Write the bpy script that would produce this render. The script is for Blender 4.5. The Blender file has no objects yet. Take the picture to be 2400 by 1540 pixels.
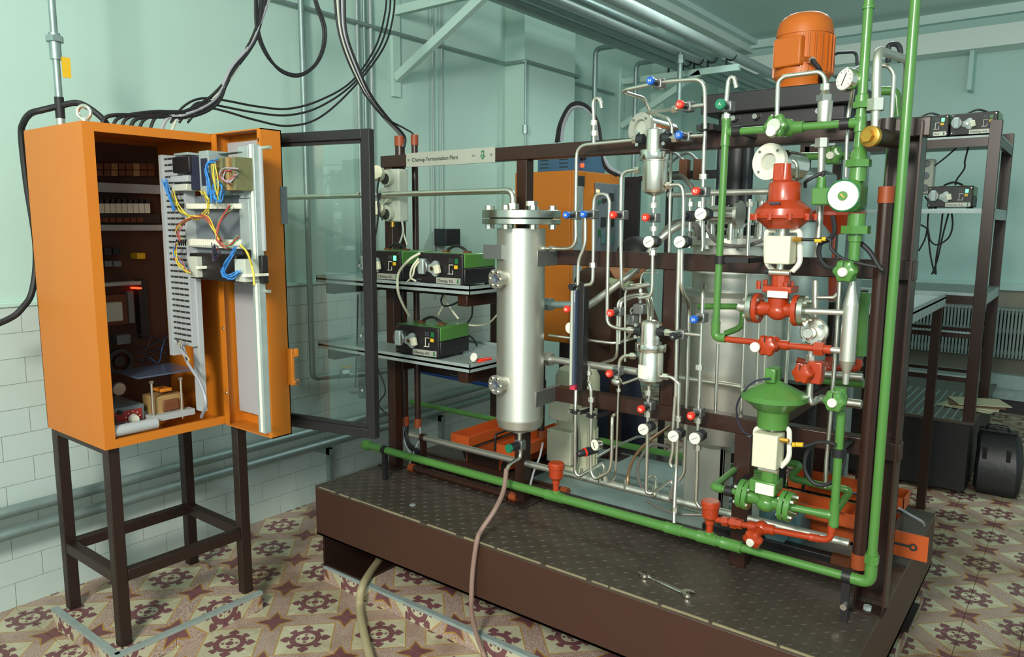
import bpy, bmesh, math, random
from mathutils import Vector, Matrix, Quaternion
random.seed(7)
V = Vector
scene = bpy.context.scene
COL = scene.collection
# ------------------------------------------------------------------ camera
FOC, YAW, PIT, ROL = 1742.0, 0.6564, 0.1402, 0.0063
CAM = V((0, 0, 1.6))
FWD = V((-math.sin(YAW) * math.cos(PIT), math.cos(YAW) * math.cos(PIT), -math.sin(PIT)))
_r0 = V((math.cos(YAW), math.sin(YAW), 0)); _u0 = _r0.cross(FWD)
RGT = _r0 * math.cos(ROL) + _u0 * math.sin(ROL); UPV = -_r0 * math.sin(ROL) + _u0 * math.cos(ROL)
cd = bpy.data.cameras.new('camera'); cam = bpy.data.objects.new('camera', cd); COL.objects.link(cam)
cd.sensor_width = 36; cd.sensor_fit = 'HORIZONTAL'; cd.lens = 36 * FOC / 2400; cd.clip_start = .05; cd.clip_end = 60
m = Matrix.Identity(4)
for i in range(3):
    m[i][0] = RGT[i]; m[i][1] = UPV[i]; m[i][2] = -FWD[i]; m[i][3] = CAM[i]
cam.matrix_world = m
scene.camera = cam
# ------------------------------------------------------------------ light
scene.view_settings.view_transform = 'Standard'; scene.view_settings.look = 'None'
scene.view_settings.gamma = 1; scene.view_settings.use_curve_mapping = False
scene.view_settings.exposure = 0.15
w = bpy.data.worlds.new('daylight'); scene.world = w; w.use_nodes = True
w.node_tree.nodes['Background'].inputs[0].default_value = (.52, .70, .68, 1)
w.node_tree.nodes['Background'].inputs[1].default_value = .80
def area(name, loc, to, sx, sy, power, col):
    d = bpy.data.lights.new(name, 'AREA'); d.shape = 'RECTANGLE'; d.size = sx; d.size_y = sy; d.energy = power; d.color = col
    o = bpy.data.objects.new(name, d); COL.objects.link(o); o.location = loc
    o.rotation_euler = (V(to) - V(loc)).to_track_quat('-Z', 'Y').to_euler(); return o
area('flood_lamp', (-.35, -1.5, 2.75), (-1.6, 2.6, 1.0), .7, .7, 150, (1, .97, .86))
area('ceiling_lamp_light', (-1.45, 4.75, 3.38), (-1.45, 4.75, 0), 1.3, .25, 32, (.86, 1, .97))
area('fill_light', (1.9, -2.6, 2.3), (-2.4, 3.0, 1.3), 1.6, 1.5, 60, (.80, 1, .98))  # added fill for soft light and metal highlights; no window is built there
# ------------------------------------------------------------------ pixel -> point on a known plane of the place
def S(x, y, Y=None, X=None, Z=None):
    d = FWD + RGT * ((x - 1200) / FOC) - UPV * ((y - 770) / FOC)
    if Y is not None: t = Y / d.y
    elif X is not None: t = X / d.x
    else: t = (Z - CAM.z) / d.z
    return CAM + d * t
def mpp(p): return (V(p) - CAM).dot(FWD) / FOC
CR = dict(A=(0, 240, .33763), B=(0, 640, .33763), C=(0, 1020, .3377), D=(660, 260, .31167), E=(660, 660, .31167), G=(1260, 160, .27273),
          H=(1260, 520, .27273), I=(1260, 860, .28571), J=(1640, 0, .25974), K=(1640, 280, .25974), L=(1640, 600, .25974), M=(1640, 960, .28571),
          N=(2080, 220, .32454), O=(2000, 640, .5848), Q=(0, 0, .5), R=(1100, 0, .54167), F=(0, 0, 1), T=(1540, 620, .4027), U=(1180, 340, .24675))
def c(k, x, y):
    a = CR[k]; return (a[0] + x * a[2], a[1] + y * a[2])
def SP(k, pts, Y=None, X=None, Z=None):
    """points read off the photograph, put on the plane Y=.. (or X, Z); a third value overrides Y for that point"""
    out = []
    for p in pts:
        x, y = c(k, p[0], p[1])
        out.append(S(x, y, Y=p[2] if len(p) > 2 else Y, X=X, Z=Z))
    return out
# ------------------------------------------------------------------ materials
MATS = {}
def lin(h):
    v = [int(h[i:i + 2], 16) / 255 for i in (0, 2, 4)]
    return tuple((x / 12.92 if x <= .04045 else ((x + .055) / 1.055) ** 2.4) for x in v) + (1,)
def mat(name, hexc, rough=.5, metal=0, var=.12, scale=14, bump=0, bscale=60, emit=0, trans=0, alpha=1, coat=0):
    if name in MATS: return MATS[name]
    mt = bpy.data.materials.new(name); mt.use_nodes = True; n = mt.node_tree.nodes; l = mt.node_tree.links
    b = n['Principled BSDF']; col = lin(hexc)
    b.inputs['Roughness'].default_value = rough; b.inputs['Metallic'].default_value = metal
    if coat: b.inputs['Coat Weight'].default_value = coat; b.inputs['Coat Roughness'].default_value = .15
    tc = n.new('ShaderNodeTexCoord'); nz = n.new('ShaderNodeTexNoise'); nz.inputs['Scale'].default_value = scale; nz.inputs['Detail'].default_value = 4
    l.new(tc.outputs['Object'], nz.inputs['Vector'])
    mx = n.new('ShaderNodeMix'); mx.data_type = 'RGBA'
    mx.inputs[6].default_value = tuple(x * (1 - var) for x in col[:3]) + (1,)
    mx.inputs[7].default_value = tuple(min(1, x * (1 + var)) for x in col[:3]) + (1,)
    l.new(nz.outputs['Fac'], mx.inputs[0]); l.new(mx.outputs[2], b.inputs['Base Color'])
    if bump:
        nb = n.new('ShaderNodeTexNoise'); nb.inputs['Scale'].default_value = bscale; nb.inputs['Detail'].default_value = 3
        l.new(tc.outputs['Object'], nb.inputs['Vector'])
        bp = n.new('ShaderNodeBump'); bp.inputs['Strength'].default_value = bump; bp.inputs['Distance'].default_value = .01
        l.new(nb.outputs['Fac'], bp.inputs['Height']); l.new(bp.outputs[0], b.inputs['Normal'])
    if emit:
        b.inputs['Emission Color'].default_value = col; b.inputs['Emission Strength'].default_value = emit
    if trans: b.inputs['Transmission Weight'].default_value = trans; b.inputs['IOR'].default_value = 1.45
    if alpha < 1: b.inputs['Alpha'].default_value = alpha
    MATS[name] = mt; return mt
mat('steel', 'eae6da', .32, 1, .05, 8); mat('satin', 'd4d2c8', .42, .9, .07, 5); mat('chrome', 'e6e2d8', .17, 1, .03)
mat('galv', '98aaa8', .5, .75, .22, 25); mat('greysteel', '8a8c8a', .45, .8, .1); mat('galvpale', 'a4b0ae', .5, .35, .2, 30)
mat('green', '4e803a', .3, 0, .08, 10, coat=.3); mat('red', 'a83612', .32, 0, .08, 10, coat=.3); mat('dkgreen', '1f6a3c', .35)
mat('brown', '321b13', .34, 0, .12, 9); mat('dbrown', '26150f', .45, 0, .15, 9); mat('black', '1d1a1c', .45, 0, .15); mat('rubber', '1b1a1e', .6)
mat('orange', 'c47018', .5, 0, .05, 6, bump=.05, bscale=400); mat('orangecap', '94421c', .5, 0, .1); mat('motororange', 'c4641a', .42, 0, .12, 7)
mat('cream', 'd8d4ba', .5, 0, .05); mat('white', 'e8e4d4', .5, 0, .04); mat('paleplastic', 'b8bcae', .5, 0, .08); mat('motorcream', 'c8c8ac', .5, 0, .08)
mat('blueknob', '1c5ec0', .35); mat('redknob', 'e03420', .35); mat('blackknob', '222226', .35); mat('greenknob', '1f7a58', .35)
mat('brass', 'c89a44', .35, .8, .1); mat('navy', '26283c', .5); mat('yellow', 'e0b020', .5); mat('bluepipe', '1c4ea0', .4); mat('greybox', '6a7278', .5)
mat('ink', '2a2c2a', .6); mat('plate', 'b4b4a8', .45, .3, .04); mat('darkmetal', '35383c', .45, .5, .1); mat('teal', '56787a', .5)
mat('toolorange', 'bc5220', .42, 0, .1); mat('wood', '9a7a4c', .6, 0, .2); mat('paper', 'cfc6a6', .8, 0, .15, 20); mat('clear', 'dfeae4', .08, 0, 0, trans=.9)
mat('wire_blue', '3a86d0', .5); mat('wire_yellow', 'd8c040', .5); mat('wire_red', 'b04848', .5); mat('wire_green', '7aa878', .5); mat('wire_grey', '9c9ca4', .5)
mat('lamp_green', '50ff80', .4, emit=3); mat('lamp_red', 'ff4020', .4, emit=3); mat('lamp_amber', 'ffb860', .4, emit=4); mat('glassdark', '4a5468', .1, 0, .1)
mat('bakelite', '6a3a20', .5, 0, .1); mat('hosebeige', 'a89a78', .55, 0, .15, 30); mat('hosepink', '8f7268', .5, 0, .12, 20); mat('ductgrey', 'a6aaac', .55, 0, .04)
mat('labelred', 'c03048', .5); mat('hosegrey', '6c6862', .5, .2, .2, 60); mat('copperhose', '8a6a4a', .4, .4, .15, 80)
# ------------------------------------------------------------------ mesh builder
class MB:
    def __init__(s): s.v = []; s.f = []
    def add(s, vs, fs):
        o = len(s.v); s.v += [V(p) for p in vs]; s.f += [tuple(i + o for i in q) for q in fs]; return s
    def box(s, a, b):
        a, b = V(a), V(b)
        return s.add([(x, y, z) for z in (a.z, b.z) for y in (a.y, b.y) for x in (a.x, b.x)],
                     [(0, 2, 3, 1), (4, 5, 7, 6), (0, 1, 5, 4), (2, 6, 7, 3), (0, 4, 6, 2), (1, 3, 7, 5)])
    def obox(s, ctr, sx, sy, sz, ex=(1, 0, 0), ey=(0, 1, 0), ez=(0, 0, 1)):
        ctr, ex, ey, ez = V(ctr), V(ex).normalized(), V(ey).normalized(), V(ez).normalized()
        vs = [ctr + ex * (x * sx / 2) + ey * (y * sy / 2) + ez * (z * sz / 2) for z in (-1, 1) for y in (-1, 1) for x in (-1, 1)]
        return s.add(vs, [(0, 2, 3, 1), (4, 5, 7, 6), (0, 1, 5, 4), (2, 6, 7, 3), (0, 4, 6, 2), (1, 3, 7, 5)])
    def beam(s, p, q, wd, h, up=(0, 0, 1)):
        p, q = V(p), V(q); d = (q - p); L = d.length; d.normalize()
        sd = d.cross(V(up)); 
        if sd.length < 1e-4: sd = d.cross(V((0, 1, 0)))
        sd.normalize(); u = sd.cross(d)
        return s.obox((p + q) / 2, L, wd, h, d, sd, u)
    def lathe(s, o, ax, prof, seg=24, start=0, caps=True, rfun=None):
        o, ax = V(o), V(ax).normalized()
        a = ax.cross(V((0, 0, 1)) if abs(ax.z) < .9 else V((1, 0, 0))).normalized(); b = ax.cross(a)
        vs = []
        for (t, r) in prof:
            for k in range(seg):
                th = 2 * math.pi * (k + start) / seg; rr = r * (rfun(th) if rfun else 1)
                vs.append(o + ax * t + (a * math.cos(th) + b * math.sin(th)) * rr)
        fs = []
        for i in range(len(prof) - 1):
            for k in range(seg):
                k2 = (k + 1) % seg; fs.append((i * seg + k, i * seg + k2, (i + 1) * seg + k2, (i + 1) * seg + k))
        if caps:
            fs.append(tuple(range(seg))[::-1]); n0 = (len(prof) - 1) * seg; fs.append(tuple(range(n0, n0 + seg)))
        return s.add(vs, fs)
    def cyl(s, p, q, r, r2=None, seg=16, start=0):
        p, q = V(p), V(q); d = q - p
        return s.lathe(p, d, [(0, r), (d.length, r if r2 is None else r2)], seg, start)
    def hexn(s, p, q, r): return s.cyl(p, q, r, seg=6)
    def ring(s, o, ax, R, ri, h, seg=32):
        return s.lathe(o, ax, [(0, ri), (0, R), (h, R), (h, ri), (0, ri)], seg, caps=False)
    def torus(s, o, ax, R, r, seg=24, rs=8, a0=0, a1=2 * math.pi):
        o, ax = V(o), V(ax).normalized()
        a = ax.cross(V((0, 0, 1)) if abs(ax.z) < .9 else V((1, 0, 0))).normalized(); b = ax.cross(a)
        return s.tube([o + (a * math.cos(a0 + (a1 - a0) * k / seg) + b * math.sin(a0 + (a1 - a0) * k / seg)) * R for k in range(seg + 1)], r, rs)
    def sph(s, o, r, seg=14, rings=8, sc=(1, 1, 1)):
        o = V(o); vs = []; fs = []
        for i in range(rings + 1):
            ph = math.pi * i / rings
            for k in range(seg):
                th = 2 * math.pi * k / seg
                vs.append(o + V((r * sc[0] * math.sin(ph) * math.cos(th), r * sc[1] * math.sin(ph) * math.sin(th), r * sc[2] * math.cos(ph))))
        for i in range(rings):
            for k in range(seg):
                k2 = (k + 1) % seg; fs.append((i * seg + k, (i + 1) * seg + k, (i + 1) * seg + k2, i * seg + k2))
        return s.add(vs, fs)
    def tube(s, pts, r, seg=10, fil=0, n=5):
        pts = [V(p) for p in pts]
        if fil and len(pts) > 2:
            out = [pts[0]]
            for i in range(1, len(pts) - 1):
                p0, p, p1 = pts[i - 1], pts[i], pts[i + 1]
                d0, d1 = p0 - p, p1 - p
                R = min(fil, d0.length * .48, d1.length * .48)
                if d0.length < 1e-6 or d1.length < 1e-6 or d0.angle(d1) > 3.05: out.append(p); continue
                A, B2 = p + d0.normalized() * R, p + d1.normalized() * R
                for k in range(n + 1):
                    t = k / n; out.append(A * (1 - t) ** 2 + p * (2 * t * (1 - t)) + B2 * t ** 2)
            out.append(pts[-1]); pts = out
        q = [pts[0]]
        for p in pts[1:]:
            if (p - q[-1]).length > 1e-5: q.append(p)
        pts = q; N = len(pts)
        tg = [((pts[min(i + 1, N - 1)] - pts[max(i - 1, 0)]).normalized()) for i in range(N)]
        nrm = tg[0].orthogonal().normalized(); vs = []
        for i in range(N):
            if i:
                ax = tg[i - 1].cross(tg[i])
                if ax.length > 1e-7: nrm = Quaternion(ax.normalized(), tg[i - 1].angle(tg[i])) @ nrm
            b = tg[i].cross(nrm).normalized(); a = b.cross(tg[i]).normalized()
            for k in range(seg):
                th = 2 * math.pi * k / seg; vs.append(pts[i] + (a * math.cos(th) + b * math.sin(th)) * r)
        fs = [(i * seg + k, i * seg + (k + 1) % seg, (i + 1) * seg + (k + 1) % seg, (i + 1) * seg + k) for i in range(N - 1) for k in range(seg)]
        fs += [tuple(range(seg))[::-1], tuple(range((N - 1) * seg, N * seg))]
        return s.add(vs, fs)
    def cable(s, pts, r, seg=7, n=7):
        pts = [V(p) for p in pts]; out = []
        P = [pts[0] * 2 - pts[1]] + pts + [pts[-1] * 2 - pts[-2]]
        for i in range(1, len(P) - 2):
            for k in range(n):
                t = k / n; a, b, cc, d = P[i - 1], P[i], P[i + 1], P[i + 2]
                out.append(.5 * ((2 * b) + (cc - a) * t + (2 * a - 5 * b + 4 * cc - d) * t * t + (3 * b - a - 3 * cc + d) * t ** 3))
        out.append(pts[-1]); return s.tube(out, r, seg)
    def poly(s, pts, d):
        """flat outline extruded by vector d"""
        n = len(pts); d = V(d); vs = [V(p) for p in pts] + [V(p) + d for p in pts]
        return s.add(vs, [tuple(range(n))[::-1], tuple(range(n, 2 * n))] + [(i, (i + 1) % n, n + (i + 1) % n, n + i) for i in range(n)])
    def build(s, name, mt, parent=None, label=None, cat=None, group=None, kind=None, bevel=0, ang=35):
        me = bpy.data.meshes.new(name)
        xs = [p.x for p in s.v]; ys = [p.y for p in s.v]; zs = [p.z for p in s.v]
        o0 = V(((min(xs) + max(xs)) / 2, (min(ys) + max(ys)) / 2, min(zs)))
        me.from_pydata([p - o0 for p in s.v], [], s.f); me.validate(); me.update()
        bm = bmesh.new(); bm.from_mesh(me); bmesh.ops.recalc_face_normals(bm, faces=bm.faces); bm.to_mesh(me); bm.free()
        for p in me.polygons: p.use_smooth = True
        me.set_sharp_from_angle(angle=math.radians(ang))
        me.materials.append(MATS[mt] if isinstance(mt, str) else mt)
        o = bpy.data.objects.new(name, me); COL.objects.link(o)
        o['_w'] = list(o0)
        if parent is not None:
            o.parent = parent; o.location = o0 - V(parent['_w'])
        else: o.location = o0
        if bevel:
            b = o.modifiers.new('bevel', 'BEVEL'); b.width = bevel; b.segments = 2; b.limit_method = 'ANGLE'; b.angle_limit = math.radians(40)
        tag(o, label, cat, group, kind); return o
def tag(o, label=None, cat=None, group=None, kind=None):
    for k, v in (('label', label), ('category', cat), ('group', group), ('kind', kind)):
        if v: o[k] = v
    return o
def thing(name, loc, label, cat, group=None):
    o = bpy.data.objects.new(name, None); COL.objects.link(o); o.location = V(loc); o['_w'] = list(V(loc)); o.empty_display_size = .05
    return tag(o, label, cat, group)
def dup(root, loc, label=None, rotz=0):
    def cp(o, par):
        k = o.copy(); COL.objects.link(k); k.parent = par
        for ch in list(o.children): cp(ch, k)
        return k
    k = cp(root, None); k.location = V(loc); k.rotation_euler = (0, 0, rotz); k['_w'] = list(V(loc))
    if label: k['label'] = label
    return k
def text(body, size, org, parent, mt='ink', ex=(1, 0, 0), ey=(0, 0, 1), name='lettering', depth=.0004, align='LEFT'):
    """lettering as a thin raised mesh; ex = reading direction, ey = up"""
    cu = bpy.data.curves.new('t', 'FONT'); cu.body = body; cu.size = size; cu.extrude = depth; cu.align_x = align
    o = bpy.data.objects.new('t', cu); COL.objects.link(o)
    me = bpy.data.meshes.new_from_object(o.evaluated_get(bpy.context.evaluated_depsgraph_get())); bpy.data.objects.remove(o); bpy.data.curves.remove(cu)
    ex, ey = V(ex).normalized(), V(ey).normalized(); ez = ex.cross(ey)
    for v in me.vertices: v.co = ex * v.co.x + ey * v.co.y + ez * v.co.z
    me.materials.clear(); me.materials.append(MATS[mt])
    k = bpy.data.objects.new(name, me); COL.objects.link(k); k.parent = parent; k['_w'] = list(V(org)); k.location = V(org) - V(parent['_w']); return k
def pipe(name, pts, r, mt, label, cat='pipe', fil=.03, seg=12, group=None, parent=None):
    return MB().tube(pts, r, seg, fil).build(name, mt, parent, label, cat, group)
def xnode(mt): return mt.node_tree.nodes, mt.node_tree.links
# ------------------------------------------------------------------ procedural tile pattern (cement floor tiles, 20 cm)
def tile_material(name, dirt):
    mt = bpy.data.materials.new(name); mt.use_nodes = True; n, l = xnode(mt); b = n['Principled BSDF']
    b.inputs['Roughness'].default_value = .42
    def mth(op, a, b2=None, c2=None, clamp=False):
        k = n.new('ShaderNodeMath'); k.operation = op; k.use_clamp = clamp
        for i, v in enumerate((a, b2, c2)):
            if v is None: continue
            if isinstance(v, (int, float)): k.inputs[i].default_value = v
            else: l.new(v, k.inputs[i])
        return k.outputs[0]
    def mixc(fac, A, B):
        k = n.new('ShaderNodeMix'); k.data_type = 'RGBA'; l.new(fac, k.inputs[0])
        for i, v in ((6, A), (7, B)):
            if isinstance(v, str): k.inputs[i].default_value = lin(v)
            else: l.new(v, k.inputs[i])
        return k.outputs[2]
    uv = n.new('ShaderNodeUVMap'); sp = n.new('ShaderNodeSeparateXYZ'); l.new(uv.outputs[0], sp.inputs[0])
    x, y = sp.outputs[0], sp.outputs[1]
    sg = mth('SIGN', mth('ADD', x, y))
    rx = mth('SUBTRACT', mth('MULTIPLY', x, sg), .1); ry = mth('SUBTRACT', mth('MULTIPLY', y, sg), .1)
    a = mth('ABSOLUTE', mth('MULTIPLY', mth('ADD', rx, ry), .7071)); bb = mth('ABSOLUTE', mth('MULTIPLY', mth('SUBTRACT', rx, ry), .7071))
    mxv = mth('MAXIMUM', a, bb); mnv = mth('MINIMUM', a, bb)
    r = mth('SQRT', mth('ADD', mth('MULTIPLY', a, a), mth('MULTIPLY', bb, bb)))
    geo = n.new('ShaderNodeNewGeometry'); pos = geo.outputs['Position']
    sc = n.new('ShaderNodeVectorMath'); sc.operation = 'SCALE'; sc.inputs[3].default_value = 1; l.new(pos, sc.inputs[0])
    nz = n.new('ShaderNodeTexNoise'); nz.inputs['Scale'].default_value = 260; nz.inputs['Detail'].default_value = 2; l.new(sc.outputs[0], nz.inputs['Vector'])
    mott = mth('GREATER_THAN', nz.outputs['Fac'], .50)
    band = mth('GREATER_THAN', mxv, .105); edge = mth('GREATER_THAN', mxv, .100)
    bandcol = mixc(mott, '967672', 'bcaa98')
    # star at the far corner of the cell
    e1 = mth('SUBTRACT', .1414, mxv); e2 = mth('SUBTRACT', .1414, mnv)
    star = mth('LESS_THAN', mth('ADD', mth('MULTIPLY', e1, 2.4), e2), .070); staredge = mth('LESS_THAN', mth('ADD', mth('MULTIPLY', e1, 2.0), e2), .080)
    # flake
    r = mth('MULTIPLY', r, .88); mxv = mth('MULTIPLY', mxv, .88); mnv = mth('MULTIPLY', mnv, .88)
    arm = mth('LESS_THAN', mnv, mth('ADD', .009, mth('MULTIPLY', mth('GREATER_THAN', r, .058), .008)))
    arm = mth('MULTIPLY', arm, mth('LESS_THAN', mth('ADD', mxv, mth('MULTIPLY', mnv, 1.0)), .086))
    dg = mth('SUBTRACT', mxv, mnv)
    darm = mth('MULTIPLY', mth('LESS_THAN', dg, mth('ADD', .014, mth('MULTIPLY', mth('GREATER_THAN', r, .060), .005))), mth('LESS_THAN', r, .072))
    core = mth('LESS_THAN', r, .053)
    fl = mth('MAXIMUM', mth('MAXIMUM', arm, darm), core)
    ringw = mth('MULTIPLY', mth('LESS_THAN', r, .033), mth('GREATER_THAN', r, .013))
    dots = mth('MULTIPLY', mth('LESS_THAN', mth('ABSOLUTE', mth('SUBTRACT', r, .023)), .005), mth('LESS_THAN', mnv, .005))
    ringw = mth('MULTIPLY', ringw, mth('SUBTRACT', 1, dots))
    n2 = n.new('ShaderNodeTexNoise'); n2.inputs['Scale'].default_value = 5; n2.inputs['Detail'].default_value = 5; l.new(sc.outputs[0], n2.inputs['Vector'])
    ground = mixc(n2.outputs['Fac'], '9c967c', 'd6d0b4')
    purple = mixc(n2.outputs['Fac'], '62393e', '855a5e')
    col = mixc(fl, ground, purple); col = mixc(ringw, col, ground)
    col = mixc(edge, col, 'b08a4c'); col = mixc(band, col, bandcol); col = mixc(staredge, col, 'a8803c'); col = mixc(star, col, purple)
    # rusty stains and grime
    n3 = n.new('ShaderNodeTexNoise'); n3.inputs['Scale'].default_value = 2.3; n3.inputs['Detail'].default_value = 6; n3.inputs['Roughness'].default_value = .65; l.new(sc.outputs[0], n3.inputs['Vector'])
    cr = n.new('ShaderNodeValToRGB'); cr.color_ramp.elements[0].position = .45; cr.color_ramp.elements[1].position = .66; l.new(n3.outputs['Fac'], cr.inputs[0])
    st = mth('MULTIPLY', cr.outputs[0], dirt)
    k = n.new('ShaderNodeMix'); k.data_type = 'RGBA'; k.blend_type = 'MULTIPLY'; l.new(st, k.inputs[0]); l.new(col, k.inputs[6]); k.inputs[7].default_value = lin('a07a44')
    l.new(k.outputs[2], b.inputs['Base Color']); MATS[name] = mt; return mt
tile_material('floor_tile_mat', .75); tile_material('plinth_tile_mat', .12)
def tile_mesh(name, pts_uv_boxes, mt, h=.012):
    """boxes (cx, cy, hx, hy, flip, zt) -> mesh with tile-local UVs"""
    vs = []; fs = []; uvs = []
    for (cx, cy, hx, hy, flip, zt, u0, v0) in pts_uv_boxes:
        o = len(vs); e = .0015
        tp = [(-hx + e, -hy + e), (hx - e, -hy + e), (hx - e, hy - e), (-hx + e, hy - e)]; bt = [(-hx, -hy), (hx, -hy), (hx, hy), (-hx, hy)]
        vs += [(cx + p[0], cy + p[1], zt) for p in tp] + [(cx + p[0], cy + p[1], zt - .002) for p in bt] + [(cx + p[0], cy + p[1], zt - h) for p in bt]
        fl = [(0, 1, 2, 3)] + [(4 + i, 4 + (i + 1) % 4, (i + 1) % 4, i) for i in range(4)] + [(8 + i, 8 + (i + 1) % 4, 4 + (i + 1) % 4, 4 + i) for i in range(4)]
        for q in fl:
            fs.append(tuple(o + i for i in q))
            for i in q:
                p = (tp + bt + bt)[i]; u, v = p[0] + u0, p[1] + v0
                if flip: u = -u
                uvs.append((u, v))
    me = bpy.data.meshes.new(name); me.from_pydata(vs, [], fs)
    uvl = me.uv_layers.new(name='UVMap')
    for i, q in enumerate(uvs): uvl.data[i].uv = q
    me.materials.append(MATS[mt]); me.update(); return me
def link(name, me, parent=None, loc=(0, 0, 0), **k):
    o = bpy.data.objects.new(name, me); COL.objects.link(o); o['_w'] = list(V(loc))
    if parent is not None: o.parent = parent; o.location = V(loc) - V(parent['_w'])
    else: o.location = V(loc)
    return tag(o, **k)
mat('grout', '6a5a4a', .8, 0, .2, 20)
mat('wallpaint', 'b6d2c8', .55, 0, .04, 2.5, bump=.12, bscale=7); mat('walltile', 'bcc9c4', .38, 0, .05, 6, bump=.05, bscale=30); mat('walljoint', 'b0aea2', .8, 0, .15, 9)
mat('farpaint', 'b4d2cc', .6, 0, .05, 2); mat('ceilpaint', 'd2e6e2', .7, 0, .04, 2); mat('beampaint', 'dfeae4', .6, 0, .03, 2); mat('dadotan', '8a8474', .6, 0, .08, 3)
LW = -3.43; FARY = 8.2; CEZ = 3.55
# floor: bed + every tile near enough to pick out
floor = MB().box((LW - .2, -1.5, -.08), (3.2, FARY + .2, -.006)).build('floor', 'grout', kind='structure', label='cement tile floor with purple snowflake pattern, stained near the skid')
fx, fy = -2.27, 1.645
tA = tile_mesh('tile', [(0, 0, .0992, .0992, False, 0, 0, 0)], 'floor_tile_mat'); tB = tile_mesh('tile_turned', [(0, 0, .0992, .0992, True, 0, 0, 0)], 'floor_tile_mat')
PL1 = (-3.13, -2.597, 1.085, 1.675); PL2 = (-2.585, -.43, 1.99, 3.45)
cand = []
for i in range(-7, 26):
    for j in range(-8, 34):
        x, y = fx + .2 * i + .1, fy + .2 * j + .1
        if x < LW + .02 or x > 2.6 or y > FARY or y < -1: continue
        if any(a + .06 < x < b2 - .06 and c2 + .06 < y < d - .06 for (a, b2, c2, d) in (PL1, PL2)): continue
        dv = V((x, y, 0)) - CAM; dp = dv.dot(FWD); vis = False
        if dp > .5:
            u, v = 1200 + FOC * dv.dot(RGT) / dp, 770 - FOC * dv.dot(UPV) / dp
            vis = -90 < u < 2490 and v < 1630 and not (900 < u < 2040) and not (y > 2.0 and x < -.5 and u > 760)
        cand.append((0 if vis else 1, dp, x, y, (i + j) % 2))
cand.sort()
near = [q for q in cand if q[0] == 0][:290]; rest = [q for q in cand if q not in near]
for (_, _, x, y, f2) in near: link('tile', tB if f2 else tA, floor, (x, y, 0))
link('tile_field', tile_mesh('tile_field', [(x, y, .0992, .0992, bool(f2), 0, 0, 0) for (_, _, x, y, f2) in rest], 'floor_tile_mat'), floor, (0, 0, 0), kind='stuff')
# tiled plinths
def plinth(name, R, zt, ox, oy, label, edge):
    x0, x1, y0, y1 = R
    p = MB().box((x0, y0, -.01), (x1, y1, zt - .012)).build(name, 'grout', kind='structure', label=label)
    i0 = math.floor((x0 - ox) / .2 - 1e-6); j0 = math.floor((y0 - oy) / .2 - 1e-6)
    cache = {}
    for i in range(i0, i0 + 30):
        for j in range(j0, j0 + 30):
            a, b2 = max(x0, ox + .2 * i), min(x1, ox + .2 * i + .2); c2, d = max(y0, oy + .2 * j), min(y1, oy + .2 * j + .2)
            if b2 - a < .012 or d - c2 < .012: continue
            if y0 > 1.9 and j - j0 > 2 : continue
            cx, cy = (a + b2) / 2, (c2 + d) / 2; u0, v0 = cx - (ox + .2 * i + .1), cy - (oy + .2 * j + .1)
            key = (round(b2 - a, 3), round(d - c2, 3), round(u0, 3), round(v0, 3), (i + j) % 2)
            if key not in cache: cache[key] = tile_mesh('plinth_tile', [(0, 0, (b2 - a) / 2 - .0008, (d - c2) / 2 - .0008, bool((i + j) % 2), 0, u0, v0)], 'plinth_tile_mat')
            link('tile', cache[key], p, (cx, cy, zt))
    # upright facing tiles
    def facing(px0, px1, org, along):
        k = math.floor((px0 - org) / .2 - 1e-6)
        while org + .2 * k < px1:
            a, b2 = max(px0, org + .2 * k), min(px1, org + .2 * k + .2)
            if b2 - a > .015:
                hx = (b2 - a) / 2 - .0008; u0 = (a + b2) / 2 - (org + .2 * k + .1)
                me = tile_mesh('facing_tile', [(0, 0, hx, zt / 2 - .004, bool(k % 2), .006, u0, .06)], 'plinth_tile_mat')
                o = link('facing_tile', me, p)
                if along == 'x': o.rotation_euler = (math.pi / 2, 0, 0); o.location = V(((a + b2) / 2, y0, zt / 2 - .004)) - V(p['_w'])
                else: o.rotation_euler = (math.pi / 2, 0, math.pi / 2); o.location = V((x1, (a + b2) / 2, zt / 2 - .004)) - V(p['_w'])
            k += 1
    facing(x0, x1, ox, 'x'); facing(y0, y1, oy, 'y')
    s = MB()
    if edge in 'xb': s.box((x0, y0 - .008, zt - .010), (x1, y0 + .016, zt + .003))
    if edge in 'yb': s.box((x1 - .016, y0, zt - .010), (x1 + .008, y1, zt + .003))
    s.build('edge_strip', 'galvpale', p)
    return p
plinth('floor_plinth', PL1, .075, -2.808, 1.302, 'low tiled floor plinth under the cabinet stand', 'b')
plinth('floor_plinth', PL2, .074, -2.2, 2.19, 'low tiled floor plinth under the brown skid', 'x')
# left wall: painted plaster above, painted blocks below, pilaster
wall = MB().box((LW - .2, -1.5, -.05), (LW, FARY + .2, CEZ)).build('wall_left', 'wallpaint', kind='structure', label='pale green painted wall behind the orange cabinet')
dj = MB().box((LW, -.6, 0), (LW + .012, 4.35, 1.262)).build('dado_bed', 'walljoint', wall)
BW, BH = .215, .1045; meshes = {}
def blockmesh(wd, h):
    k = (round(wd, 3), round(h, 3))
    if k not in meshes:
        o = MB().box((0, -wd / 2 + .0011, -h / 2 + .0011), (.0075, wd / 2 - .0011, h / 2 - .0011)).build('t', 'walltile')
        meshes[k] = o.data; bpy.data.objects.remove(o)
    return meshes[k]
nb = 0
for row in range(12):
    y = .62 + (BW / 2 if row % 2 else 0)
    while y < 4.3:
        y2 = min(y + BW, 4.345)
        if y2 - y > .02: link('wall_block', blockmesh(y2 - y, BH), wall, (LW + .012, (y + y2) / 2, row * BH)); nb += 1
        y += BW
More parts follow.
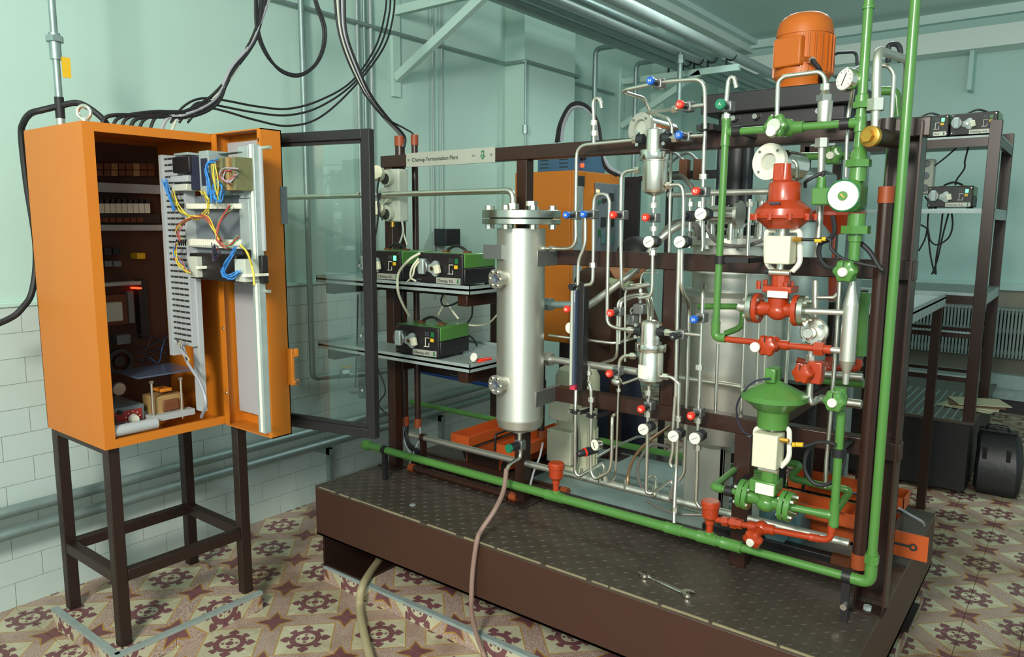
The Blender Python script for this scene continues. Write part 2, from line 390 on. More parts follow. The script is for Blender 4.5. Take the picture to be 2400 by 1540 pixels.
MB().box((LW, .2, 1.254), (LW + .026, 4.35, 1.274)).build('dado_ledge', 'wallpaint', wall, bevel=.004)
MB().box((LW, 4.351, 0), (-3.256, 5.0, CEZ)).build('wall_pilaster', 'wallpaint', wall)
MB().box((LW, 6.6, 0), (-3.30, 7.0, CEZ)).build('wall_pilaster', 'wallpaint', wall)
far = MB().box((LW - .2, FARY, -.05), (3.4, FARY + .2, CEZ)).build('wall_back', 'farpaint', kind='structure', label='far green painted wall with radiator and ledge')
MB().box((LW, FARY - .05, 1.02), (3.2, FARY, 1.09)).build('window_ledge', 'farpaint', far, bevel=.006)
MB().box((LW, FARY - .015, 0), (3.2, FARY, 1.02)).build('dado', 'dadotan', far)
MB().box((LW, FARY - .28, 3.16), (3.2, FARY, 3.34)).build('downstand_beam', 'beampaint', far)
for x in (-1.0, .25): MB().box((x, FARY - .2, 2.82), (x + .035, FARY, 3.16)).build('beam_corbel', 'farpaint', far)
ceil = MB().box((LW - .2, -1.5, CEZ), (3.4, FARY + .2, CEZ + .12)).build('ceiling', 'ceilpaint', kind='structure', label='pale green painted ceiling')
MB().box((LW, -1.5, 3.43), (-3.05, FARY, CEZ + .02)).build('wall_beam', 'beampaint', ceil, label='white painted beam running along the left wall top')
MB().box((-3.05, -1.5, 3.5), (-2.98, FARY, CEZ + .02)).build('cornice', 'ceilpaint', ceil)
MB().box((LW, FARY - .08, 3.47), (3.3, FARY, CEZ + .02)).build('cornice', 'ceilpaint', ceil)

# ceiling lamp just above the picture
lm = thing('fluorescent_lamp', (-1.45, 4.75, CEZ), 'fluorescent ceiling lamp at the top edge above the motor', 'lamp')
MB().box((-2.1, 4.68, CEZ - .05), (-.8, 4.82, CEZ)).build('housing', 'white', lm, bevel=.004)
mat('tube_glow', 'f2fff8', .4, emit=6)
for y in (4.71, 4.79): MB().cyl((-2.06, y, CEZ - .075), (-.84, y, CEZ - .075), .014).build('tube', 'tube_glow', lm)
# ------------------------------------------------------------------ the skid the plant stands on
DZ = .458; SX0, SX1, SY0, SY1 = -2.59, -.39, 1.955, 3.30
mat('checker', '584e46', .40, .5, .25, 18, bump=.1, bscale=90); mat('skidpaint', '40251a', .5, 0, .1, 5, bump=.05, bscale=40); mat('worn', '9a8e72', .5, .3, .2, 30); mat('tray', '8c9e9a', .5, .2, .25, 9)
sk = thing('equipment_skid', (-1.5, 2.6, .074), 'dark brown steel skid platform with checker plate deck under the pipe rack', 'platform')
MB().box((SX0, SY0, DZ - .012), (SX1, SY1, DZ)).build('deck_plate', 'checker', sk)
t = MB()
for i in range(66):
    for j in range(15):
        x = SX0 + .025 + i * .033; y = SY0 + .022 + j * .033
        a = math.pi / 4 * (1 if (i + j) % 2 else 3); dx, dy = math.cos(a), math.sin(a)
        p = V((x, y, DZ)); L, W2 = .0115, .0035; u = V((dx, dy, 0)); v = V((-dy, dx, 0)); q = V((0, 0, .0022))
        t.add([p - u * L, p + v * W2, p + u * L, p - v * W2, p - u * L * .5 + q, p + u * L * .5 + q], [(0, 1, 4), (1, 2, 5), (1, 5, 4), (2, 3, 5), (3, 0, 4), (3, 4, 5)])
t.build('tread_pattern', 'checker', sk, kind='stuff')
MB().box((SX0, SY0, .235), (SX1, SY0 + .012, DZ - .012)).box((SX0, SY0, .235), (SX1, SY0 + .06, .247)).build('front_beam', 'skidpaint', sk, bevel=.002)
e = MB()
x = SX0 + .03
while x < SX1 - .05:
    L = random.uniform(.05, .22); h = random.uniform(.003, .006); e.box((x, SY0 - .0012, DZ - h), (min(x + L, SX1), SY0 + .004, DZ + .0008)); x += L + random.uniform(0, .04)
e.build('worn_edge', 'worn', sk, label='bare worn metal along the deck edge')
MB().box((SX0, SY0 + .012, .235), (SX0 + .012, SY1, DZ - .012)).build('side_beam', 'skidpaint', sk)
MB().box((SX1 - .012, SY0 + .012, .235), (SX1, SY1, DZ - .012)).box((SX1 - .07, SY0 + .02, .235), (SX1, SY1, .247)).build('side_beam', 'skidpaint', sk)
MB().box((SX0, SY1 - .012, .235), (SX1, SY1, DZ - .012)).build('rear_beam', 'skidpaint', sk)
MB().box((SX0 + .003, SY0 + .03, .074), (SX0 + .015, SY0 + .5, .237)).box((SX0 + .003, SY0 + .035, .074), (SX0 + .26, SY0 + .5, .086)).box((SX0 + .003, SY0 + .45, .08), (SX0 + .26, SY0 + .46, .237)).build('skid_foot', 'dbrown', sk)
for (a, b) in ((SX0 + .005, 3.0), (SX1 - .3, 2.3), (SX1 - .3, 3.0)):
    MB().box((a, b, .074), (a + .012, b + .25, .237)).box((a, b, .074), (a + .28, b + .25, .086)).build('skid_foot', 'dbrown', sk)
MB().box((-1.95, 2.46, DZ), (-.55, 3.2, DZ + .004)).build('tray_sheet', 'tray', sk, label='stained grey green sheet laid inside the frame')
o = MB().lathe(S(967, 1184, Z=DZ), (0, 0, 1), [(0, .013), (.002, .013), (.0026, .010)], 16).build('deck_plug', 'galvpale', sk)
MB().box((-2.5, 2.44, DZ), (-.5, 2.47, DZ + .045)).build('deck_rail', 'dbrown', sk)
MB().box((-1.94, 2.48, DZ), (-1.9, 3.2, DZ + .04)).build('deck_rail', 'dbrown', sk)
# conduits lying on the deck
for (p, q, lab) in (((965, 1096), (1200, 1168), 'brown cable conduit with orange end cap lying on the deck near the left post'), ((996, 1064), (1330, 1150), 'brown cable conduit lying behind the green main pipe')):
    a, b = S(*p, Z=DZ + .018), S(*q, Z=DZ + .018); a.z = b.z = DZ + .018; b.y = a.y
    r = thing('cable_conduit', ((a + b) / 2).xy.to_3d() + V((0, 0, DZ)), lab, 'conduit', 'conduits of the pipe rack')
    MB().tube([a, b], .0165, 14).build('tube', 'brown', r); dx = (b - a).normalized()
    MB().cyl(a - dx * .012, a + dx * .02, .0185).build('end_cap', 'orangecap', r); MB().cyl(b - dx * .02, b + dx * .012, .0185).build('end_cap', 'orangecap', r)
a, b = S(1650, 1232, Z=DZ + .012), S(1945, 1318, Z=DZ + .012); b.y = a.y
r = thing('cable_duct', (a.x, a.y, DZ), 'black cable duct with copper brown end lying behind the main pipe elbow', 'conduit')
MB().box((a.x, a.y - .02, DZ), (b.x, a.y + .02, DZ + .03)).build('duct', 'black', r, bevel=.003); MB().box((b.x, a.y - .021, DZ), (b.x + .06, a.y + .021, DZ + .031)).build('duct_end', 'bakelite', r)
# ------------------------------------------------------------------ rack frame
RY = 2.343
rk = thing('rack_frame', (-1.5, RY, DZ), 'dark brown welded steel rack frame carrying the pipework', 'frame')
def post(x, z0, z1, wd=.05, dp=.05, y=RY, pl=True, foot=True):
    b = MB().box((x - wd / 2, y + .0015, z0), (x + wd / 2, y + dp - .0015, z1))
    b.build('post', 'brown', rk, bevel=.003)
    if foot: MB().box((x - .06, y - .035, DZ), (x + .06, y + dp + .03, DZ + .008)).build('foot_plate', 'dbrown', rk, bevel=.002)
TZ0, TZ1, MZ0, MZ1, LZ0, LZ1 = 1.845, 1.897, 1.447, 1.503, .917, .972
XL, XM, XR = -2.515, -1.765, -.40
post(XL, DZ, TZ0); post(XM, DZ, TZ0)
xm2 = S(1569, 700, Y=RY).x; post(xm2, LZ1, MZ0, .05, foot=False); xm3 = S(1738, 1080, Y=RY).x; post(xm3, DZ, LZ0, .055, foot=False)
MB().box((-2.56, RY, TZ0), (XR + .03, RY + .05, TZ1)).build('rail', 'brown', rk, bevel=.003, label='top rail of the rack')
MB().box((XM + .155, RY, MZ0), (XR + .02, RY + .05, MZ1)).build('rail', 'brown', rk, bevel=.003, label='middle rail of the rack')
MB().box((XM + .155, RY, LZ0), (XR + .02, RY + .05, LZ1)).build('rail', 'brown', rk, bevel=.003, label='lower rail of the rack')
# right post: open channel with bolted foot
xr = -.385
MB().box((xr - .085, RY - .02, DZ), (xr - .078, RY + .06, 1.885)).box((xr - .085, RY + .053, DZ), (xr, RY + .06, 1.885)).box((xr - .007, RY - .02, DZ), (xr, RY + .06, 1.885)).build('channel_post', 'brown', rk, bevel=.001)
MB().box((xr - .09, RY - .065, DZ), (xr + .005, RY + .0, DZ + .008)).build('foot_plate', 'dbrown', rk)
MB().hexn((xr - .04, RY - .045, DZ + .008), (xr - .04, RY - .045, DZ + .02), .012).build('anchor_bolt', 'galvpale', rk)
# rear half of the frame
for x in (XL, XM, -.8): post(x, DZ, 1.3, y=3.1)
for (z0, z1) in ((LZ0, LZ1),): MB().box((XM, 3.1, z0), (-.77, 3.15, z1)).build('rail', 'brown', rk, bevel=.003)
for x in (XL, -.8):
    for z in (LZ0,): MB().box((x - .025, RY + .05, z), (x + .025, 3.1, z + .05)).build('cross_rail', 'brown', rk, bevel=.003)
for z in (LZ0,): MB().box((-2.5, 2.50, z - .02), (XM, 2.53, z + .03)).build('rail', 'dbrown', rk)
npl = MB().box((-2.39, RY - .004, TZ0 - .004), (-1.893, RY - .0005, TZ1 + .003)).build('nameplate', 'plate', rk, label='silver nameplate with black lettering and a green emblem')
text('Chemap Fermentation Plant', .0235, (-2.355, RY - .0048, TZ0 + .017), npl, 'ink')
text('AG', .012, (-2.012, RY - .0048, TZ0 + .022), npl, 'greysteel')
ez = TZ0 + .026; ex = -1.955
MB().poly([(ex - .014, RY - .0046, ez - .002), (ex, RY - .0046, ez - .018), (ex + .014, RY - .0046, ez - .002), (ex + .007, RY - .0046, ez - .002), (ex + .007, RY - .0046, ez + .018), (ex - .007, RY - .0046, ez + .018), (ex - .007, RY - .0046, ez - .002)], (0, -.0006, 0)).build('emblem', 'dkgreen', npl)
MB().poly([(ex - .006, RY - .0053, ez - .004), (ex, RY - .0053, ez - .011), (ex + .006, RY - .0053, ez - .004)], (0, -.0004, 0)).box((ex - .0035, RY - .0057, ez + .0), (ex + .0035, RY - .0053, ez + .012)).build('emblem', 'plate', npl)
for x in (-2.375, -1.91): MB().cyl((x, RY - .004, ez), (x, RY - .007, ez), .004).build('screw', 'greysteel', npl)
# round conduits with orange caps
def conduit(px0, px1, Y, r, lab, mid=None):
    a, b = S(*px0, Y=Y), S(*px1, Y=Y); b.x = a.x = (a.x + b.x) / 2
    t = thing('cable_conduit', (a.x, Y, min(a.z, b.z)), lab, 'conduit', 'conduits of the pipe rack')
    MB().cyl(a, b, r, seg=20).build('tube', 'brown', t)
    for p, s in ((a, -1), (b, 1)): MB().cyl(p + V((0, 0, .01 * -s)), p + V((0, 0, .035 * s)), r + .0025, seg=20).build('end_cap', 'orangecap', t)
    return t
conduit((943, 324), (941, 990), 2.44, .0225, 'thick brown cable conduit with orange caps at the left rack post')
conduit((969, 322), (982, 998), 2.46, .0145, 'thin brown cable conduit with orange caps beside the thick one')
conduit((2082, 446), (2008, 1322), 2.27, .0188, 'tall brown cable conduit with orange caps beside the right green riser')
conduit((1212, 1000), (1264, 1034), 2.40, .013, 'short brown cable conduit ending below the vessel') if False else None
c2 = S(1268, 1025, Y=2.42); t = thing('cable_conduit', (c2.x, 2.42, c2.z), 'short brown cable conduit with orange cap right of the vessel foot', 'conduit', 'conduits of the pipe rack')
MB().cyl(c2, c2 + V((0, 0, .3)), .0145).build('tube', 'brown', t); MB().cyl(c2, c2 + V((0, 0, .03)), .017).build('end_cap', 'orangecap', t)
# ------------------------------------------------------------------ shelves at the left end of the rack
def shelf(z, lab):
    x0, x1, y0, y1 = -2.76, -1.84, 2.125, 2.60
    r = thing('tray_shelf', ((x0 + x1) / 2, y0, z - .07), lab, 'shelf', 'galvanised tray shelves of the pipe rack')
    MB().box((x0, y0, z - .008), (x1, y1, z)).build('tray', 'galvpale', r)
    for (a, b, c3, d) in ((x0, x1, y0, y0 + .003), (x0, x1, y1 - .003, y1), (x0, x0 + .003, y0, y1), (x1 - .003, x1, y0, y1)): MB().box((a, c3, z - .02), (b, d, z + .012)).build('tray_rim', 'galvpale', r)
    for x in (x0 + .03, x1 - .09): MB().box((x, y0 + .03, z - .072), (x + .05, y1 - .03, z - .02)).build('support_arm', 'brown', r, bevel=.003)
    MB().box((x0, RY + .055, z - .065), (x1, RY + .1, z - .02)).build('support_rail', 'dbrown', r)
    return z
ZS1, ZS2 = 1.352, 1.05
shelf(ZS1, 'upper galvanised tray shelf on dark arms with two pumps'); shelf(ZS2, 'lower galvanised tray shelf on dark arms with one pump and a screwdriver')
# ------------------------------------------------------------------ stainless pressure vessel
VY = 2.235
vx, vzt = S(1222, 490, Y=VY).x, 0
VP = V((vx, VY, 0)); mv = mpp((vx, VY, 1.3))
def vz(y): return S(1222, y, Y=VY).z
vs = thing('pressure_vessel', (vx, VY, vz(1030)), 'tall brushed stainless steel pressure vessel with bolted flange and two sight glasses', 'vessel')
rv = 56 * mv
MB().lathe(VP, (0, 0, 1), [(vz(1006), .03), (vz(1004), rv * .75), (vz(997), rv * .93), (vz(985), rv * .985), (vz(980), rv), (vz(978), rv * 1.012), (vz(975), rv), (vz(545), rv), (vz(535), rv * 1.0)], 48).build('shell', 'satin', vs)
rf = 91 * mv
mat('flangesteel', 'c4c8bc', .3, 1, .06)
for (y0, y1, n) in ((511, 493, 'lid_flange'), (526, 513, 'shell_flange')): MB().lathe(VP, (0, 0, 1), [(vz(y0), rf * .5), (vz(y0), rf * .985), (vz(y0) + .002, rf), (vz(y1) - .002, rf), (vz(y1), rf * .985), (vz(y1), rf * .3)], 48).build(n, 'flangesteel', vs)
MB().cyl(V((vx, VY, vz(514))), V((vx, VY, vz(510))), rf * .8, seg=40).build('gasket', 'black', vs)
for k in range(8):
    th = 2 * math.pi * (k + .25) / 8; p = VP + V((math.cos(th), math.sin(th), 0)) * rf * .86
    b = MB().hexn(p + V((0, 0, vz(493))), p + V((0, 0, vz(493) + .016)), .0135).build('bolt_head', 'chrome', vs)
    MB().hexn(p + V((0, 0, vz(526) - .017)), p + V((0, 0, vz(526))), .0125).build('nut', 'chrome', vs)
pp = V((vx - .045, VY, vz(493)))
MB().cyl(VP + V((.04, .01, vz(493))), VP + V((.04, .01, vz(483))), .012).hexn(VP + V((.04, .01, vz(483))), VP + V((.04, .01, vz(472))), .021).build('blind_plug', 'steel', vs)
def sight(y, x=1187):
    q = S(x, y, Y=VY - rv * .8); d = (q - V((vx, VY, q.z))).normalized(); d = (d + V((-.15, -.9, 0))).normalized()
    b = V((vx, VY, q.z)) + d * rv * .8
    g = MB().lathe(b, d, [(0, .027), (.045, .027)], 28).build('sight_glass', 'satin', vs)
    MB().ring(b + d * .045, d, .036, .0165, .014, 32).build('ring', 'satin', g); MB().cyl(b + d * .047, b + d * .05, .018, seg=24).build('pane', 'glassdark', g)
    a1 = d.cross(V((0, 0, 1))).normalized()
    for k in range(6):
        th = 2 * math.pi * k / 6; p = b + d * .059 + (a1 * math.cos(th) + V((0, 0, 1)) * math.sin(th)) * .0275
        MB().cyl(p, p + d * .005, .0045, seg=8).build('screw', 'chrome', g)
sight(652); sight(897)
zc = vz(590); MB().obox((vx - .055, VY - rv * .99, zc), .085, .03, .052).build('bracket', 'greysteel', vs)
for z in (1.475, .945): MB().box((vx + rv * .8, VY - .02, z - .03), (XM + .175, RY + .052, z + .03)).build('mounting_bracket', 'greysteel', vs, bevel=.002)
MB().cyl(VP + V((0, 0, vz(1012))), VP + V((0, 0, vz(1000))), .03).cyl(VP + V((0, 0, vz(1045))), VP + V((0, 0, vz(1010))), .008).build('drain_stub', 'steel', vs)
# feed pipe into the lid
a = S(1202, 490, Y=VY); b = S(1190, 447, Y=VY); e2 = S(680, 461, Y=VY + .02)
e2 = V((LW + .02, VY, b.z + .0)); e2 = V((LW + .01, VY, b.z))
pf = thing('feed_pipe', a, 'large stainless pipe running from the left into the vessel lid', 'pipe')
MB().tube([a, V((a.x, VY, b.z)), V((e2.x, VY, b.z - .005))], 7.4 * mv, 20, .05, 8).build('pipe_run', 'steel', pf)
MB().hexn(a + V((0, 0, .0)), a + V((0, 0, .02)), .023).build('union_nut', 'steel', pf)
# ------------------------------------------------------------------ generators for valves and fittings
YP = 2.27
VG = 'small sanitary valves on the pipe rack'
def valve(kb, body, col, label, code=None, Y=YP, L=.068, rk2=.0130, vert=True):
    """block body on the pipe, black bonnet and coloured round knob pointing at the aisle"""
    p = SP(kb, [body], Y=Y)[0]
    t = thing('diaphragm_valve', p - V((0, 0, .02)), label, 'valve', VG)
    MB().box(p - V((.0148, .016, .0155)), p + V((.0148, .02, .0155))).build('body', 'greysteel', t, bevel=.003)
    f = V((0, -1, 0))
    MB().cyl(p + f * .014, p + f * (L - .014), .0098, .0108, 16).build('bonnet', 'blackknob', t)
    k = MB().lathe(p, f, [(L - .016, .011), (L - .014, rk2), (L - .003, rk2), (L, rk2 * .82)], 20, rfun=None).build('knob', col, t)
    if code: text(code, .0125, p + f * (L + .0006) + V((0, 0, -.0045)), k, 'white', align='CENTER')
    return t
def cvalve(kb, body, label, Y=YP, col='white', L=.05):
    p = SP(kb, [body], Y=Y)[0]; f = V((0, -1, 0))
    t = thing('check_valve', p - V((0, 0, .022)), label, 'valve', 'white faced hexagon valves on the pipe rack')
    MB().lathe(p + V((0, .016, 0)), f, [(0, .0195), (.036, .021)], 6, start=.5).build('body', 'darkmetal', t, bevel=.002)
    MB().cyl(p + f * .018, p + f * (L - .006), .0165, seg=20).build('bonnet', 'greysteel', t)
    MB().lathe(p, f, [(L - .007, .0192), (L - .002, .0192), (L, .0175)], 24).build('dial_face', col, t)
    a = MB().obox(p + f * (L + .0004), .026, .0008, .0016, (1, 0, .6), (0, 1, 0), (-.6, 0, 1)).build('dial_mark', 'greysteel', t)
    return t
def nut(parent, kb, at, r=.0155, h=.018, Y=YP, mt='steel', ax=(0, 0, 1), name='union_nut'):
    p = SP(kb, [at], Y=Y)[0]; a = V(ax).normalized()
    return MB().hexn(p - a * h / 2, p + a * h / 2, r).build(name, mt, parent)
def run(label, segs, r=.0064, mt='steel', nuts=(), fil=.032, Y=YP, name='steel_pipe', tees=(), cat='pipe', group=None):
    """a pipe run: list of (crop, points) joined in order; nuts = (crop, point, axis)"""
    pts = []
    for (k, ps) in segs:
        if k == 'W': pts += [V(p) for p in ps]
        else: pts += SP(k, ps, Y=Y)
    lo = min(pts, key=lambda p: p.z)
    if not nuts and not tees: return MB().tube(pts, r, 12, fil).build(name, mt, None, label, cat, group)
    t = thing(name, lo, label, cat, group)
    MB().tube(pts, r, 12, fil).build('tube', mt, t)
    for q in nuts: nut(t, q[0], q[1], r * 1.95, r * 2.6, q[3] if len(q) > 3 else Y, mt, q[2] if len(q) > 2 else (0, 0, 1))
    for tp in tees:
        MB().tube([p for (k, ps) in tp for p in (SP(k, ps, Y=Y) if k != 'W' else ps)], r, 12, fil).build('branch', mt, t)
    return t
def back(kb, pt, ref, Y=YP):
    """point seen at pt lying straight behind / in front of ref (same X)"""
    x, y = c(kb, *pt); return S(x, y, X=ref.x)
def handwheel(p, R, mt, name='handwheel', cap='white', parent=None, f=(0, -1, 0), lobes=6, capoff=True, dp=.03):
    f = V(f).normalized(); p = V(p)
    h = MB().lathe(p, f, [(0, R * .55), (dp * .2, R * .95), (dp * .6, R), (dp * .85, R * .86), (dp, R * .5)], 48, rfun=lambda th: 1 + .09 * math.cos(lobes * th)).build(name, mt, parent)
    if cap: MB().lathe(p, f, [(dp * .9, R * .42), (dp + .006, R * .42), (dp + .009, R * .36)], 24).build('cap', cap, h)
    MB().obox(p + f * (dp + .0) + V((0, 0, R * .62)), .0025, .004, R * .5).build('pointer', 'black', h)
    return h
def lathe_px(x0, prof, Y, mt, name, parent=None, seg=36, k=None, **kw):
    """vertical turned part: profile read as (pixel row, pixel radius)"""
    b = MB(); pr = []; ctr = None
    for (y, r) in prof:
        xx, yy = (x0, y) if k is None else c(k, x0, y); rr = r if k is None else r * CR[k][2]
        p = S(xx, yy, Y=Y); pr.append((p.z, rr * mpp(p)));
        ctr = p if ctr is None else ctr
    n = len(prof); xs = [S(*((x0, q[0]) if k is None else c(k, x0, q[0])), Y=Y).x for q in prof]; cx = sum(xs) / n
    return b.lathe((cx, Y, 0), (0, 0, 1), pr, seg).build(name, mt, parent, **kw), V((cx, Y, 0))
def flange(p, ax, R, h, mt, parent, nb=4, name='flange', bolt='chrome', hub=None, bl=.012, rot=.5):
    p, ax = V(p), V(ax).normalized()
    fl = MB().cyl(p, p + ax * h, R, seg=32).build(name, mt, parent, bevel=.0015)
    a = ax.cross(V((0, 0, 1)) if abs(ax.z) < .9 else V((1, 0, 0))).normalized(); b = ax.cross(a)
    for k2 in range(nb):
        th = 2 * math.pi * (k2 + rot) / nb; q = p + (a * math.cos(th) + b * math.sin(th)) * R * .76
        MB().hexn(q - ax * bl, q + ax * (h + bl), R * .16).build('bolt', bolt, fl)
    return fl
# ------------------------------------------------------------------ upper filter and its pipes
def steel_filter(kk, x0, rows, ringrows, rr, low, label, Y=YP):
    base = SP(kk, [(x0, low[-1][0])], Y=Y)[0]
    t = thing('steel_filter', base, label, 'filter', 'polished sanitary filters')
    lathe_px(x0, rows, Y, 'steel', 'cap', t, k=kk)
    o, ctr = lathe_px(x0, [(ringrows[1], rr), (ringrows[1] - 4, rr * 1.02), (ringrows[0] + 4, rr * 1.02), (ringrows[0], rr)], Y, 'chrome', 'clamp_ring', t, seg=16, k=kk)
    lathe_px(x0, low, Y, 'steel', 'housing', t, k=kk)
    return t, ctr
F1, f1c = steel_filter('G', 1008, [(478, 14), (506, 14), (508, 26), (515, 26), (517, 52), (526, 66), (545, 71), (702, 73)], (704, 790), 128, [(788, 116), (800, 116), (804, 107), (1040, 107), (1066, 94), (1086, 50), (1098, 16), (1130, 14)], 'polished steel filter housing hanging on the top rail')
F2, f2c = steel_filter('H', 972, [(812, 14), (838, 14), (842, 40), (856, 68), (878, 80), (1042, 83)], (1042, 1108), 132, [(1106, 100), (1122, 100), (1130, 105), (1355, 106), (1382, 84), (1396, 30), (1410, 20)], 'polished steel filter housing with white label below the middle rail')
p = SP('H', [(935, 1272)], Y=YP)[0]; mm = mpp(p); rr = 107 * .27273 * mm
for k in range(1):
    arc = MB(); N = 8; a0, a1 = math.radians(-128), math.radians(-72)
    vs = []
    for i in range(N + 1):
        th = a0 + (a1 - a0) * i / N
        for dz in (-.023, .023): vs.append((f2c.x + math.cos(th) * (rr + .001), f2c.y + math.sin(th) * (rr + .001), p.z + dz))
    arc.add(vs, [(2 * i, 2 * i + 2, 2 * i + 3, 2 * i + 1) for i in range(N)]).build('label_plate', 'white', F2, label='white rating label')
def clampset(t, kk, pts):
    for q in pts:
        p = SP(kk, [q], Y=YP)[0]
        b = MB().cyl(p - V((.012, 0, 0)), p + V((.012, 0, 0)), .017, seg=20).build('tri_clamp', 'darkmetal', t)
        for dz in (-.02, .02): MB().hexn(p + V((0, -.016, dz)), p + V((0, -.028, dz)), .0065).build('clamp_nut', 'chrome', b)
clampset(F1, 'G', [(886, 610), (1112, 598)]); clampset(F2, 'H', [(872, 930), (1062, 938)])
run('steel pipe leaving the upper filter leftwards and dropping to the vessel side', [('G', [(880, 612), (335, 664)]), ('U', [(686, 640), (690, 985), (375, 982)])], nuts=[('G', (840, 617), (1, 0, 0)), ('U', (465, 985), (1, 0, 0))], fil=.045)
g = run('steel vent pipe with hooked end rising above the top rail', [('G', [(483, 645), (482, 400), (476, 300), (492, 262), (520, 256), (545, 290), (553, 345)])], fil=.02, nuts=[('G', (480, 470)), ('G', (484, 560))])
valve('U', (686, 666), 'blueknob', 'blue knob valve on the drop pipe nearest the vessel flange', 'S8'); valve('U', (848, 660), 'blueknob', 'second blue knob valve, left of the inverted U bend', 'S9')
run('steel pipe bent as an inverted U right of the second blue valve', [('U', [(852, 650), (862, 520), (880, 478), (935, 460), (985, 478), (1008, 530)]), ('H', [(610, 60), (598, 700), (598, 880), (690, 918), (880, 934)])], fil=.05, nuts=[('H', (795, 930), (1, 0, 0))])
run('steel pipe from the second blue valve with union into the flowmeter top', [('U', [(856, 660), (853, 1060), (850, 1235), (846, 1320), (775, 1332)])], nuts=[('U', (850, 1140)), ], fil=.035)
run('steel pipe with a sideways kink dropping into the flowmeter', [('U', [(735, 655), (778, 655), (776, 960), (712, 1090), (706, 1330)])], fil=.025)
p5 = SP('H', [(718, 560)], Y=YP)[0]
run('steel pipe from the upper filter side bending back below the middle rail', [('U', [(1290, 232), (1120, 248), (1115, 640)]), ('H', [(716, 200), (722, 582)]), ('W', [back('H', (955, 545), SP('H', [(722, 582)], Y=YP)[0])])], fil=.035, nuts=[('U', (1272, 240), (1, 0, 0))])
valve('U', (1128, 666), 'redknob', 'red knob valve left of the upper filter on the long drop pipe', 'S1'); valve('U', (1432, 690), 'redknob', 'red knob valve directly under the upper filter', 'S2')
run('short steel riser under the upper filter with union nut', [('G', [(996, 1110), (996, 1480)])], nuts=[('G', (993, 1178)), ('G', (995, 1380))], r=.0061)
cvalve('U', (1440, 918), 'white faced valve under the upper filter, left of the other one')
run('steel pipe from the left white faced valve curving back to the left', [('H', [(992, 190), (985, 560), (975, 640), (870, 655)])], fil=.045, nuts=[('H', (990, 265))])
# top loop
A = SP('G', [(706, 195)], Y=2.24)[0]; B = back('G', (915, 258), A); B2 = B + V((.0, .035, -.045)); Bz = SP('G', [(952, 372)], Y=B2.y)[0]
run('steel pipe loop above the top rail with a sharp front corner', [('G', [(1440, 520), (1436, 90, 2.24), (1080, 116, 2.24)]), ('W', [A, B, V((B.x + .012, B.y + .02, Bz.z + .004)), Bz])], fil=.04, Y=2.24)
valve('G', (1046, 133), 'blueknob', 'blue knob valve highest on the pipe loop', 'S4', Y=2.24); valve('G', (1296, 332), 'redknob', 'red knob valve above the upper filter', 'R1', Y=2.24)
run('steel pipe from the loop corner through the high red valve', [('W', [Bz]), ('G', [(1180, 350), (1445, 312)])], nuts=[('G', (1180, 352), (1, 0, 0))], Y=2.24)
run('thin steel pipe arching behind the upper filter', [('W', [Bz, SP('G', [(1120, 432)], Y=2.36)[0]]), ('G', [(1155, 490, 2.37), (1150, 700, 2.37), (1140, 1000, 2.33)]), ('H', [(1130, 262, 2.33)])], r=.0052, fil=.03)
valve('G', (1286, 590), 'blueknob', 'blue knob valve right of the upper filter', 'S5')
run('short steel pipe joining the right blue valve to the tall drop pipe', [('G', [(1120, 598), (1430, 574)])], nuts=[('G', (1180, 606), (1, 0, 0))])
run('tall steel drop pipe between loop and flange, third from the green riser', [('G', [(1440, 500), (1432, 700), (1424, 960), (1420, 1180), (1420, 1540)]), ('H', [(1414, 250)])], nuts=[('G', (1424, 932))])
k = SP('G', [(1442, 508)], Y=YP)[0]; MB().cyl(k - V((0, 0, .012)), k + V((0, 0, .012)), .014).box(k + V((-.028, -.006, -.009)), k + V((.028, .07, .009))).build('pipe_clamp', 'black', None, 'black pipe clamp on the tall drop pipe at the top rail', 'clamp', 'black pipe clamps')
valve('G', (1430, 1062), 'redknob', 'red knob valve marked R2 on the tall drop pipe', 'R2'); cvalve('G', (1452, 1255), 'white faced valve under the R2 valve')
run('steel pipe leaving the upper filter base and turning down to the right', [('G', [(1060, 1012), (1240, 996), (1256, 1110), (1246, 1480)])], fil=.045, nuts=[('G', (1130, 1008), (1, 0, 0))])
cvalve('G', (1272, 1492), 'white faced valve under the right hand filter bend')
run('long straight steel drop pipe behind the lower filter', [('H', [(1214, 235), (1200, 900), (1186, 1500)]), ('I', [(1128, 250), (1112, 480), (1108, 700), (1085, 790), (1100, 820)])], r=.0061)
run('steel pipe beside the long drop turning back below the middle rail', [('H', [(1240, 235), (1237, 600)]), ('W', [back('H', (1300, 690), SP('H', [(1237, 640)], Y=YP)[0])]), ('H', [(1302, 760, 2.36), (1280, 1540, 2.36)]), ('I', [(1205, 800, 2.36), (1200, 880, 2.36), (1160, 930, 2.36)])], fil=.035)
run('small steel nipple with nut behind the drop pipes', [('G', [(1312, 1120, 2.4), (1306, 1400, 2.4)])], r=.006, nuts=[('G', (1312, 1168), (0, 0, 1), 2.4)])
t = SP('G', [(1300, 1272)], Y=2.4)[0]; MB().box(t - V((.018, .02, .018)), t + V((.018, .02, .018))).cyl(t + V((0, -.02, 0)), t + V((0, -.04, 0)), .011).build('shutoff_valve', 'darkmetal', None, 'small dark shutoff valve behind the drop pipes', 'valve', bevel=.003)
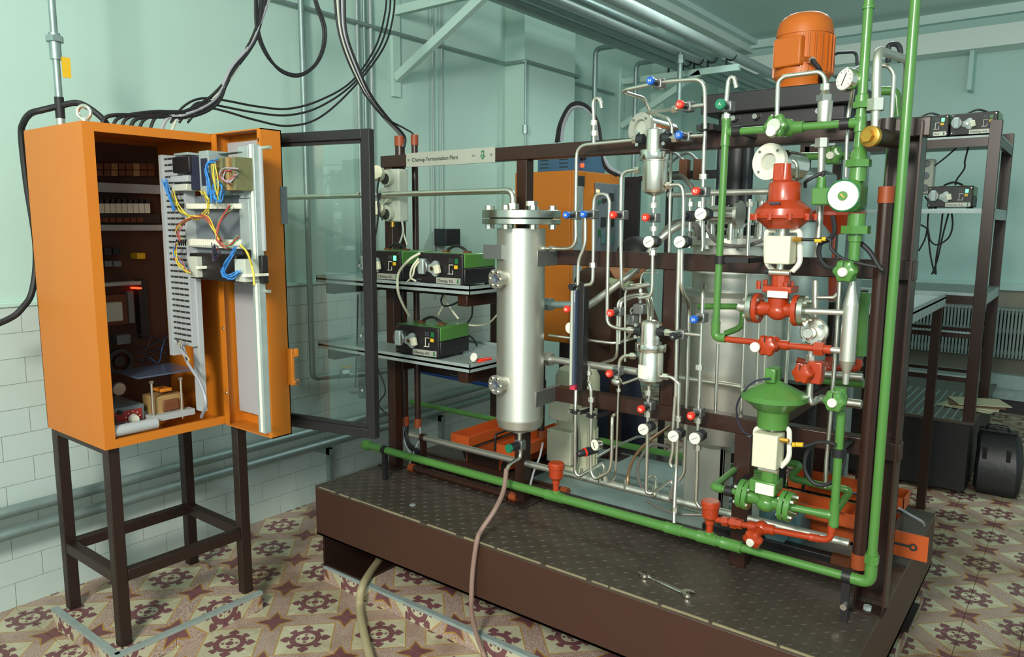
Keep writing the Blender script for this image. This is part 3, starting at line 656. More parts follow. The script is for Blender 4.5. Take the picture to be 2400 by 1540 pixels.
# lower filter lines
cv = SP('H', [(745, 600)], Y=2.36)[0]
run('pair pipe curving over to the lower filter top, outer one', [('H', [(690, 760, 2.33), (690, 690, 2.33), (760, 640, 2.36), (930, 612, 2.42), (985, 660, 2.36), (985, 830, 2.30)])], r=.0054, fil=.045)
run('pair pipe curving over to the lower filter top, inner one', [('H', [(715, 760, 2.34), (716, 690, 2.34), (800, 650, 2.38), (920, 634, 2.42), (952, 680, 2.33), (955, 840, 2.28)])], r=.0054, fil=.045)
run('steel pipe hooking over just below the middle rail', [('H', [(752, 1200, 2.31), (752, 620, 2.31), (768, 575, 2.31), (800, 545, 2.33), (950, 530, 2.5)])], r=.0042, fil=.03)
valve('H', (700, 770), 'redknob', 'red knob valve left of the lower filter, halfway down', 'S3', Y=2.32)
run('two fingered steel pipe dropping from the halfway red valve', [('H', [(686, 790, 2.33), (683, 1150, 2.33), (640, 1190, 2.36), (545, 1215, 2.6)])], r=.0054, tees=[[('H', [(708, 800, 2.33), (702, 1050, 2.33)])]], Y=2.33)
run('thin steel pipe with two block fittings behind the lower filter', [('H', [(1030, 432, 2.42), (905, 432, 2.42), (885, 500, 2.42), (880, 870, 2.42)])], r=.0042, fil=.025, nuts=[('H', (883, 590), (0, 0, 1), 2.42)])
for q, lab in (((882, 748), 'grey block fitting on the thin pipe, upper one'), ((805, 842), 'grey block fitting on the thin pipe, lower one')):
    t = SP('H', [q], Y=2.40)[0]; MB().box(t - V((.02, .02, .018)), t + V((.02, .02, .018))).hexn(t + V((0, 0, .018)), t + V((0, 0, .03)), .009).build('block_fitting', 'greysteel', None, lab, 'fitting', 'grey block fittings', bevel=.003)
run('thin steel link between the two block fittings', [('H', [(845, 730, 2.4), (800, 745, 2.4), (798, 830, 2.4)])], r=.0042, fil=.02)
run('steel pipe running from the vessel clamp past the flowmeter to the lower filter', [('H', [(95, 975, 2.33), (670, 1046, 2.36), (790, 1012, 2.4), (870, 990, 2.33)])], r=.005, fil=.03)
run('steel pipe from the lower filter inlet hooking down to the crossing pipe', [('H', [(790, 935), (795, 975, 2.33), (740, 1020, 2.36)])], r=.0047, fil=.025)
run('steel elbow pipe from the lower filter side down to the red S7 valve', [('H', [(850, 1150), (745, 1150), (705, 1190), (700, 1250)])], nuts=[('H', (818, 1152), (1, 0, 0))], fil=.04)
run('steel crossing pipe end with clamp left of the flowmeter', [('H', [(85, 712, 2.37), (300, 712, 2.37)])], r=.0135, mt='galv', nuts=[('H', (92, 708), (1, 0, 0), 2.37)])
run('thick grey crossing pipe from the vessel to behind the lower filter', [('H', [(85, 1178, 2.37), (860, 1288, 2.37)])], r=.0135, mt='satin', nuts=[('H', (92, 1180), (1, 0, 0), 2.37)])
run('diagonal steel tube rising behind the middle rail', [('H', [(400, 735, 2.45), (470, 700, 2.45), (870, 400, 2.5), (1060, 130, 2.55)]), ('G', [(1250, 1330, 2.6), (1370, 1340, 2.65)])], r=.014, mt='satin', fil=.09)
valve('H', (330, 738), 'redknob', 'red knob valve left of the flowmeter', 'S6', Y=2.31)
t = SP('H', [(287, 912)], Y=2.3)[0]; MB().lathe(t + V((0, .03, 0)), (0, -1, 0), [(0, .012), (.03, .012), (.03, .0215), (.036, .0215), (.038, .019)], 24).build('white_disc_valve', 'white', None, 'white round disc handle behind the flowmeter', 'valve')
valve('H', (690, 1282), 'redknob', 'red knob valve marked S7 on the thick crossing pipe', 'S7', Y=2.3)
t = SP('H', [(680, 1372)], Y=2.32)[0]; MB().sph(t, .018, sc=(1.2, 1, .9)).cyl(t, t + V((.0, 0, .04)), .012).build('drain_trap', 'steel', None, 'small rounded steel trap under the S7 valve', 'trap')
run('steel pipe from the small trap to the lower filter base', [('H', [(735, 1390, 2.31), (860, 1345, 2.31)])], r=.005)
run('steel pipe falling from the small trap to the manifold', [('I', [(667, 150, 2.32), (662, 240, 2.32), (640, 890, 2.32), (600, 945, 2.38)])], r=.0042, nuts=[('I', (665, 190), (0, 0, 1), 2.32)])
# right port of lower filter
run('short steel pipe from the lower filter to the blue valve riser', [('H', [(1075, 940), (1230, 958), (1405, 975)])], nuts=[('H', (1118, 950), (1, 0, 0))])
valve('H', (1238, 965), 'blackknob', 'black knob valve with white centre right of the lower filter', 'o')
run('steel riser through the blue valve down past two unions', [('H', [(1432, 545, 2.33), (1422, 610), (1410, 880), (1398, 1250), (1390, 1540)]), ('I', [(1326, 200), (1316, 470), (1308, 900), (1300, 1110), (1330, 1150)])], nuts=[('H', (1392, 1250)), ('I', (1316, 440)), ('I', (1312, 660))], fil=.02)
valve('H', (1412, 822), 'blueknob', 'blue knob valve in front of the fermenter tank', 'S4'); valve('I', (1322, 372), 'redknob', 'red knob valve in front of the fermenter tank at the lower rail', 'S5')
cvalve('I', (1336, 562), 'white faced valve below the lower rail, rightmost of three')
run('steel pipe from the lower filter side curving down to the green main pipe', [('H', [(1045, 1328), (1150, 1330), (1212, 1392)]), ('I', [(1160, 140), (1155, 430), (1148, 620), (1135, 880), (1122, 1160, 2.22), (1120, 1282, 2.2)])], nuts=[('H', (1100, 1330), (1, 0, 0)), ('I', (1154, 425)), ('I', (1124, 1170), (0, 0, 1), 2.22)], fil=.045)
cvalve('I', (1162, 545), 'white faced valve below the lower rail, middle of three')
run('steel outlet pipe under the lower filter reaching the manifold', [('H', [(958, 1400), (955, 1540)]), ('I', [(908, 200), (905, 400), (898, 700), (890, 1030), (930, 1040), (1085, 935, 2.36), (1112, 960, 2.36), (1100, 1095, 2.3)])], nuts=[('I', (908, 212)), ('I', (904, 390))], fil=.03)
valve('I', (918, 318), 'redknob', 'red knob valve under the lower filter', 'S6'); cvalve('I', (918, 490), 'white faced valve below the lower rail, leftmost of three')
run('short hooked steel pipe beside the outlet pipe', [('I', [(915, 905, 2.34), (950, 890, 2.34), (972, 930, 2.32), (965, 1060, 2.28)])], r=.0054, fil=.03)
# flowmeter
a, b = SP('H', [(352, 525)], Y=2.28)[0], SP('H', [(345, 1445)], Y=2.28)[0]; fx0 = (a.x + b.x) / 2
fm = thing('flowmeter', (fx0, 2.28, b.z), 'tall black flowmeter with clear measuring tube between the pipes', 'flowmeter')
MB().box((fx0 - .004, 2.28, b.z), (fx0 + .022, 2.315, a.z)).build('case', 'black', fm, bevel=.002)
MB().box((fx0 - .027, 2.262, b.z + .018), (fx0 - .004, 2.305, a.z - .024)).build('measuring_tube', 'glassdark', fm, bevel=.004)
MB().cyl((fx0 - .016, 2.260, b.z + .02), (fx0 - .016, 2.260, a.z - .026), .0055).build('float_rod', 'paleplastic', fm)
MB().box((fx0 - .025, 2.268, a.z - .026), (fx0 - .003, 2.31, a.z)).build('head_block', 'steel', fm, bevel=.002)
MB().box((fx0 - .025, 2.268, b.z), (fx0 - .003, 2.308, b.z + .02)).build('foot_block', 'labelred', fm, label='red warning label block')
MB().cyl((fx0 - .014, 2.268, a.z - .013), (fx0 - .014, 2.245, a.z - .013), .0115).build('needle_knob', 'blackknob', fm)
run('steel pipe from the flowmeter foot looping along the floor to the manifold', [('H', [(330, 1440, 2.285)]), ('I', [(312, 300), (305, 860), (335, 900), (530, 790, 2.36), (548, 830, 2.36), (550, 920, 2.32)])], fil=.03, nuts=[('I', (552, 915), (0, 0, 1), 2.32)])
run('steel pipe with gauge connection looping beside the flowmeter pipe', [('H', [(380, 1440, 2.33), (430, 1390, 2.33)]), ('I', [(425, 135), (440, 190), (440, 300), (435, 860), (470, 925), (590, 860), (606, 760), (612, 400), (640, 385, 2.36)])], fil=.035, nuts=[('I', (442, 268))])
run('small steel nipple above the gauge pipe', [('H', [(442, 1240, 2.31), (440, 1360, 2.31)])], r=.0054, nuts=[('H', (442, 1300), (0, 0, 1), 2.31)])
run('thin steel pipe leading back from the regulator', [('I', [(475, 745, 2.29), (640, 650, 2.45), (820, 572, 2.7), (890, 572, 2.75)])], r=.005, fil=.03)
gp = SP('I', [(462, 640)], Y=2.22)[0]
gg = thing('pressure_regulator', gp - V((0, 0, .03)), 'small white pressure gauge on black regulator with orange ring', 'regulator')
MB().lathe(gp + V((.01, .02, 0)), (-.3, -1, .05), [(0, .02), (.018, .0225), (.022, .0225)], 28).build('gauge_case', 'chrome', gg); MB().lathe(gp + V((.01, .02, 0)), (-.3, -1, .05), [(.0221, .0195), (.0228, .0195)], 28).build('dial', 'white', gg)
MB().obox(gp + V((.002, -.0045, .0)), .002, .001, .022, (1, -.3, .4), (0, 1, 0), (-.4, 0, 1)).build('needle', 'black', gg)
q = SP('I', [(425, 690)], Y=2.24)[0]; f = V((-.45, -.85, -.12)).normalized()
MB().lathe(q, f, [(-.03, .015), (.012, .016), (.014, .013), (.045, .0125), (.05, .009)], 20).build('regulator_body', 'blackknob', gg); MB().ring(q + f * .016, f, .0165, .012, .006, 20).build('orange_ring', 'redknob', gg)
for q, lab in (((312, 368), 'black pipe clamp on the flowmeter drain pipe'), ((442, 400), 'black pipe clamp beside it on the gauge pipe')):
    p = SP('I', [q], Y=YP)[0]; t = thing('pipe_clamp', p, lab, 'clamp', 'black pipe clamps')
    MB().cyl(p - V((0, 0, .007)), p + V((0, 0, .007)), .014).box(p + V((-.026, -.006, -.006)), p + V((.026, .004, .006))).beam(p + V((.02, 0, 0)), p + V((.035, .07, .004)), .01, .012).build('strap', 'black', t)
    for dx in (-.021, .021): MB().cyl(p + V((dx, -.006, 0)), p + V((dx, -.012, 0)), .0045).build('screw', 'chrome', t)
# ------------------------------------------------------------------ big manifold and green main
a, b = S(962, 1012, Y=2.36), S(1990, 1284, Y=2.36); b.z = a.z = (a.z + b.z) / 2
mf = thing('steam_manifold', (a + b) / 2, 'long stainless manifold pipe running the length of the rack near the deck', 'pipe')
MB().cyl(a, b, .0136, seg=24).build('tube', 'satin', mf)
for x in (1368, 1410, 1470, 1535, 1575):
    q = S(x, 1012 + (x - 962) * .265 - 12, Y=2.36); MB().cyl((q.x, 2.345, a.z), (q.x, 2.345, a.z + .04), .0055).build('stub', 'steel', mf)
q = S(992, 1020, Y=2.36); MB().box((q.x - .008, 2.345, DZ), (q.x + .008, 2.375, a.z - .014)).ring((q.x - .012, 2.36, a.z), (1, 0, 0), .018, .0125, .024).build('bracket', 'brown', mf)
YG = 2.2; GR = .0165; GS = .0128
a, b = S(862, 1043, Y=YG), S(2034, 1366, Y=YG); gz = (a.z + b.z) / 2; a.z = b.z = gz; top = S(2152, -60, Y=YG)
gm = thing('green_main_pipe', ((a.x + b.x) / 2, YG, gz), 'long green supply pipe along the skid front turning up at the right corner', 'pipe')
rx = (b.x + S(2120, 400, Y=YG).x) / 2 + .0
xq = S(1736, 1284, Y=YG).x; MB().cyl(a, V((xq, YG, gz)), GR, seg=20).build('tube', 'green', gm); MB().tube([V((xq, YG, gz)), V((rx, YG, gz)), V((rx, YG, top.z + .4))], GS, 20, .04, 8).build('tube', 'green', gm)
def sleeve(p, q, r, par, mt='green', name='coupling'):
    d = (V(q) - V(p)).normalized(); L = (V(q) - V(p)).length
    return MB().lathe(p, d, [(0, r), (0, r * 1.16), (.005, r * 1.2), (.008, r * 1.14), (L - .008, r * 1.14), (L - .005, r * 1.2), (L, r * 1.16), (L, r)], 24).build(name, mt, par)
for x0, x1 in ((1280, 1318), (1560, 1600), (1635, 1680), (1690, 1738)):
    p0, p1 = S(x0, 1043 + (x0 - 862) * .2756, Y=YG), S(x1, 1043 + (x1 - 862) * .2756, Y=YG); sleeve((p0.x, YG, gz), (p1.x, YG, gz), GR, gm, name='tee')
sleeve((rx, YG, gz + .045), (rx, YG, gz + .095), GS, gm); MB().hexn((rx, YG, gz + .06), (rx, YG, gz + .085), GS * 1.55).build('union_nut', 'green', gm)
MB().tube([V((rx - .06, YG, gz)), V((rx, YG, gz)), V((rx, YG, gz + .055))], GS * 1.3, 20, .04, 8).build('elbow', 'green', gm)
MB().lathe(a - V((.03, 0, 0)), (1, 0, 0), [(0, .016), (.01, .024), (.035, .024), (.045, .018)], 20).build('end_cap', 'green', gm)
q = S(1985, 1345, Y=YG)
for xx in (q.x, S(902, 1055, Y=YG).x): MB().box((xx - .011, YG - .008, DZ), (xx + .011, YG + .008, gz)).ring((xx - .012, YG, gz), (1, 0, 0), GS * 1.5, GS, .024).build('support_clamp', 'black', gm)
MB().cyl((q.x, YG - .008, DZ + .05), (q.x, YG - .018, DZ + .05), .009).build('bolt', 'chrome', gm)
# red steam traps on the main
def trap(px, pytop, pybot, label):
    p0, p1 = S(px, pybot, Y=YG), S(px, pytop, Y=YG); h = p1.z - gz; x = p0.x
    t = thing('red_strainer', (x, YG, gz), label, 'strainer', 'red cup strainers on the green main pipe')
    MB().lathe((x, YG, gz), (0, 0, 1), [(GR * .8, .0115), (h * .38, .0115), (h * .4, .015), (h * .5, .015), (h * .52, .018), (h * .58, .026), (h * .82, .027), (h * .84, .029)], 24).build('cup', 'red', t)
    MB().lathe((x, YG, gz), (0, 0, 1), [(h * .84, .031), (h * .96, .031), (h, .027)], 12).build('cap', 'red', t)
    MB().lathe((x, YG, gz), (0, 0, 1), [(GR * .3, .016), (GR * 1.3, .0155), (GR * 1.5, .013)], 20).build('green_seat', 'green', t)
    return V((x, YG, gz + h * .7))
tr1 = trap(1303, 1084, 1150, 'red cup strainer on the green main, left one'); tr2 = trap(1662, 1172, 1262, 'red cup strainer on the green main, right one')
# pipes that lead off
L0 = tr2; e0 = SP('M', [(640, 970)], Y=YG)[0]; e1 = SP('M', [(1075, 1078)], Y=YG)[0]; up = SP('M', [(1090, 960)], Y=YG)[0]
rp = thing('red_drain_pipe', (e1.x, YG, e1.z), 'red drain pipe from the right strainer across to the green riser foot', 'pipe')
z1 = (L0.z - .02 + e1.z) / 2
MB().tube([L0 + V((.02, 0, -.02)), V((e1.x, YG, e1.z)), V((e1.x, YG, up.z + .01))], .0096, 18, .03, 7).build('tube', 'red', rp)
d = (V((e1.x, YG, e1.z)) - (L0 + V((.02, 0, -.02)))); 
for tt in (.06, .14, .19): q = L0 + V((.02, 0, -.02)) + d * tt; MB().hexn(q, q + d.normalized() * .02, .0155 if tt != .14 else .018).build('union_nut', 'red', rp)
dn_ = d.normalized(); sleeve(V((e1.x, YG, e1.z)) - dn_ * .06, V((e1.x, YG, e1.z)) - dn_ * .032, .01, rp, 'red'); sleeve(V((e1.x, YG, e1.z + .03)), V((e1.x, YG, e1.z + .06)), .01, rp, 'red')
q = L0 + V((.02, 0, -.02)) + d * .42
hv = thing('red_globe_valve', q - V((0, .05, .03)), 'red handwheel valve on the drain pipe near the deck', 'valve', 'red handwheel valves')
MB().sph(q, .023).cyl(q, q + V((-.005, -.05, -.012)), .015).cyl(q - d.normalized() * .04, q + d.normalized() * .04, .0155).build('body', 'red', hv); handwheel(q + V((-.004, -.045, -.012)), .0285, 'red', parent=hv, f=(-.1, -1, -.35))
# ------------------------------------------------------------------ control valves (diaphragm actuator on globe valve)
YV = 2.17
def cast_body(t, kk, left, right, body, mt, bon, plate, R, Y=YV, matef='flangesteel'):
    pl, pr, pb = SP(kk, [left, right, body], Y=Y); ax = (pr - pl).normalized(); s = CR[kk][2] * mpp(pb)
    b = MB().lathe(pl, ax, [(0, R * .5), (.012, R * .5), ((pr - pl).length * .28, R * .42), ((pr - pl).length * .5, R * .62), ((pr - pl).length * .72, R * .42), ((pr - pl).length - .012, R * .5), ((pr - pl).length, R * .5)], 28)
    b.sph(pb - V((0, 0, R * .12)), R * .72, sc=(1, .95, .85)); b.cyl(pb, pb + V((0, 0, R * 1.0)), R * .6, R * .66, 24).build('body', mt, t)
    flange(pl - ax * .006, ax, R, .014, mt, t, bl=.004); flange(pr - ax * .008, ax, R, .014, mt, t, bl=.004)
    flange(pl - ax * .0245, ax, R * .98, .0165, matef, t, name='mating_flange', bl=.009); flange(pr + ax * .008, ax, R * .98, .0165, matef, t, name='mating_flange', bl=.009)
    x0, y0, x1, y1 = bon; a, bq = SP(kk, [(x0, y1), (x1, y0)], Y=Y)
    MB().box((a.x, Y - .036, a.z), (bq.x, Y + .036, bq.z)).build('bonnet_flange', mt, t, bevel=.003)
    x0, y0, x1, y1 = plate; a, bq = SP(kk, [(x0, y1), (x1, y0)], Y=Y - .037)
    MB().box((a.x, Y - .039, a.z), (bq.x, Y - .0355, bq.z)).build('rating_plate', 'white', t)
    return pl, pr, ax
def yoke(t, kk, box, x0, x1, yt, yb, clampy, Y=YV, gland='yellow'):
    a, b = SP(kk, [(box[0], box[3]), (box[2], box[1])], Y=Y - .045)
    MB().box((a.x, Y - .055, a.z), (b.x, Y + .015, b.z)).build('positioner_box', 'cream', t, bevel=.004)
    for xx, sgn in ((x0, 1), (x1, -1)):
        q = SP(kk, [(xx + sgn * 90, yt), (xx, yt), (xx, yb - 70), (xx + sgn * 70, yb)], Y=Y)
        MB().tube(q, .0075, 8, .02).build('yoke_arm', 'white', t)
    a, b = SP(kk, [(x0 + 30, clampy), (x1 - 90, clampy)], Y=Y - .02); b.z = a.z
    MB().cyl(a, b, .0095).build('yoke_clamp', 'steel', t); MB().hexn(a - V((.012, 0, 0)), a, .008).build('clamp_nut', 'darkmetal', t)
    q = SP(kk, [(box[2] + 25, box[1] + 30)], Y=Y - .03)[0]
    MB().hexn(q - V((.015, 0, 0)), q + V((.02, 0, 0)), .007).build('cable_gland', 'brass', t)
    return q
# red valve
rc = SP('L', [(705, 560)], Y=YV)[0]
rv_ = thing('control_valve', rc, 'large red control valve with wide diaphragm actuator and cream positioner box', 'valve', 'diaphragm control valves')
mk = mpp(SP('K', [(745, 850)], Y=YV)[0]) * .25974
o, ctr = lathe_px(760, [(985, 140), (940, 190), (905, 235), (893, 245), (892, 262), (872, 264), (868, 250), (850, 246), (810, 240), (790, 215), (745, 160), (730, 140), (585, 138), (570, 128), (545, 62), (470, 48), (400, 44)], YV, 'red', 'actuator', rv_, k='K')
rz = SP('K', [(760, 880)], Y=YV)[0].z
for k2 in range(10):
    th = 2 * math.pi * (k2 + .3) / 10; q = V((ctr.x + math.cos(th) * 268 * mk, YV + math.sin(th) * 268 * mk, rz)); MB().hexn(q - V((0, 0, .009)), q + V((0, 0, .009)), .007).build('rim_bolt', 'red', rv_)
MB().box((ctr.x - .018, YV - 152 * mk - .024, SP('K', [(745, 770)], Y=YV)[0].z), (ctr.x + .012, YV - 152 * mk - .016, SP('K', [(745, 750)], Y=YV)[0].z)).build('tag_plate', 'navy', rv_)
MB().box((ctr.x - .03, YV - .02, SP('K', [(760, 560)], Y=YV)[0].z), (ctr.x + .0, YV + .02, SP('K', [(760, 398)], Y=YV)[0].z)).build('spring_cap', 'red', rv_, bevel=.004)
a, b = SP('K', [(720, 1400), (735, 985)], Y=YV); MB().cyl((ctr.x, YV, a.z), (ctr.x, YV, b.z), .011).build('stem', 'steel', rv_)
gq = yoke(rv_, 'K', (585, 1052, 830, 1300), 600, 905, 1000, 1370, 1378)
pl, pr, axx = cast_body(rv_, 'L', (520, 470), (878, 492), (705, 480), 'red', (600, 275, 862, 318), (610, 322, 795, 370), .0445)
a, b = SP('L', [(655, 285), (812, 180)], Y=YV); MB().cyl(((a.x + b.x) / 2, YV, a.z), ((a.x + b.x) / 2, YV, b.z), .026, seg=10).build('bonnet', 'red', rv_)
for dx in (-.038, .038):
    for dy in (-.028, .028): MB().hexn((ctr.x + dx - .012, YV + dy, a.z - .004), (ctr.x + dx - .012, YV + dy, a.z + .02), .007).build('bonnet_bolt', 'red', rv_)
pipe('steel_pipe', [pl - axx * .02, pl - axx * .05, SP('L', [(350, 452)], Y=YV)[0]], .0135, 'satin', 'short steel reducer left of the red control valve', fil=.01)
# green valve
gc = SP('M', [(545, 800)], Y=YV)[0]
gv = thing('control_valve', gc, 'large green control valve with cone shaped diaphragm actuator low on the rack', 'valve', 'diaphragm control valves')
o, ctr2 = lathe_px(672, [(1545, 135), (1400, 140), (1385, 150), (1375, 175), (1335, 215), (1300, 270), (1290, 282), (1285, 292), (1240, 292), (1236, 282), (1225, 262), (1130, 62), (1118, 40), (1000, 36)], YV, 'green', 'actuator', gv, k='L')
MB().box((ctr2.x - .022, YV - .035, SP('L', [(672, 1130)], Y=YV)[0].z), (ctr2.x + .01, YV + .03, SP('L', [(672, 1003)], Y=YV)[0].z)).build('handle_fin', 'green', gv, bevel=.004)
mk2 = mpp(SP('L', [(672, 1240)], Y=YV)[0]) * .25974
z0 = SP('L', [(620, 1228)], Y=YV)[0].z; 
MB().obox((ctr2.x - .02, YV - 215 * mk2, z0 + .004), .034, .003, .0105, (1, 0, 0), (0, .55, -.83), (0, .83, .55)).build('tag_plate', 'navy', gv)
a, b = SP('M', [(575, 530), (575, 160)], Y=YV); MB().cyl((ctr2.x, YV, a.z), (ctr2.x, YV, b.z), .011).build('stem', 'steel', gv)
gq2 = yoke(gv, 'M', (430, 218, 648, 458), 455, 735, 150, 470, 478)
pl2, pr2, ax2 = cast_body(gv, 'M', (392, 700), (690, 785), (548, 748), 'green', (435, 588, 655, 640), (455, 628, 610, 680), .0455, matef='green')
a, b = SP('M', [(500, 590), (650, 505)], Y=YV); MB().cyl(((a.x + b.x) / 2, YV, a.z), ((a.x + b.x) / 2, YV, b.z), .026, seg=10).build('bonnet', 'green', gv)
# green pipe left of green valve
e = SP('M', [(110, 635)], Y=YV)[0]; eb = SP('M', [(235, 560)], Y=YV + .17)[0]
gp1 = thing('green_pipe', e, 'green elbow pipe leading back from the low green control valve', 'pipe')
MB().tube([pl2 - ax2 * .02, e, V((e.x, YV + .2, e.z + .01))], .0105, 16, .022, 6).build('tube', 'green', gp1); MB().tube([e + V((.03, 0, 0)), e, e + V((0, .035, 0))], .0132, 16, .02, 6).build('elbow', 'green', gp1)
q = SP('M', [(240, 670)], Y=YV)[0]; MB().ring(q - V((.012, 0, 0)), (1, 0, 0), .016, .0105, .024).box(q + V((-.01, 0, -.006)), q + V((.01, .17, .006))).build('pipe_clamp', 'black', gp1)
# right riser with handwheels, cone separator, flow transmitter
xr0 = SP('M', [(1100, 900)], Y=YG)[0].x
def Z(kk, x, y, Y=YG): return SP(kk, [(x, y)], Y=Y)[0].z
gt = thing('green_riser', (xr0, YG, up.z), 'green riser pipe from the low tee up to the lower green handwheel', 'pipe')
ztee = Z('M', 1090, 870)
MB().cyl((xr0, YG, up.z), (xr0, YG, Z('L', 1290, 1400)), .0118, seg=20).build('tube', 'green', gt)
sleeve((xr0, YG, up.z + .004), (xr0, YG, ztee + .04), .0125, gt, name='tee')
MB().tube([pr2 + ax2 * .02, V((xr0, YG, ztee))], .0108, 16).build('branch', 'green', gt); sleeve(V((xr0 - .045, YG - .005, ztee)), V((xr0 - .01, YG, ztee)), .0118, gt, name='tee')
q = V((xr0, YG, Z('M', 1120, 350))); MB().ring(q - V((0, 0, .012)), (0, 0, 1), .0175, .0118, .024).box(q + V((-.01, .01, -.006)), q + V((.01, RY - YG, .006))).build('pipe_clamp', 'black', gt)
def hvalve(kk, at, R, label, bodydx=.02, Y=YG, mt='green', cap='white', zlen=.06, f=(-.1, -1, -.1)):
    p = SP(kk, [at], Y=Y - .045)[0]; p.y = Y
    t = thing('handwheel_valve', p - V((0, 0, zlen / 2)), label, 'valve', mt + ' handwheel valves')
    MB().sph(p, R * .72).cyl(p - V((0, 0, zlen / 2)), p + V((0, 0, zlen / 2)), R * .58).cyl(p, p + V((0, -.04, 0)), R * .5).build('body', mt, t)
    handwheel(p + V((0, -.035, 0)), R, mt, parent=t, f=f, cap=cap); return t, p
t1, h1 = hvalve('L', (1225, 1305), .0305, 'green handwheel valve under the cone separator'); t2, h2 = hvalve('K', (1320, 1365), .0305, 'green handwheel valve above the cone separator')
sx = (h1.x + h2.x) / 2
cs, cc = lathe_px(1345, [(1160, 26), (1060, 30), (950, 66), (945, 68), (440, 66), (300, 36), (215, 28)], YG, 'satin', 'cone_separator', None, k='L', label='stainless cylinder with tapered ends between two green handwheels', cat='separator', ang=4)
# transmitter
tx = thing('flow_transmitter', SP('K', [(1400, 1250)], Y=YG)[0], 'green flow transmitter with big round white dial at the upper right', 'transmitter')
a, b = SP('K', [(1165, 835), (1450, 535)], Y=YG - .04)
MB().box((a.x, YG - .045, a.z), (b.x, YG + .07, b.z)).build('housing', 'green', tx, bevel=.018)
dp = SP('K', [(1298, 690)], Y=YG - .046)[0]
MB().lathe(dp, (0, -1, 0), [(0, .043), (.004, .043), (.006, .040)], 36).build('dial_rim', 'dkgreen', tx); dl = MB().lathe(dp, (0, -1, 0), [(.005, .039), (.0075, .039), (.009, .036)], 36).build('dial', 'white', tx)
MB().lathe(dp, (0, -1, 0), [(.008, .013), (.014, .012)], 20).build('dial_hub', 'green', dl); MB().obox(dp + V((0, -.0145, 0)), .014, .002, .003, (1, 0, -1), (0, 1, 0), (1, 0, 1)).build('screw_slot', 'brass', dl)
cxk = SP('K', [(1440, 300)], Y=YG)[0].x; mkk = mpp((cxk, YG, 1.6)) * .25974
def kz(y): return SP('K', [(1420, y)], Y=YG)[0].z
MB().lathe((cxk, YG, 0), (0, 0, 1), [(kz(560), 75 * mkk), (kz(430), 70 * mkk)], 24).build('neck', 'green', tx)
MB().cyl((cxk, YG, kz(430)), (cxk, YG, kz(365)), 112 * mkk, seg=6).build('hex_collar', 'green', tx)
MB().lathe((cxk, YG, 0), (0, 0, 1), [(kz(365), 75 * mkk), (kz(290), 60 * mkk), (kz(250), 40 * mkk)], 24).build('reducer', 'green', tx)
cx2 = SP('K', [(1408, 1000)], Y=YG)[0].x
MB().lathe((cx2, YG, 0), (0, 0, 1), [(kz(960), 75 * mkk), (kz(850), 75 * mkk)], 24).cyl((cx2, YG, kz(1030)), (cx2, YG, kz(960)), 128 * mkk, seg=6).lathe((cx2, YG, 0), (0, 0, 1), [(kz(1290), 48 * mkk), (kz(1110), 48 * mkk), (kz(1100), 58 * mkk), (kz(1030), 58 * mkk)], 24).build('lower_union', 'green', tx)
a, b = SP('K', [(1010, 772), (1150, 615)], Y=YG - .02); MB().box((a.x, YG - .03, a.z), (b.x + .02, YG + .03, b.z)).build('terminal_box', 'green', tx, bevel=.004)
a, b = SP('K', [(1095, 620), (1095, 520)], Y=YG); MB().cyl(a, V((a.x, YG, b.z)), .0125).build('cable_entry', 'green', tx)
cb = SP('K', [(1095, 530), (1150, 500), (1080, 495), (960, 560), (905, 600)], Y=YG)
MB().cable([V((a.x, YG, b.z)), V((a.x + .005, YG, b.z + .012)), cb[2], cb[3], cb[4] + V((0, .05, 0))], .005).build('signal_cable', 'rubber', None, 'black cable from the transmitter entry to the red actuator', 'cable')
# green riser above transmitter, horizontal top pipe, down pipe
gu = thing('green_riser', SP('K', [(1455, 250)], Y=YG)[0], 'green riser above the transmitter leaving through the picture top', 'pipe')
xt = SP('J', [(1478, 700)], Y=YG)[0].x
MB().cyl((xt, YG, kz(255)), (xt, YG, SP('J', [(1500, 0)], Y=YG)[0].z + .35), .0125, seg=20).build('tube', 'green', gu)
def jz(y, x=1470): return SP('J', [(x, y)], Y=YG)[0].z
MB().cyl((xt, YG, jz(975)), (xt, YG, jz(920)), .0225, seg=6).lathe((xt, YG, 0), (0, 0, 1), [(jz(920), .018), (jz(860), .017), (jz(850), .013)], 20).build('union', 'green', gu)
sleeve((xt, YG, jz(1190)), (xt, YG, jz(1040)), .0132, gu, name='tee'); sleeve((xt, YG, jz(90)), (xt, YG, jz(60)), .0132, gu)
xl = SP('J', [(235, 1200)], Y=YG)[0].x; zt2 = (SP('J', [(400, 1185)], Y=YG)[0].z + SP('J', [(1100, 1130)], Y=YG)[0].z) / 2
gh = thing('green_pipe', V((xl, YG, Z('L', 165, 740))), 'green pipe along the top rail dropping at its left end', 'pipe')
zlb = Z('L', 170, 735)
MB().tube([V((xt, YG, zt2)), V((xl, YG, zt2)), V((xl - .004, YG, zlb)), V((xl + .03, YG, zlb))], .0108, 18, .02, 6).build('tube', 'green', gh)
sleeve((xl, YG, zt2 - .04), (xl, YG, zt2 + .04), .0115, gh, name='tee'); sleeve((xl + .005, YG, zt2), (xl + .045, YG, zt2), .0115, gh, name='tee'); sleeve((xt - .05, YG, zt2), (xt - .005, YG, zt2), .0115, gh, name='tee')
MB().tube([V((xl - .004, YG, zlb + .05)), V((xl - .004, YG, zlb)), V((xl + .03, YG, zlb))], .014, 18, .02, 6).build('elbow', 'green', gh)
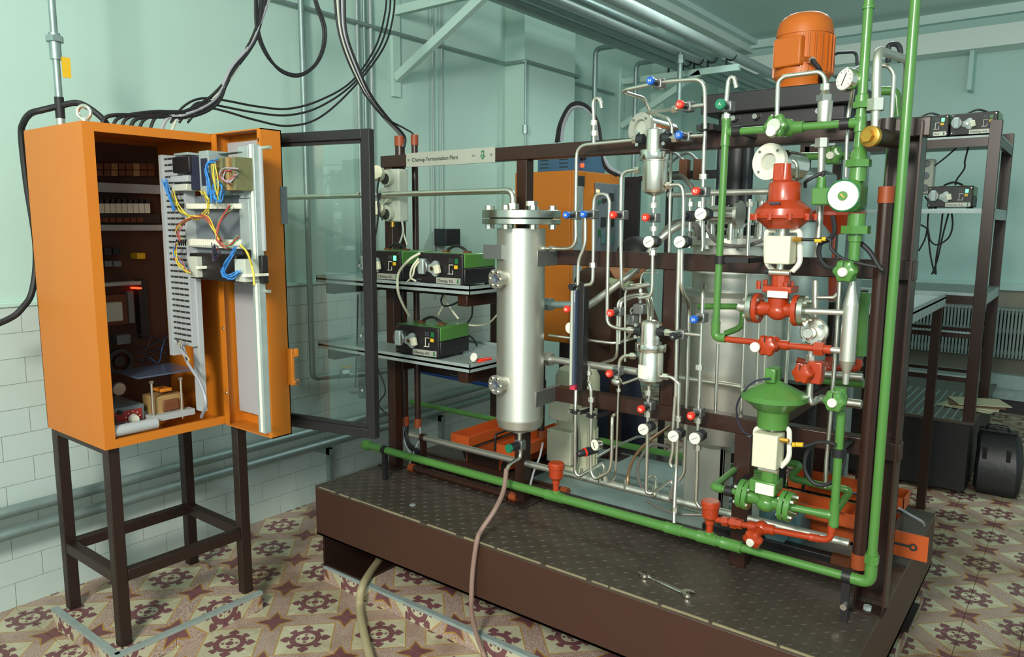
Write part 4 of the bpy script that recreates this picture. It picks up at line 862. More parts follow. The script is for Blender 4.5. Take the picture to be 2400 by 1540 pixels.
for kk, xx, yy in (('J', 335, 1185), ('J', 1310, 1120)):
    q = SP(kk, [(xx, yy)], Y=YG)[0]; MB().ring(V((q.x - .012, YG, zt2)), (1, 0, 0), .0165, .0108, .024).box(V((q.x - .01, YG, zt2 - .006)), V((q.x + .01, RY, zt2 + .006))).build('pipe_clamp', 'black', gh)
q = SP('K', [(180, 1265)], Y=YG)[0]; MB().ring(V((xl, YG, q.z - .012)), (0, 0, 1), .0165, .0108, .024).box(V((xl + .005, YG - .006, q.z - .008)), V((xl + .09, YG + .006, q.z + .008))).box(V((xl + .08, YG, q.z - .008)), V((xl + .09, RY, q.z + .008))).build('pipe_clamp', 'black', gh)
q = SP('J', [(700, 1150)], Y=YG - .04)[0]
tv = thing('handwheel_valve', V((q.x + .01, YG, zt2)) - V((0, 0, .03)), 'green handwheel valve in the middle of the top rail pipe', 'valve', 'green handwheel valves')
MB().sph((q.x + .015, YG, zt2), .026).cyl((q.x + .015, YG, zt2), (q.x, YG - .04, zt2), .02).cyl((q.x - .02, YG, zt2), (q.x + .06, YG, zt2), .0165).build('body', 'green', tv); hw = handwheel(V((q.x, YG - .035, zt2)), .0325, 'green', parent=tv, f=(-.12, -1, .1), cap=None)
MB().lathe(V((q.x, YG - .07, zt2)), (-.12, -1, .1), [(0, .02), (.004, .019)], 20).build('index_ring', 'paleplastic', hw); MB().lathe(V((q.x - .004, YG - .07, zt2 - .016)), (-.12, -1, .1), [(0, .0145), (.009, .0145), (.011, .012)], 20).build('cap', 'white', hw)
# red line at mid height
a = V((xl + .03, YG, zlb)); b = SP('L', [(1170, 855)], Y=YG)[0]; ee = SP('L', [(1270, 855)], Y=YG)[0]; b.z = ee.z = (zlb + b.z) / 2; a.z = b.z
rm = thing('red_pipe', a, 'red pipe between the green elbow and the cone separator', 'pipe')
MB().cyl(a, b, .0096, seg=18).build('tube', 'red', rm)
q = SP('L', [(1080, 845)], Y=YG)[0]; MB().hexn((q.x - .013, YG, b.z), (q.x + .013, YG, b.z), .021).cyl((q.x + .013, YG, b.z), (b.x + .005, YG, b.z), .013).build('union_nut', 'red', rm)
MB().cyl(b, V((ee.x + .03, YG, b.z)), .0088).build('steel_stub', 'satin', rm)
q = SP('L', [(665, 815)], Y=YG)[0]
hv2 = thing('red_globe_valve', V((q.x, YG, b.z - .03)), 'red handwheel valve on the mid height red pipe', 'valve', 'red handwheel valves')
MB().sph((q.x, YG, b.z), .025).cyl((q.x, YG, b.z), (q.x - .005, YG - .045, b.z), .018).cyl((q.x - .035, YG, b.z), (q.x + .045, YG, b.z), .0145).build('body', 'red', hv2); h = handwheel(V((q.x - .004, YG - .03, b.z)), .0305, 'red', parent=hv2, f=(-.1, -1, 0), cap=None)
MB().lathe(V((q.x - .03, YG - .066, b.z - .004)), (-.1, -1, 0), [(0, .0145), (.008, .0145), (.01, .012)], 20).build('cap', 'white', h)
# steel fitting + small red handwheel below
q = SP('L', [(1035, 690)], Y=YG + .03)[0]
st = thing('steam_trap', q - V((0, 0, .2)), 'round steel steam trap with bolted cover behind the red pipe', 'trap')
MB().lathe(q + V((0, .03, 0)), (-.1, -1, .1), [(0, .03), (.02, .041), (.03, .041), (.034, .036)], 28).build('body', 'steel', st)
for k2 in range(4):
    th = 2 * math.pi * (k2 + .5) / 4; r2 = q + V((.03 * math.cos(th), -.012, .03 * math.sin(th))); MB().hexn(r2, r2 + V((0, -.012, 0)), .0065).build('bolt', 'chrome', st)
MB().lathe(q + V((-.008, -.012, -.002)), (-.1, -1, .1), [(0, .016), (.02, .016), (.022, .014)], 20).build('test_button', 'steel', st)
a, b = SP('L', [(1010, 780), (1000, 960)], Y=YG + .03); MB().cyl(a, V((a.x, a.y, b.z)), .009).hexn(V((a.x, a.y, b.z)), V((a.x, a.y, b.z + .02)), .014).build('outlet', 'steel', st)
q2 = SP('L', [(940, 1060)], Y=YG - .02)[0]
rb = thing('red_globe_valve', q2 - V((0, 0, .04)), 'small red handwheel valve hanging below the steam trap', 'valve', 'red handwheel valves')
MB().box(q2 + V((.005, .01, -.03)), q2 + V((.045, .05, .035))).build('body', 'red', rb, bevel=.004); handwheel(q2 + V((.0, .012, 0)), .0295, 'red', parent=rb, f=(-.25, -1, 0), cap=None)
run('bent steel pipe under the small red handwheel', [('L', [(1000, 1100, 2.21), (990, 1280, 2.21), (1010, 1330, 2.21), (1050, 1310, 2.24), (1060, 1290, 2.3)])], r=.009, mt='satin', fil=.03)
run('stainless link from the red control valve to the cone separator', [('W', [pr + axx * .02]), ('L', [(1290, 510, YG)])], r=.0085, mt='satin')
run('tall thin steel pipe left of the cone separator', [('K', [(1270, 1440, 2.25)]), ('L', [(1265, 220, 2.25), (1240, 700, 2.25), (1200, 1200, 2.25), (1180, 1480, 2.25)]), ('M', [(1040, 420, 2.25), (1030, 640, 2.25)])], r=.0062, mt='steel')
run('steel elbow pipe behind the cone separator', [('L', [(1245, 340, 2.28), (1215, 375, 2.28), (1060, 375, 2.28)])], r=.0062)
run('thick steel riser behind the red control valve', [('L', [(1045, 220, 2.3), (1040, 600, 2.3)])], r=.0095, mt='satin')
for n_, (x0, x1) in enumerate(((420, 370), (540, 515), (605, 580), (815, 770))):
    run('thin upright steel tube of the tank bundle, number %s from the left' % ('first', 'second', 'third', 'fourth')[n_], [('L', [(x0 + (8 if n_ == 0 else 0), 130 if n_ == 0 else 520, 2.42), (x1, 1480 if n_ == 0 else 1250, 2.42)])], r=.0055)
run('thin upright steel tube rising behind the upper red actuator', [('K', [(455, 720, 2.42), (430, 1240, 2.42)])], r=.0062, nuts=[('K', (455, 765), (0, 0, 1), 2.42)])
run('thin steel upright before the tank left of the green drop', [('L', [(165, 790, 2.4), (140, 1450, 2.4)])], r=.0055)
# top right stainless work
run('steel pipe bridging over the green valve to the strainer', [('J', [(695, 1080), (706, 740), (760, 690), (1080, 648), (1132, 700), (1132, 790)])], fil=.035, Y=2.22, nuts=[('J', (1132, 785))])
sp_ = thing('pipe_strainer', SP('J', [(1125, 1100)], Y=2.24)[0], 'stainless strainer cylinder with hexagon cap behind the top green pipe', 'strainer')
lathe_px(1128, [(1100, 60), (915, 66)], 2.24, 'satin', 'cylinder', sp_, k='J'); lathe_px(1130, [(915, 78), (860, 76)], 2.24, 'greysteel', 'hex_cap', sp_, k='J', seg=6); lathe_px(1132, [(860, 50), (825, 30), (790, 26)], 2.24, 'steel', 'neck', sp_, k='J')
run('stainless riser pipe below the strainer', [('K', [(1102, 180, 2.26), (1095, 500, 2.26), (1080, 900, 2.26), (1060, 1240, 2.26)])], r=.0098, mt='satin', nuts=[('K', (1102, 210), (0, 0, 1), 2.26)])
q = SP('J', [(1335, 722)], Y=2.2)[0]; f = V((-.5, -.85, .1)).normalized()
pg = thing('pressure_gauge', q - V((0, 0, .04)), 'round white pressure gauge in chrome case near the motor', 'gauge')
MB().lathe(q, f, [(-.012, .024), (-.01, .0315), (.008, .0315), (.012, .029)], 32).build('case', 'chrome', pg); dlp = MB().lathe(q, f, [(.0121, .0275), (.013, .0275)], 32).build('dial', 'white', pg)
sd = f.cross(V((0, 0, 1))).normalized(); u2 = sd.cross(f)
MB().obox(q + f * .0138, .0025, .0008, .034, sd + u2 * .4, f, u2 - sd * .4).build('needle', 'black', dlp)
for k2 in range(9):
    th = math.radians(-40 + 32.5 * k2); w2 = q + f * .0136 + (sd * math.cos(th) + u2 * math.sin(th)) * .0225; MB().obox(w2, .0045, .0006, .0012, sd * math.cos(th) + u2 * math.sin(th), f, -sd * math.sin(th) + u2 * math.cos(th)).build('scale_mark', 'ink', dlp)
run('thin steel pipe from the gauge arching to the green riser', [('J', [(1390, 660, 2.22), (1420, 620, 2.24), (1470, 600, 2.28)])], r=.006, fil=.02)
run('thin steel pipe dropping from the gauge', [('J', [(1385, 720, 2.22), (1375, 860, 2.24), (1350, 980, 2.26), (1335, 1080, 2.26)]), ('K', [(1330, 170, 2.26), (1320, 520, 2.26)])], r=.0055)
A = SP('J', [(1605, 450)], Y=2.2)[0]; Bq = back('J', (1885, 545), A)
run('thick stainless pipe rising beside the green riser and turning back at the top', [('J', [(1585, 1160, 2.2), (1592, 900, 2.2)]), ('W', [A, Bq, SP('J', [(1850, 975)], Y=Bq.y)[0]])], r=.0118, mt='satin', fil=.04, nuts=[('J', (1590, 945), (0, 0, 1), 2.2)])
run('thin steel hoop pipe behind the thick stainless pipe', [('J', [(1640, 590, 2.35), (1700, 595, 2.35), (1755, 660, 2.35), (1730, 1060, 2.35)])], r=.0062, fil=.04)
q = SP('J', [(1548, 1232)], Y=2.13)[0]
bv = thing('brass_valve', q - V((0, 0, .03)), 'brass capped angle valve at the foot of the thick stainless pipe', 'valve')
f = V((-.35, -1, .0)).normalized()
MB().cyl(q - f * .12, q, .024).cyl(q - f * .07, q - f * .07 + V((0, 0, .05)), .02).build('body', 'dbrown', bv); MB().lathe(q, f, [(-.004, .027), (.008, .027), (.01, .024)], 28).build('cap', 'brass', bv); MB().cyl(q + f * .01, q + f * .024, .0165, seg=6).build('hex', 'brass', bv)
# light coloured sight glass flanges
def sglass(kk, at, R, ri, label, mt, f, Y):
    q = SP(kk, [at], Y=Y)[0]; s = CR[kk][2] * mpp(q); f = V(f).normalized()
    t = thing('sight_lamp', q - V((0, 0, R * s)), label, 'sight glass', 'round flanged sight glasses')
    MB().ring(q, f, R * s, ri * s, .018, 40).build('flange', mt, t); MB().cyl(q - f * .14, q, R * s * .8, seg=32).build('barrel', 'chrome', t)
    MB().lathe(q, f, [(.002, ri * s * .99), (.003, ri * s * .8)], 28).build('pane', 'paleplastic', t)
    a1 = f.cross(V((0, 0, 1))).normalized()
    for k2 in range(4):
        th = math.pi / 4 + k2 * math.pi / 2; p = q + f * .018 + (a1 * math.cos(th) + V((0, 0, 1)) * math.sin(th)) * R * s * .78; MB().cyl(p, p + f * .003, .004).build('screw', 'greysteel', t)
sglass('K', (648, 385), 163, 76, 'bright white round flange with glass pane above the red actuator', 'white', (-.25, -1, .05), 2.3)
sglass('G', (905, 520), 132, 74, 'grey round flange with dark opening behind the upper filter', 'plate', (-.3, -1, .1), 2.44)
run('thin steel loop beside the bright sight glass', [('K', [(840, 370, 2.3), (870, 390, 2.3), (882, 440, 2.3), (880, 540, 2.25)])], r=.0052, fil=.03)
# gooseneck with green knob valve
run('steel gooseneck vent with hooked end above the green knob valve', [('G', [(1618, 500, 2.22), (1622, 280, 2.22), (1638, 110, 2.22), (1660, 76, 2.22), (1690, 84, 2.22), (1710, 170, 2.22)])], fil=.02, nuts=[('G', (1620, 420), (0, 0, 1), 2.22)], r=.0068)
valve('G', (1640, 332), 'greenknob', 'green knob valve on the gooseneck vent', 'A', Y=2.22, rk2=.016)
# position cables
cb = SP('K', [(905, 1085), (1040, 1085), (1140, 1075), (1180, 1090), (1190, 1170), (1300, 1260), (1450, 1300), (1600, 1330)], Y=YV)
MB().cable(cb, .0045).build('signal_cable', 'rubber', None, 'black cable with yellow ends from the red valve positioner', 'cable', 'black signal cables')
for (x0, x1, dz) in ((860, 910, 0), (1040, 1100, 8), (1105, 1140, -6)):
    a, b = SP('K', [(x0, 1085 + dz), (x1, 1085 + dz)], Y=YV); MB().cyl(a, b, .0058).build('cable_marker', 'yellow', None, 'yellow cable marker by the red positioner, %s' % {860: 'left', 1040: 'middle', 1105: 'right'}[x0], 'marker', 'yellow cable markers')
cb = SP('K', [(1200, 870), (1215, 1000), (1170, 1080), (1090, 1120), (1075, 1230), (1130, 1320), (1220, 1350)], Y=YV + .03)
MB().cable(cb, .007).build('signal_cable', 'rubber', None, 'thick black cable loop behind the upper green handwheel', 'cable', 'black signal cables')
cb = SP('K', [(1340, 1085), (1440, 1110), (1540, 1200), (1620, 1330), (1660, 1360)], Y=YV + .06); MB().cable(cb, .007).build('signal_cable', 'rubber', None, 'thick black cable passing behind the transmitter to the conduit', 'cable', 'black signal cables')
cb = SP('M', [(700, 280), (760, 285), (860, 300), (960, 270), (1060, 270), (1120, 290)], Y=YV); MB().cable(cb, .0055).build('signal_cable', 'rubber', None, 'black cable leaving the green valve positioner', 'cable', 'black signal cables')
cb = SP('M', [(950, 285), (880, 350), (860, 480), (920, 590), (1020, 620), (1130, 560), (1180, 440), (1190, 330)], Y=YV + .04); MB().cable(cb, .006).build('signal_cable', 'rubber', None, 'black cable loop left of the green riser', 'cable', 'black signal cables')
for (x0, x1) in ((760, 785), (790, 850)):
    a, b = SP('M', [(x0, 287), (x1, 290)], Y=YV); MB().cyl(a, b, .007).build('cable_marker', 'yellow', None, 'yellow cable marker by the green positioner, %s' % ('left' if x0 == 760 else 'right'), 'marker', 'yellow cable markers')
cb = SP('L', [(640, 1105, 2.12), (500, 1130, 2.12), (400, 1220, 2.12), (335, 1350, 2.14), (345, 1480, 2.16)]) + SP('M', [(345, 160, 2.15), (400, 210, 2.14), (440, 218, 2.13)]); MB().cable(cb, .0028).build('air_hose', 'navy', None, 'thin dark blue air hose looping left of the green actuator', 'hose')
# ------------------------------------------------------------------ fermenter tank, drive and head fittings
TX, TY, TR = -1.105, 2.86, .205
tk = thing('fermenter_tank', (TX, TY, DZ + .004), 'big stainless fermenter tank on sheet metal legs behind the rack', 'tank')
MB().lathe((TX, TY, 0), (0, 0, 1), [(.70, .05), (.72, TR * .7), (.76, TR * .95), (.80, TR), (1.30, TR), (1.305, TR * 1.03), (1.33, TR * 1.04), (1.335, TR * .98), (1.345, TR * .9)], 56).build('shell', 'satin', tk)
MB().lathe((TX, TY, 0), (0, 0, 1), [(1.335, TR * .75), (1.52, TR * .75), (1.525, TR * .98), (1.55, TR * .98), (1.555, TR * .6)], 48).build('neck', 'satin', tk)
MB().ring((TX, TY, 1.42), (0, 0, 1), TR * 1.02, TR * .96, .012, 48).build('handrail_ring', 'steel', tk)
a, b = S(1607, 1000, Y=2.70), S(1690, 1195, Y=2.70)
MB().box((a.x, 2.70, DZ + .004), (b.x, 2.715, .86)).box((b.x - .015, 2.70, DZ + .004), (b.x, 2.78, .86)).build('leg', 'satin', tk, bevel=.002)
for (x, y) in ((TX + .15, 2.97), (TX - .17, 2.97)): MB().box((x - .06, y, DZ + .004), (x + .06, y + .02, .86)).build('leg', 'satin', tk)
for k2 in range(9):
    th = 2 * math.pi * k2 / 9 + .3; q = V((TX + math.cos(th) * TR * .86, TY + math.sin(th) * TR * .86, 1.55)); MB().hexn(q - V((0, 0, .04)), q + V((0, 0, .022)), .011).build('head_bolt', 'chrome', tk)
random.seed(11)
for k2, (dx, dy, r, h) in enumerate(((-.11, -.08, .022, .12), (-.04, -.13, .016, .16), (.06, -.12, .02, .10), (.12, -.05, .024, .14), (-.14, .03, .016, .13), (.02, -.06, .03, .07))):
    q = V((TX + dx, TY + dy, 1.55)); MB().lathe(q, (0, 0, 1), [(0, r), (h * .4, r), (h * .42, r * 1.35), (h * .55, r * 1.35), (h * .57, r * .7), (h, r * .7)], 18).hexn(q + V((0, 0, h)), q + V((0, 0, h + .02)), r).build('head_port', 'chrome', tk)
dr = thing('agitator_drive', (TX, TY, 1.60), 'black agitator column with long black belt housing above the fermenter', 'drive')
MB().lathe((TX, TY, 0), (0, 0, 1), [(1.56, .075), (1.6, .075), (1.61, .052), (2.0, .052)], 32).build('column', 'black', dr)
MB().cyl((TX - .055, TY - .04, 1.62), (TX - .055, TY - .04, 2.0), .012).build('guide_rod', 'darkmetal', dr); MB().cyl((TX + .06, TY - .05, 1.62), (TX + .06, TY - .05, 2.0), .02).build('guide_rod', 'darkmetal', dr)
a, b = S(1642, 268, Y=2.68), S(1962, 196, Y=2.68)
bz0, bz1 = 2.005, 2.075
MB().box((a.x, 2.68, bz0), (b.x + .05, 3.0, bz1)).build('belt_housing', 'black', dr, bevel=.004)
MB().box((a.x + .06, 2.72, bz0 - .05), (b.x + .02, 2.98, bz0)).build('mounting_plate', 'black', dr, bevel=.003)
for x in (a.x + .12, a.x + .2, b.x - .06): MB().hexn((x, 2.71, bz0 - .02), (x, 2.69, bz0 - .02), .01).build('bolt', 'chrome', dr)
# motor
mx = S(1884, 120, Y=2.84).x; mo = thing('electric_motor', (mx, 2.84, bz1), 'orange upright electric motor with finned body on the belt housing', 'motor')
def qz(y): return S(1884, y, Y=2.84).z
mm = mpp((mx, 2.84, 2.2))
MB().lathe((mx, 2.84, 0), (0, 0, 1), [(bz1, 55 * mm), (qz(190), 58 * mm), (qz(182), 64 * mm), (qz(90), 62 * mm), (qz(84), 61 * mm)], 40).build('stator', 'motororange', mo)
MB().lathe((mx, 2.84, 0), (0, 0, 1), [(qz(88), 63.5 * mm), (qz(72), 62.5 * mm), (qz(55), 58 * mm), (qz(43), 48 * mm), (qz(37), 38 * mm), (qz(36), 10 * mm)], 40).build('fan_cowl', 'motororange', mo)
for k2 in range(28):
    th = 2 * math.pi * k2 / 28
    if 3.45 < th < 4.75: continue
    d = V((math.cos(th), math.sin(th), 0)); MB().obox(V((mx, 2.84, (qz(178) + qz(92)) / 2)) + d * 64 * mm, .012, .0035, qz(92) - qz(178), d, d.cross(V((0, 0, 1))), (0, 0, 1)).build('fin', 'motororange', mo)
d = V((-.25, -.97, 0)).normalized(); tbx = V((mx, 2.84, (qz(165) + qz(98)) / 2)) + d * 60 * mm - d.cross(V((0, 0, 1))) * -.0
MB().obox(tbx, .035, .105, qz(100) - qz(168), d, d.cross(V((0, 0, 1))), (0, 0, 1)).build('terminal_box', 'motororange', mo, bevel=.006)
gl = tbx + V((.06, .0, -.03)); MB().cyl(gl, gl + V((.03, -.03, -.012)), .011).build('cable_gland', 'chrome', mo)
MB().cable([gl + V((.03, -.03, -.012)), gl + V((.055, -.02, -.05)), V((mx + .075, 2.8, bz1 + .02)), V((mx + .08, 2.83, bz1 - .03))], .008).build('motor_cable', 'rubber', mo)
# horizontal steel pipes and hoses near the head
run('horizontal stainless pipe running in front of the agitator column', [('G', [(1120, 1090, 2.55), (1480, 1072, 2.55), (2010, 1058, 2.55)])], r=.0108, mt='satin')
run('horizontal stainless guard pipe across the tank front', [('H', [(1195, 1335, 2.6), (1770, 1420, 2.6)])], r=.0095, mt='steel')
q = SP('K', [(290, 860)], Y=2.6)[0]; md = thing('addition_pump_head', q - V((0, 0, .04)), 'chrome cylinder with round end plate lying on the fermenter head', 'fitting')
MB().cyl(q - V((.07, 0, 0)), q + V((.02, 0, 0)), .034, seg=28).build('barrel', 'chrome', md); MB().cyl(q + V((.02, 0, 0)), q + V((.032, 0, 0)), .05, seg=32).build('end_plate', 'steel', md)
MB().cyl(q - V((0, 0, .09)), q, .012).build('foot', 'steel', md)
cb = [SP('G', [(1130, 940)], Y=2.6)[0], SP('G', [(1230, 930)], Y=2.55)[0], SP('G', [(1310, 1000)], Y=2.52)[0], SP('G', [(1330, 1040)], Y=2.52)[0]]; MB().cable(cb, .009, 8).build('braided_hose', 'hosegrey', None, 'grey braided hose arching left of the R2 valve', 'hose', 'braided hoses')
cb = SP('K', [(60, 950, 2.5), (80, 1020, 2.5), (150, 1100, 2.48), (270, 1140, 2.48), (420, 1140, 2.48), (570, 1090, 2.5)]); MB().cable(cb, .0065, 8).build('braided_hose', 'hosegrey', None, 'grey braided hose sagging in front of the fermenter head', 'hose', 'braided hoses')
cb = SP('G', [(1060, 1450, 2.55), (1150, 1350, 2.6), (1260, 1320, 2.62), (1360, 1360, 2.62), (1400, 1460, 2.6)]); MB().cable(cb, .013, 8).build('braided_hose', 'hosegrey', None, 'thick grey hose looping behind the white faced valves', 'hose', 'braided hoses')
cb = SP('I', [(738, 985, 2.4), (745, 880, 2.42), (790, 750, 2.5), (900, 620, 2.6), (1080, 490, 2.75)]); MB().cable(cb, .0065, 8).build('braided_hose', 'copperhose', None, 'copper coloured braided hose rising from the manifold', 'hose', 'braided hoses')
cb = SP('I', [(890, 1040, 2.4), (840, 960, 2.42), (820, 850, 2.45), (850, 740, 2.5), (940, 640, 2.6), (1080, 660, 2.65)]); MB().cable(cb, .0065, 8).build('braided_hose', 'hosegrey', None, 'grey braided hose bowed beside the outlet pipe', 'hose', 'braided hoses')
cb = SP('I', [(900, 1100, 2.33), (1000, 1160, 2.3), (1150, 1205, 2.28), (1350, 1215, 2.3)]); MB().cable(cb, .0055, 8).build('braided_hose', 'hosegrey', None, 'brown hose lying along the manifold underside', 'hose', 'braided hoses')
# dark bench frame and glass bottle gear behind
q0, q1 = S(1556, 405, Y=3.2), S(1705, 408, Y=3.2)
db = thing('instrument_bench', (q0.x, 3.3, 0), 'black instrument bar with two brown connectors behind the upper filter', 'bench')
MB().box((q0.x - .05, 3.2, q0.z - .03), (q1.x + .05, 3.26, q0.z + .005)).build('bar', 'black', db)
for x in (q0.x - .04, q1.x + .02): MB().box((x, 3.31, 0), (x + .025, 3.335, q0.z - .03)).box((x, 3.2, q0.z - .055), (x + .025, 3.335, q0.z - .03)).build('leg', 'black', db)
for x in (1605, 1638):
    q = S(x, 395, Y=3.19); MB().box(q - V((.02, .02, .05)), q + V((.02, .02, .04))).build('connector', 'bakelite', db, bevel=.003)
    MB().cable([q + V((0, 0, .03)), q + V((-.06, 0, .07)), q + V((-.15, .02, .03)), q + V((-.22, .04, -.06))], .006).build('lead', 'greysteel', db)
q = S(1898, 520, Y=2.95); gj = thing('seed_vessel', (q.x, 2.95, q.z - .25), 'smaller dull steel seed vessel right of the red actuator', 'vessel')
MB().lathe((q.x, 2.95, q.z), (0, 0, 1), [(-.62, .06), (-.6, .085), (.17, .085), (.18, .07), (.2, .03)], 32).build('shell', 'galv', gj); MB().ring((q.x, 2.95, q.z + .0), (0, 0, 1), .095, .085, .03).build('band', 'black', gj)
for dx in (-.05, .05): MB().box((q.x + dx - .012, 2.95, DZ + .004), (q.x + dx + .012, 2.975, q.z - .58)).build('leg', 'darkmetal', gj)
# rear line: green, red and steel pipework of the back frame
RYY = 2.98
def rp_(pts, r, mt, lab): return pipe(mt + '_pipe', SP('K', pts, Y=RYY), r, mt, lab, fil=.03)
rp_([(860, 335), (1400, 325)], .0145, 'green', 'green rear pipe seen left of the transmitter neck'); 
t3, _ = hvalve('K', (1200, 320), .034, 'green handwheel valve on the rear pipe behind the strainer riser', Y=RYY)
q = SP('K', [(1735, 90)], Y=RYY)[0]; pipe('green_pipe', [q, V((q.x, RYY, DZ + .1)), V((q.x - .3, RYY, DZ + .1))], .0145, 'green', 'green rear riser at the right rack post', fil=.03)
pipe('green_pipe', SP('J', [(1640, 820), (1770, 820), (1790, 1060)], Y=2.75), .0145, 'green', 'green rear elbow beside the thick stainless pipe', fil=.03)
pipe('green_pipe', SP('L', [(1500, 330), (1480, 470), (1455, 900)], Y=2.8), .018, 'green', 'green rear riser right of the cone separator', fil=.03)
pipe('red_pipe', SP('L', [(880, 940), (1100, 1000), (1430, 1020), (1440, 930)], Y=2.8), .012, 'red', 'red rear pipe low behind the cone separator', fil=.03)
hvalve('L', (1135, 1000), .026, 'small red handwheel valve on the low rear red pipe', Y=2.8, mt='red')
pipe('green_pipe', SP('L', [(1050, 1110), (1480, 1150)], Y=2.7), .0165, 'green', 'green rear pipe low behind the cone separator', fil=.03)
pipe('steel_pipe', SP('L', [(1060, 1060), (1470, 1095)], Y=2.65), .012, 'satin', 'steel rear pipe above the low green one', fil=.03)
pipe('steel_pipe', SP('L', [(1080, 1290), (1460, 1340)], Y=2.42), .0145, 'steel', 'bright steel crossing pipe behind the lower green handwheel', fil=.03)
pipe('green_pipe', SP('L', [(-10, 455), (330, 455), (390, 480), (390, 640), (230, 700)], Y=2.5), .0108, 'green', 'green pipe bending across the tank front', fil=.03)
q = SP('K', [(1190, 865)], Y=RYY)[0]; ra = thing('control_valve', q - V((0, 0, .2)), 'red control valve actuator of the rear line, half hidden by the transmitter', 'valve', 'diaphragm control valves')
MB().lathe(q, (0, 0, 1), [(-.07, .05), (-.02, .1), (0, .12), (.012, .12), (.03, .09), (.06, .05), (.12, .045)], 30).build('actuator', 'red', ra); MB().lathe(q, (0, 0, 1), [(-.32, .03), (-.22, .045), (-.2, .02), (-.07, .02)], 20).build('body', 'red', ra)
pipe('green_pipe', [S(963, 942, Y=3.0), S(1165, 984, Y=2.98), S(1800, 1110, Y=2.98)], .0145, 'green', 'long green rear pipe crossing below the vessel', fil=.01)
pipe('blue_pipe', [S(980, 868, Y=3.1), S(1170, 906, Y=3.05)], .0155, 'bluepipe', 'blue pipe behind the lower tray shelf')
t5 = SP('M', [(760, 440)], Y=2.75)[0]
pipe('green_pipe', SP('M', [(690, 430), (830, 450), (740, 560), (1000, 620), (1240, 660), (1130, 820)], Y=2.6), .0125, 'green', 'green rear pipe zigzagging right of the low control valve', fil=.02)
q = SP('M', [(655, 1010)], Y=2.62)[0]; tb = thing('teal_pump', (q.x, 2.62, DZ + .004), 'teal painted pump block behind the red drain pipe', 'pump')
MB().box((q.x - .075, 2.6, DZ + .004), (q.x + .075, 2.74, q.z + .09)).build('casing', 'teal', tb, bevel=.012); MB().cyl((q.x, 2.6, q.z + .02), (q.x, 2.57, q.z + .02), .045).build('end_cover', 'teal', tb)
# cream pump with motor
pb = S(1352, 1112, Z=DZ + .004); py_ = pb.y + .1; px_ = S(1352, 1000, Y=py_).x; pu = thing('cream_pump', (px_, py_, DZ + .004), 'cream coloured upright pump motor with rounded hood behind the flowmeter', 'pump'); mp = mpp((px_, py_, .9))
def pz(y): return S(1352, y, Y=py_).z
MB().lathe((px_, py_, 0), (0, 0, 1), [(DZ + .004, .10), (DZ + .03, .10), (DZ + .035, 48 * mp), (pz(945), 48 * mp)], 32).build('body', 'motorcream', pu)
for k2 in range(24):
    th = 2 * math.pi * k2 / 24; d = V((math.cos(th), math.sin(th), 0)); MB().obox(V((px_, py_, (pz(1085) + pz(1000)) / 2)) + d * 49 * mp, .008, .004, pz(1000) - pz(1085), d, d.cross(V((0, 0, 1))), (0, 0, 1)).build('fin', 'motorcream', pu)
MB().lathe((px_, py_, 0), (0, 0, 1), [(pz(935), 53 * mp), (pz(880), 52 * mp), (pz(864), 44 * mp), (pz(857), 30 * mp), (pz(855), 5 * mp)], 32).build('hood', 'motorcream', pu)
q = S(1315, 915, Y=py_ - 53 * mp); MB().box((q.x - .0, q.y - .0, q.z + .01), (q.x + .04, q.y + .004, q.z + .022)).build('vent_slot', 'ink', pu)
for (x0, x1, y0, y1, n) in ((1285, 1340, 944, 982, 'terminal_box'), (1280, 1338, 1016, 1080, 'switch_box')):
    a, b = S(x0, y1, Y=py_ - .14), S(x1, y0, Y=py_ - .14); bx = MB().box((a.x, py_ - .14, a.z), (b.x, py_ - .05, b.z)).build(n, 'cream', pu, bevel=.006)
    for sx_ in (a.x + .012, b.x - .012):
        for sz_ in (a.z + .012, b.z - .012): MB().cyl((sx_, py_ - .14, sz_), (sx_, py_ - .143, sz_), .005).build('screw', 'paleplastic', bx)
a = S(1340, 962, Y=py_ - .1); MB().cable([a, a + V((.03, -.02, -.02)), a + V((.05, -.03, -.12)), a + V((.04, -.02, -.25)), a + V((.01, -.02, -.38))], .006).build('power_lead', 'rubber', pu)
# ------------------------------------------------------------------ second orange control cabinet
cy = 3.72; A0, A1 = S(1207, 405, Y=cy), S(1345, 400, Y=cy); zt_, zb_ = A0.z, S(1290, 800, Y=cy).z; X0, X1 = A0.x, A1.x
yb2 = S(1452, 415, X=X1).y
c2_ = thing('control_cabinet', ((X0 + X1) / 2, cy, 0), 'orange control cabinet behind the rack with grey instrument panel', 'cabinet', 'orange control cabinets')
MB().box((X0, cy, zb_), (X1 - .02, yb2, zt_)).build('body', 'orange', c2_, bevel=.006)
MB().box((X1 - .018, cy, zb_), (X1, yb2, zt_)).build('door_frame', 'orange', c2_, bevel=.004)
ya, yb_ = S(1392, 500, X=X1).y, S(1447, 500, X=X1).y
MB().box((X1, ya, zb_ + .35), (X1 + .012, yb_, zt_ - .06)).build('instrument_panel', 'greybox', c2_, bevel=.003)
for (px, py, w_, h_, mt_) in ((1400, 448, 6, 6, 'lamp_amber'), (1415, 470, 10, 8, 'ink'), (1432, 462, 10, 18, 'ink'), (1404, 473, 5, 6, 'dkgreen'), (1413, 520, 12, 22, 'ink'), (1432, 520, 12, 22, 'ink'), (1413, 560, 12, 22, 'teal'), (1432, 560, 12, 22, 'teal'), (1404, 545, 4, 16, 'dkgreen')):
    q = S(px, py, X=X1 + .012); s = mpp(q); MB().box((q.x, q.y - w_ * s * .8, q.z - h_ * s / 2), (q.x + .008, q.y + w_ * s * .8, q.z + h_ * s / 2)).build('instrument', mt_, c2_)
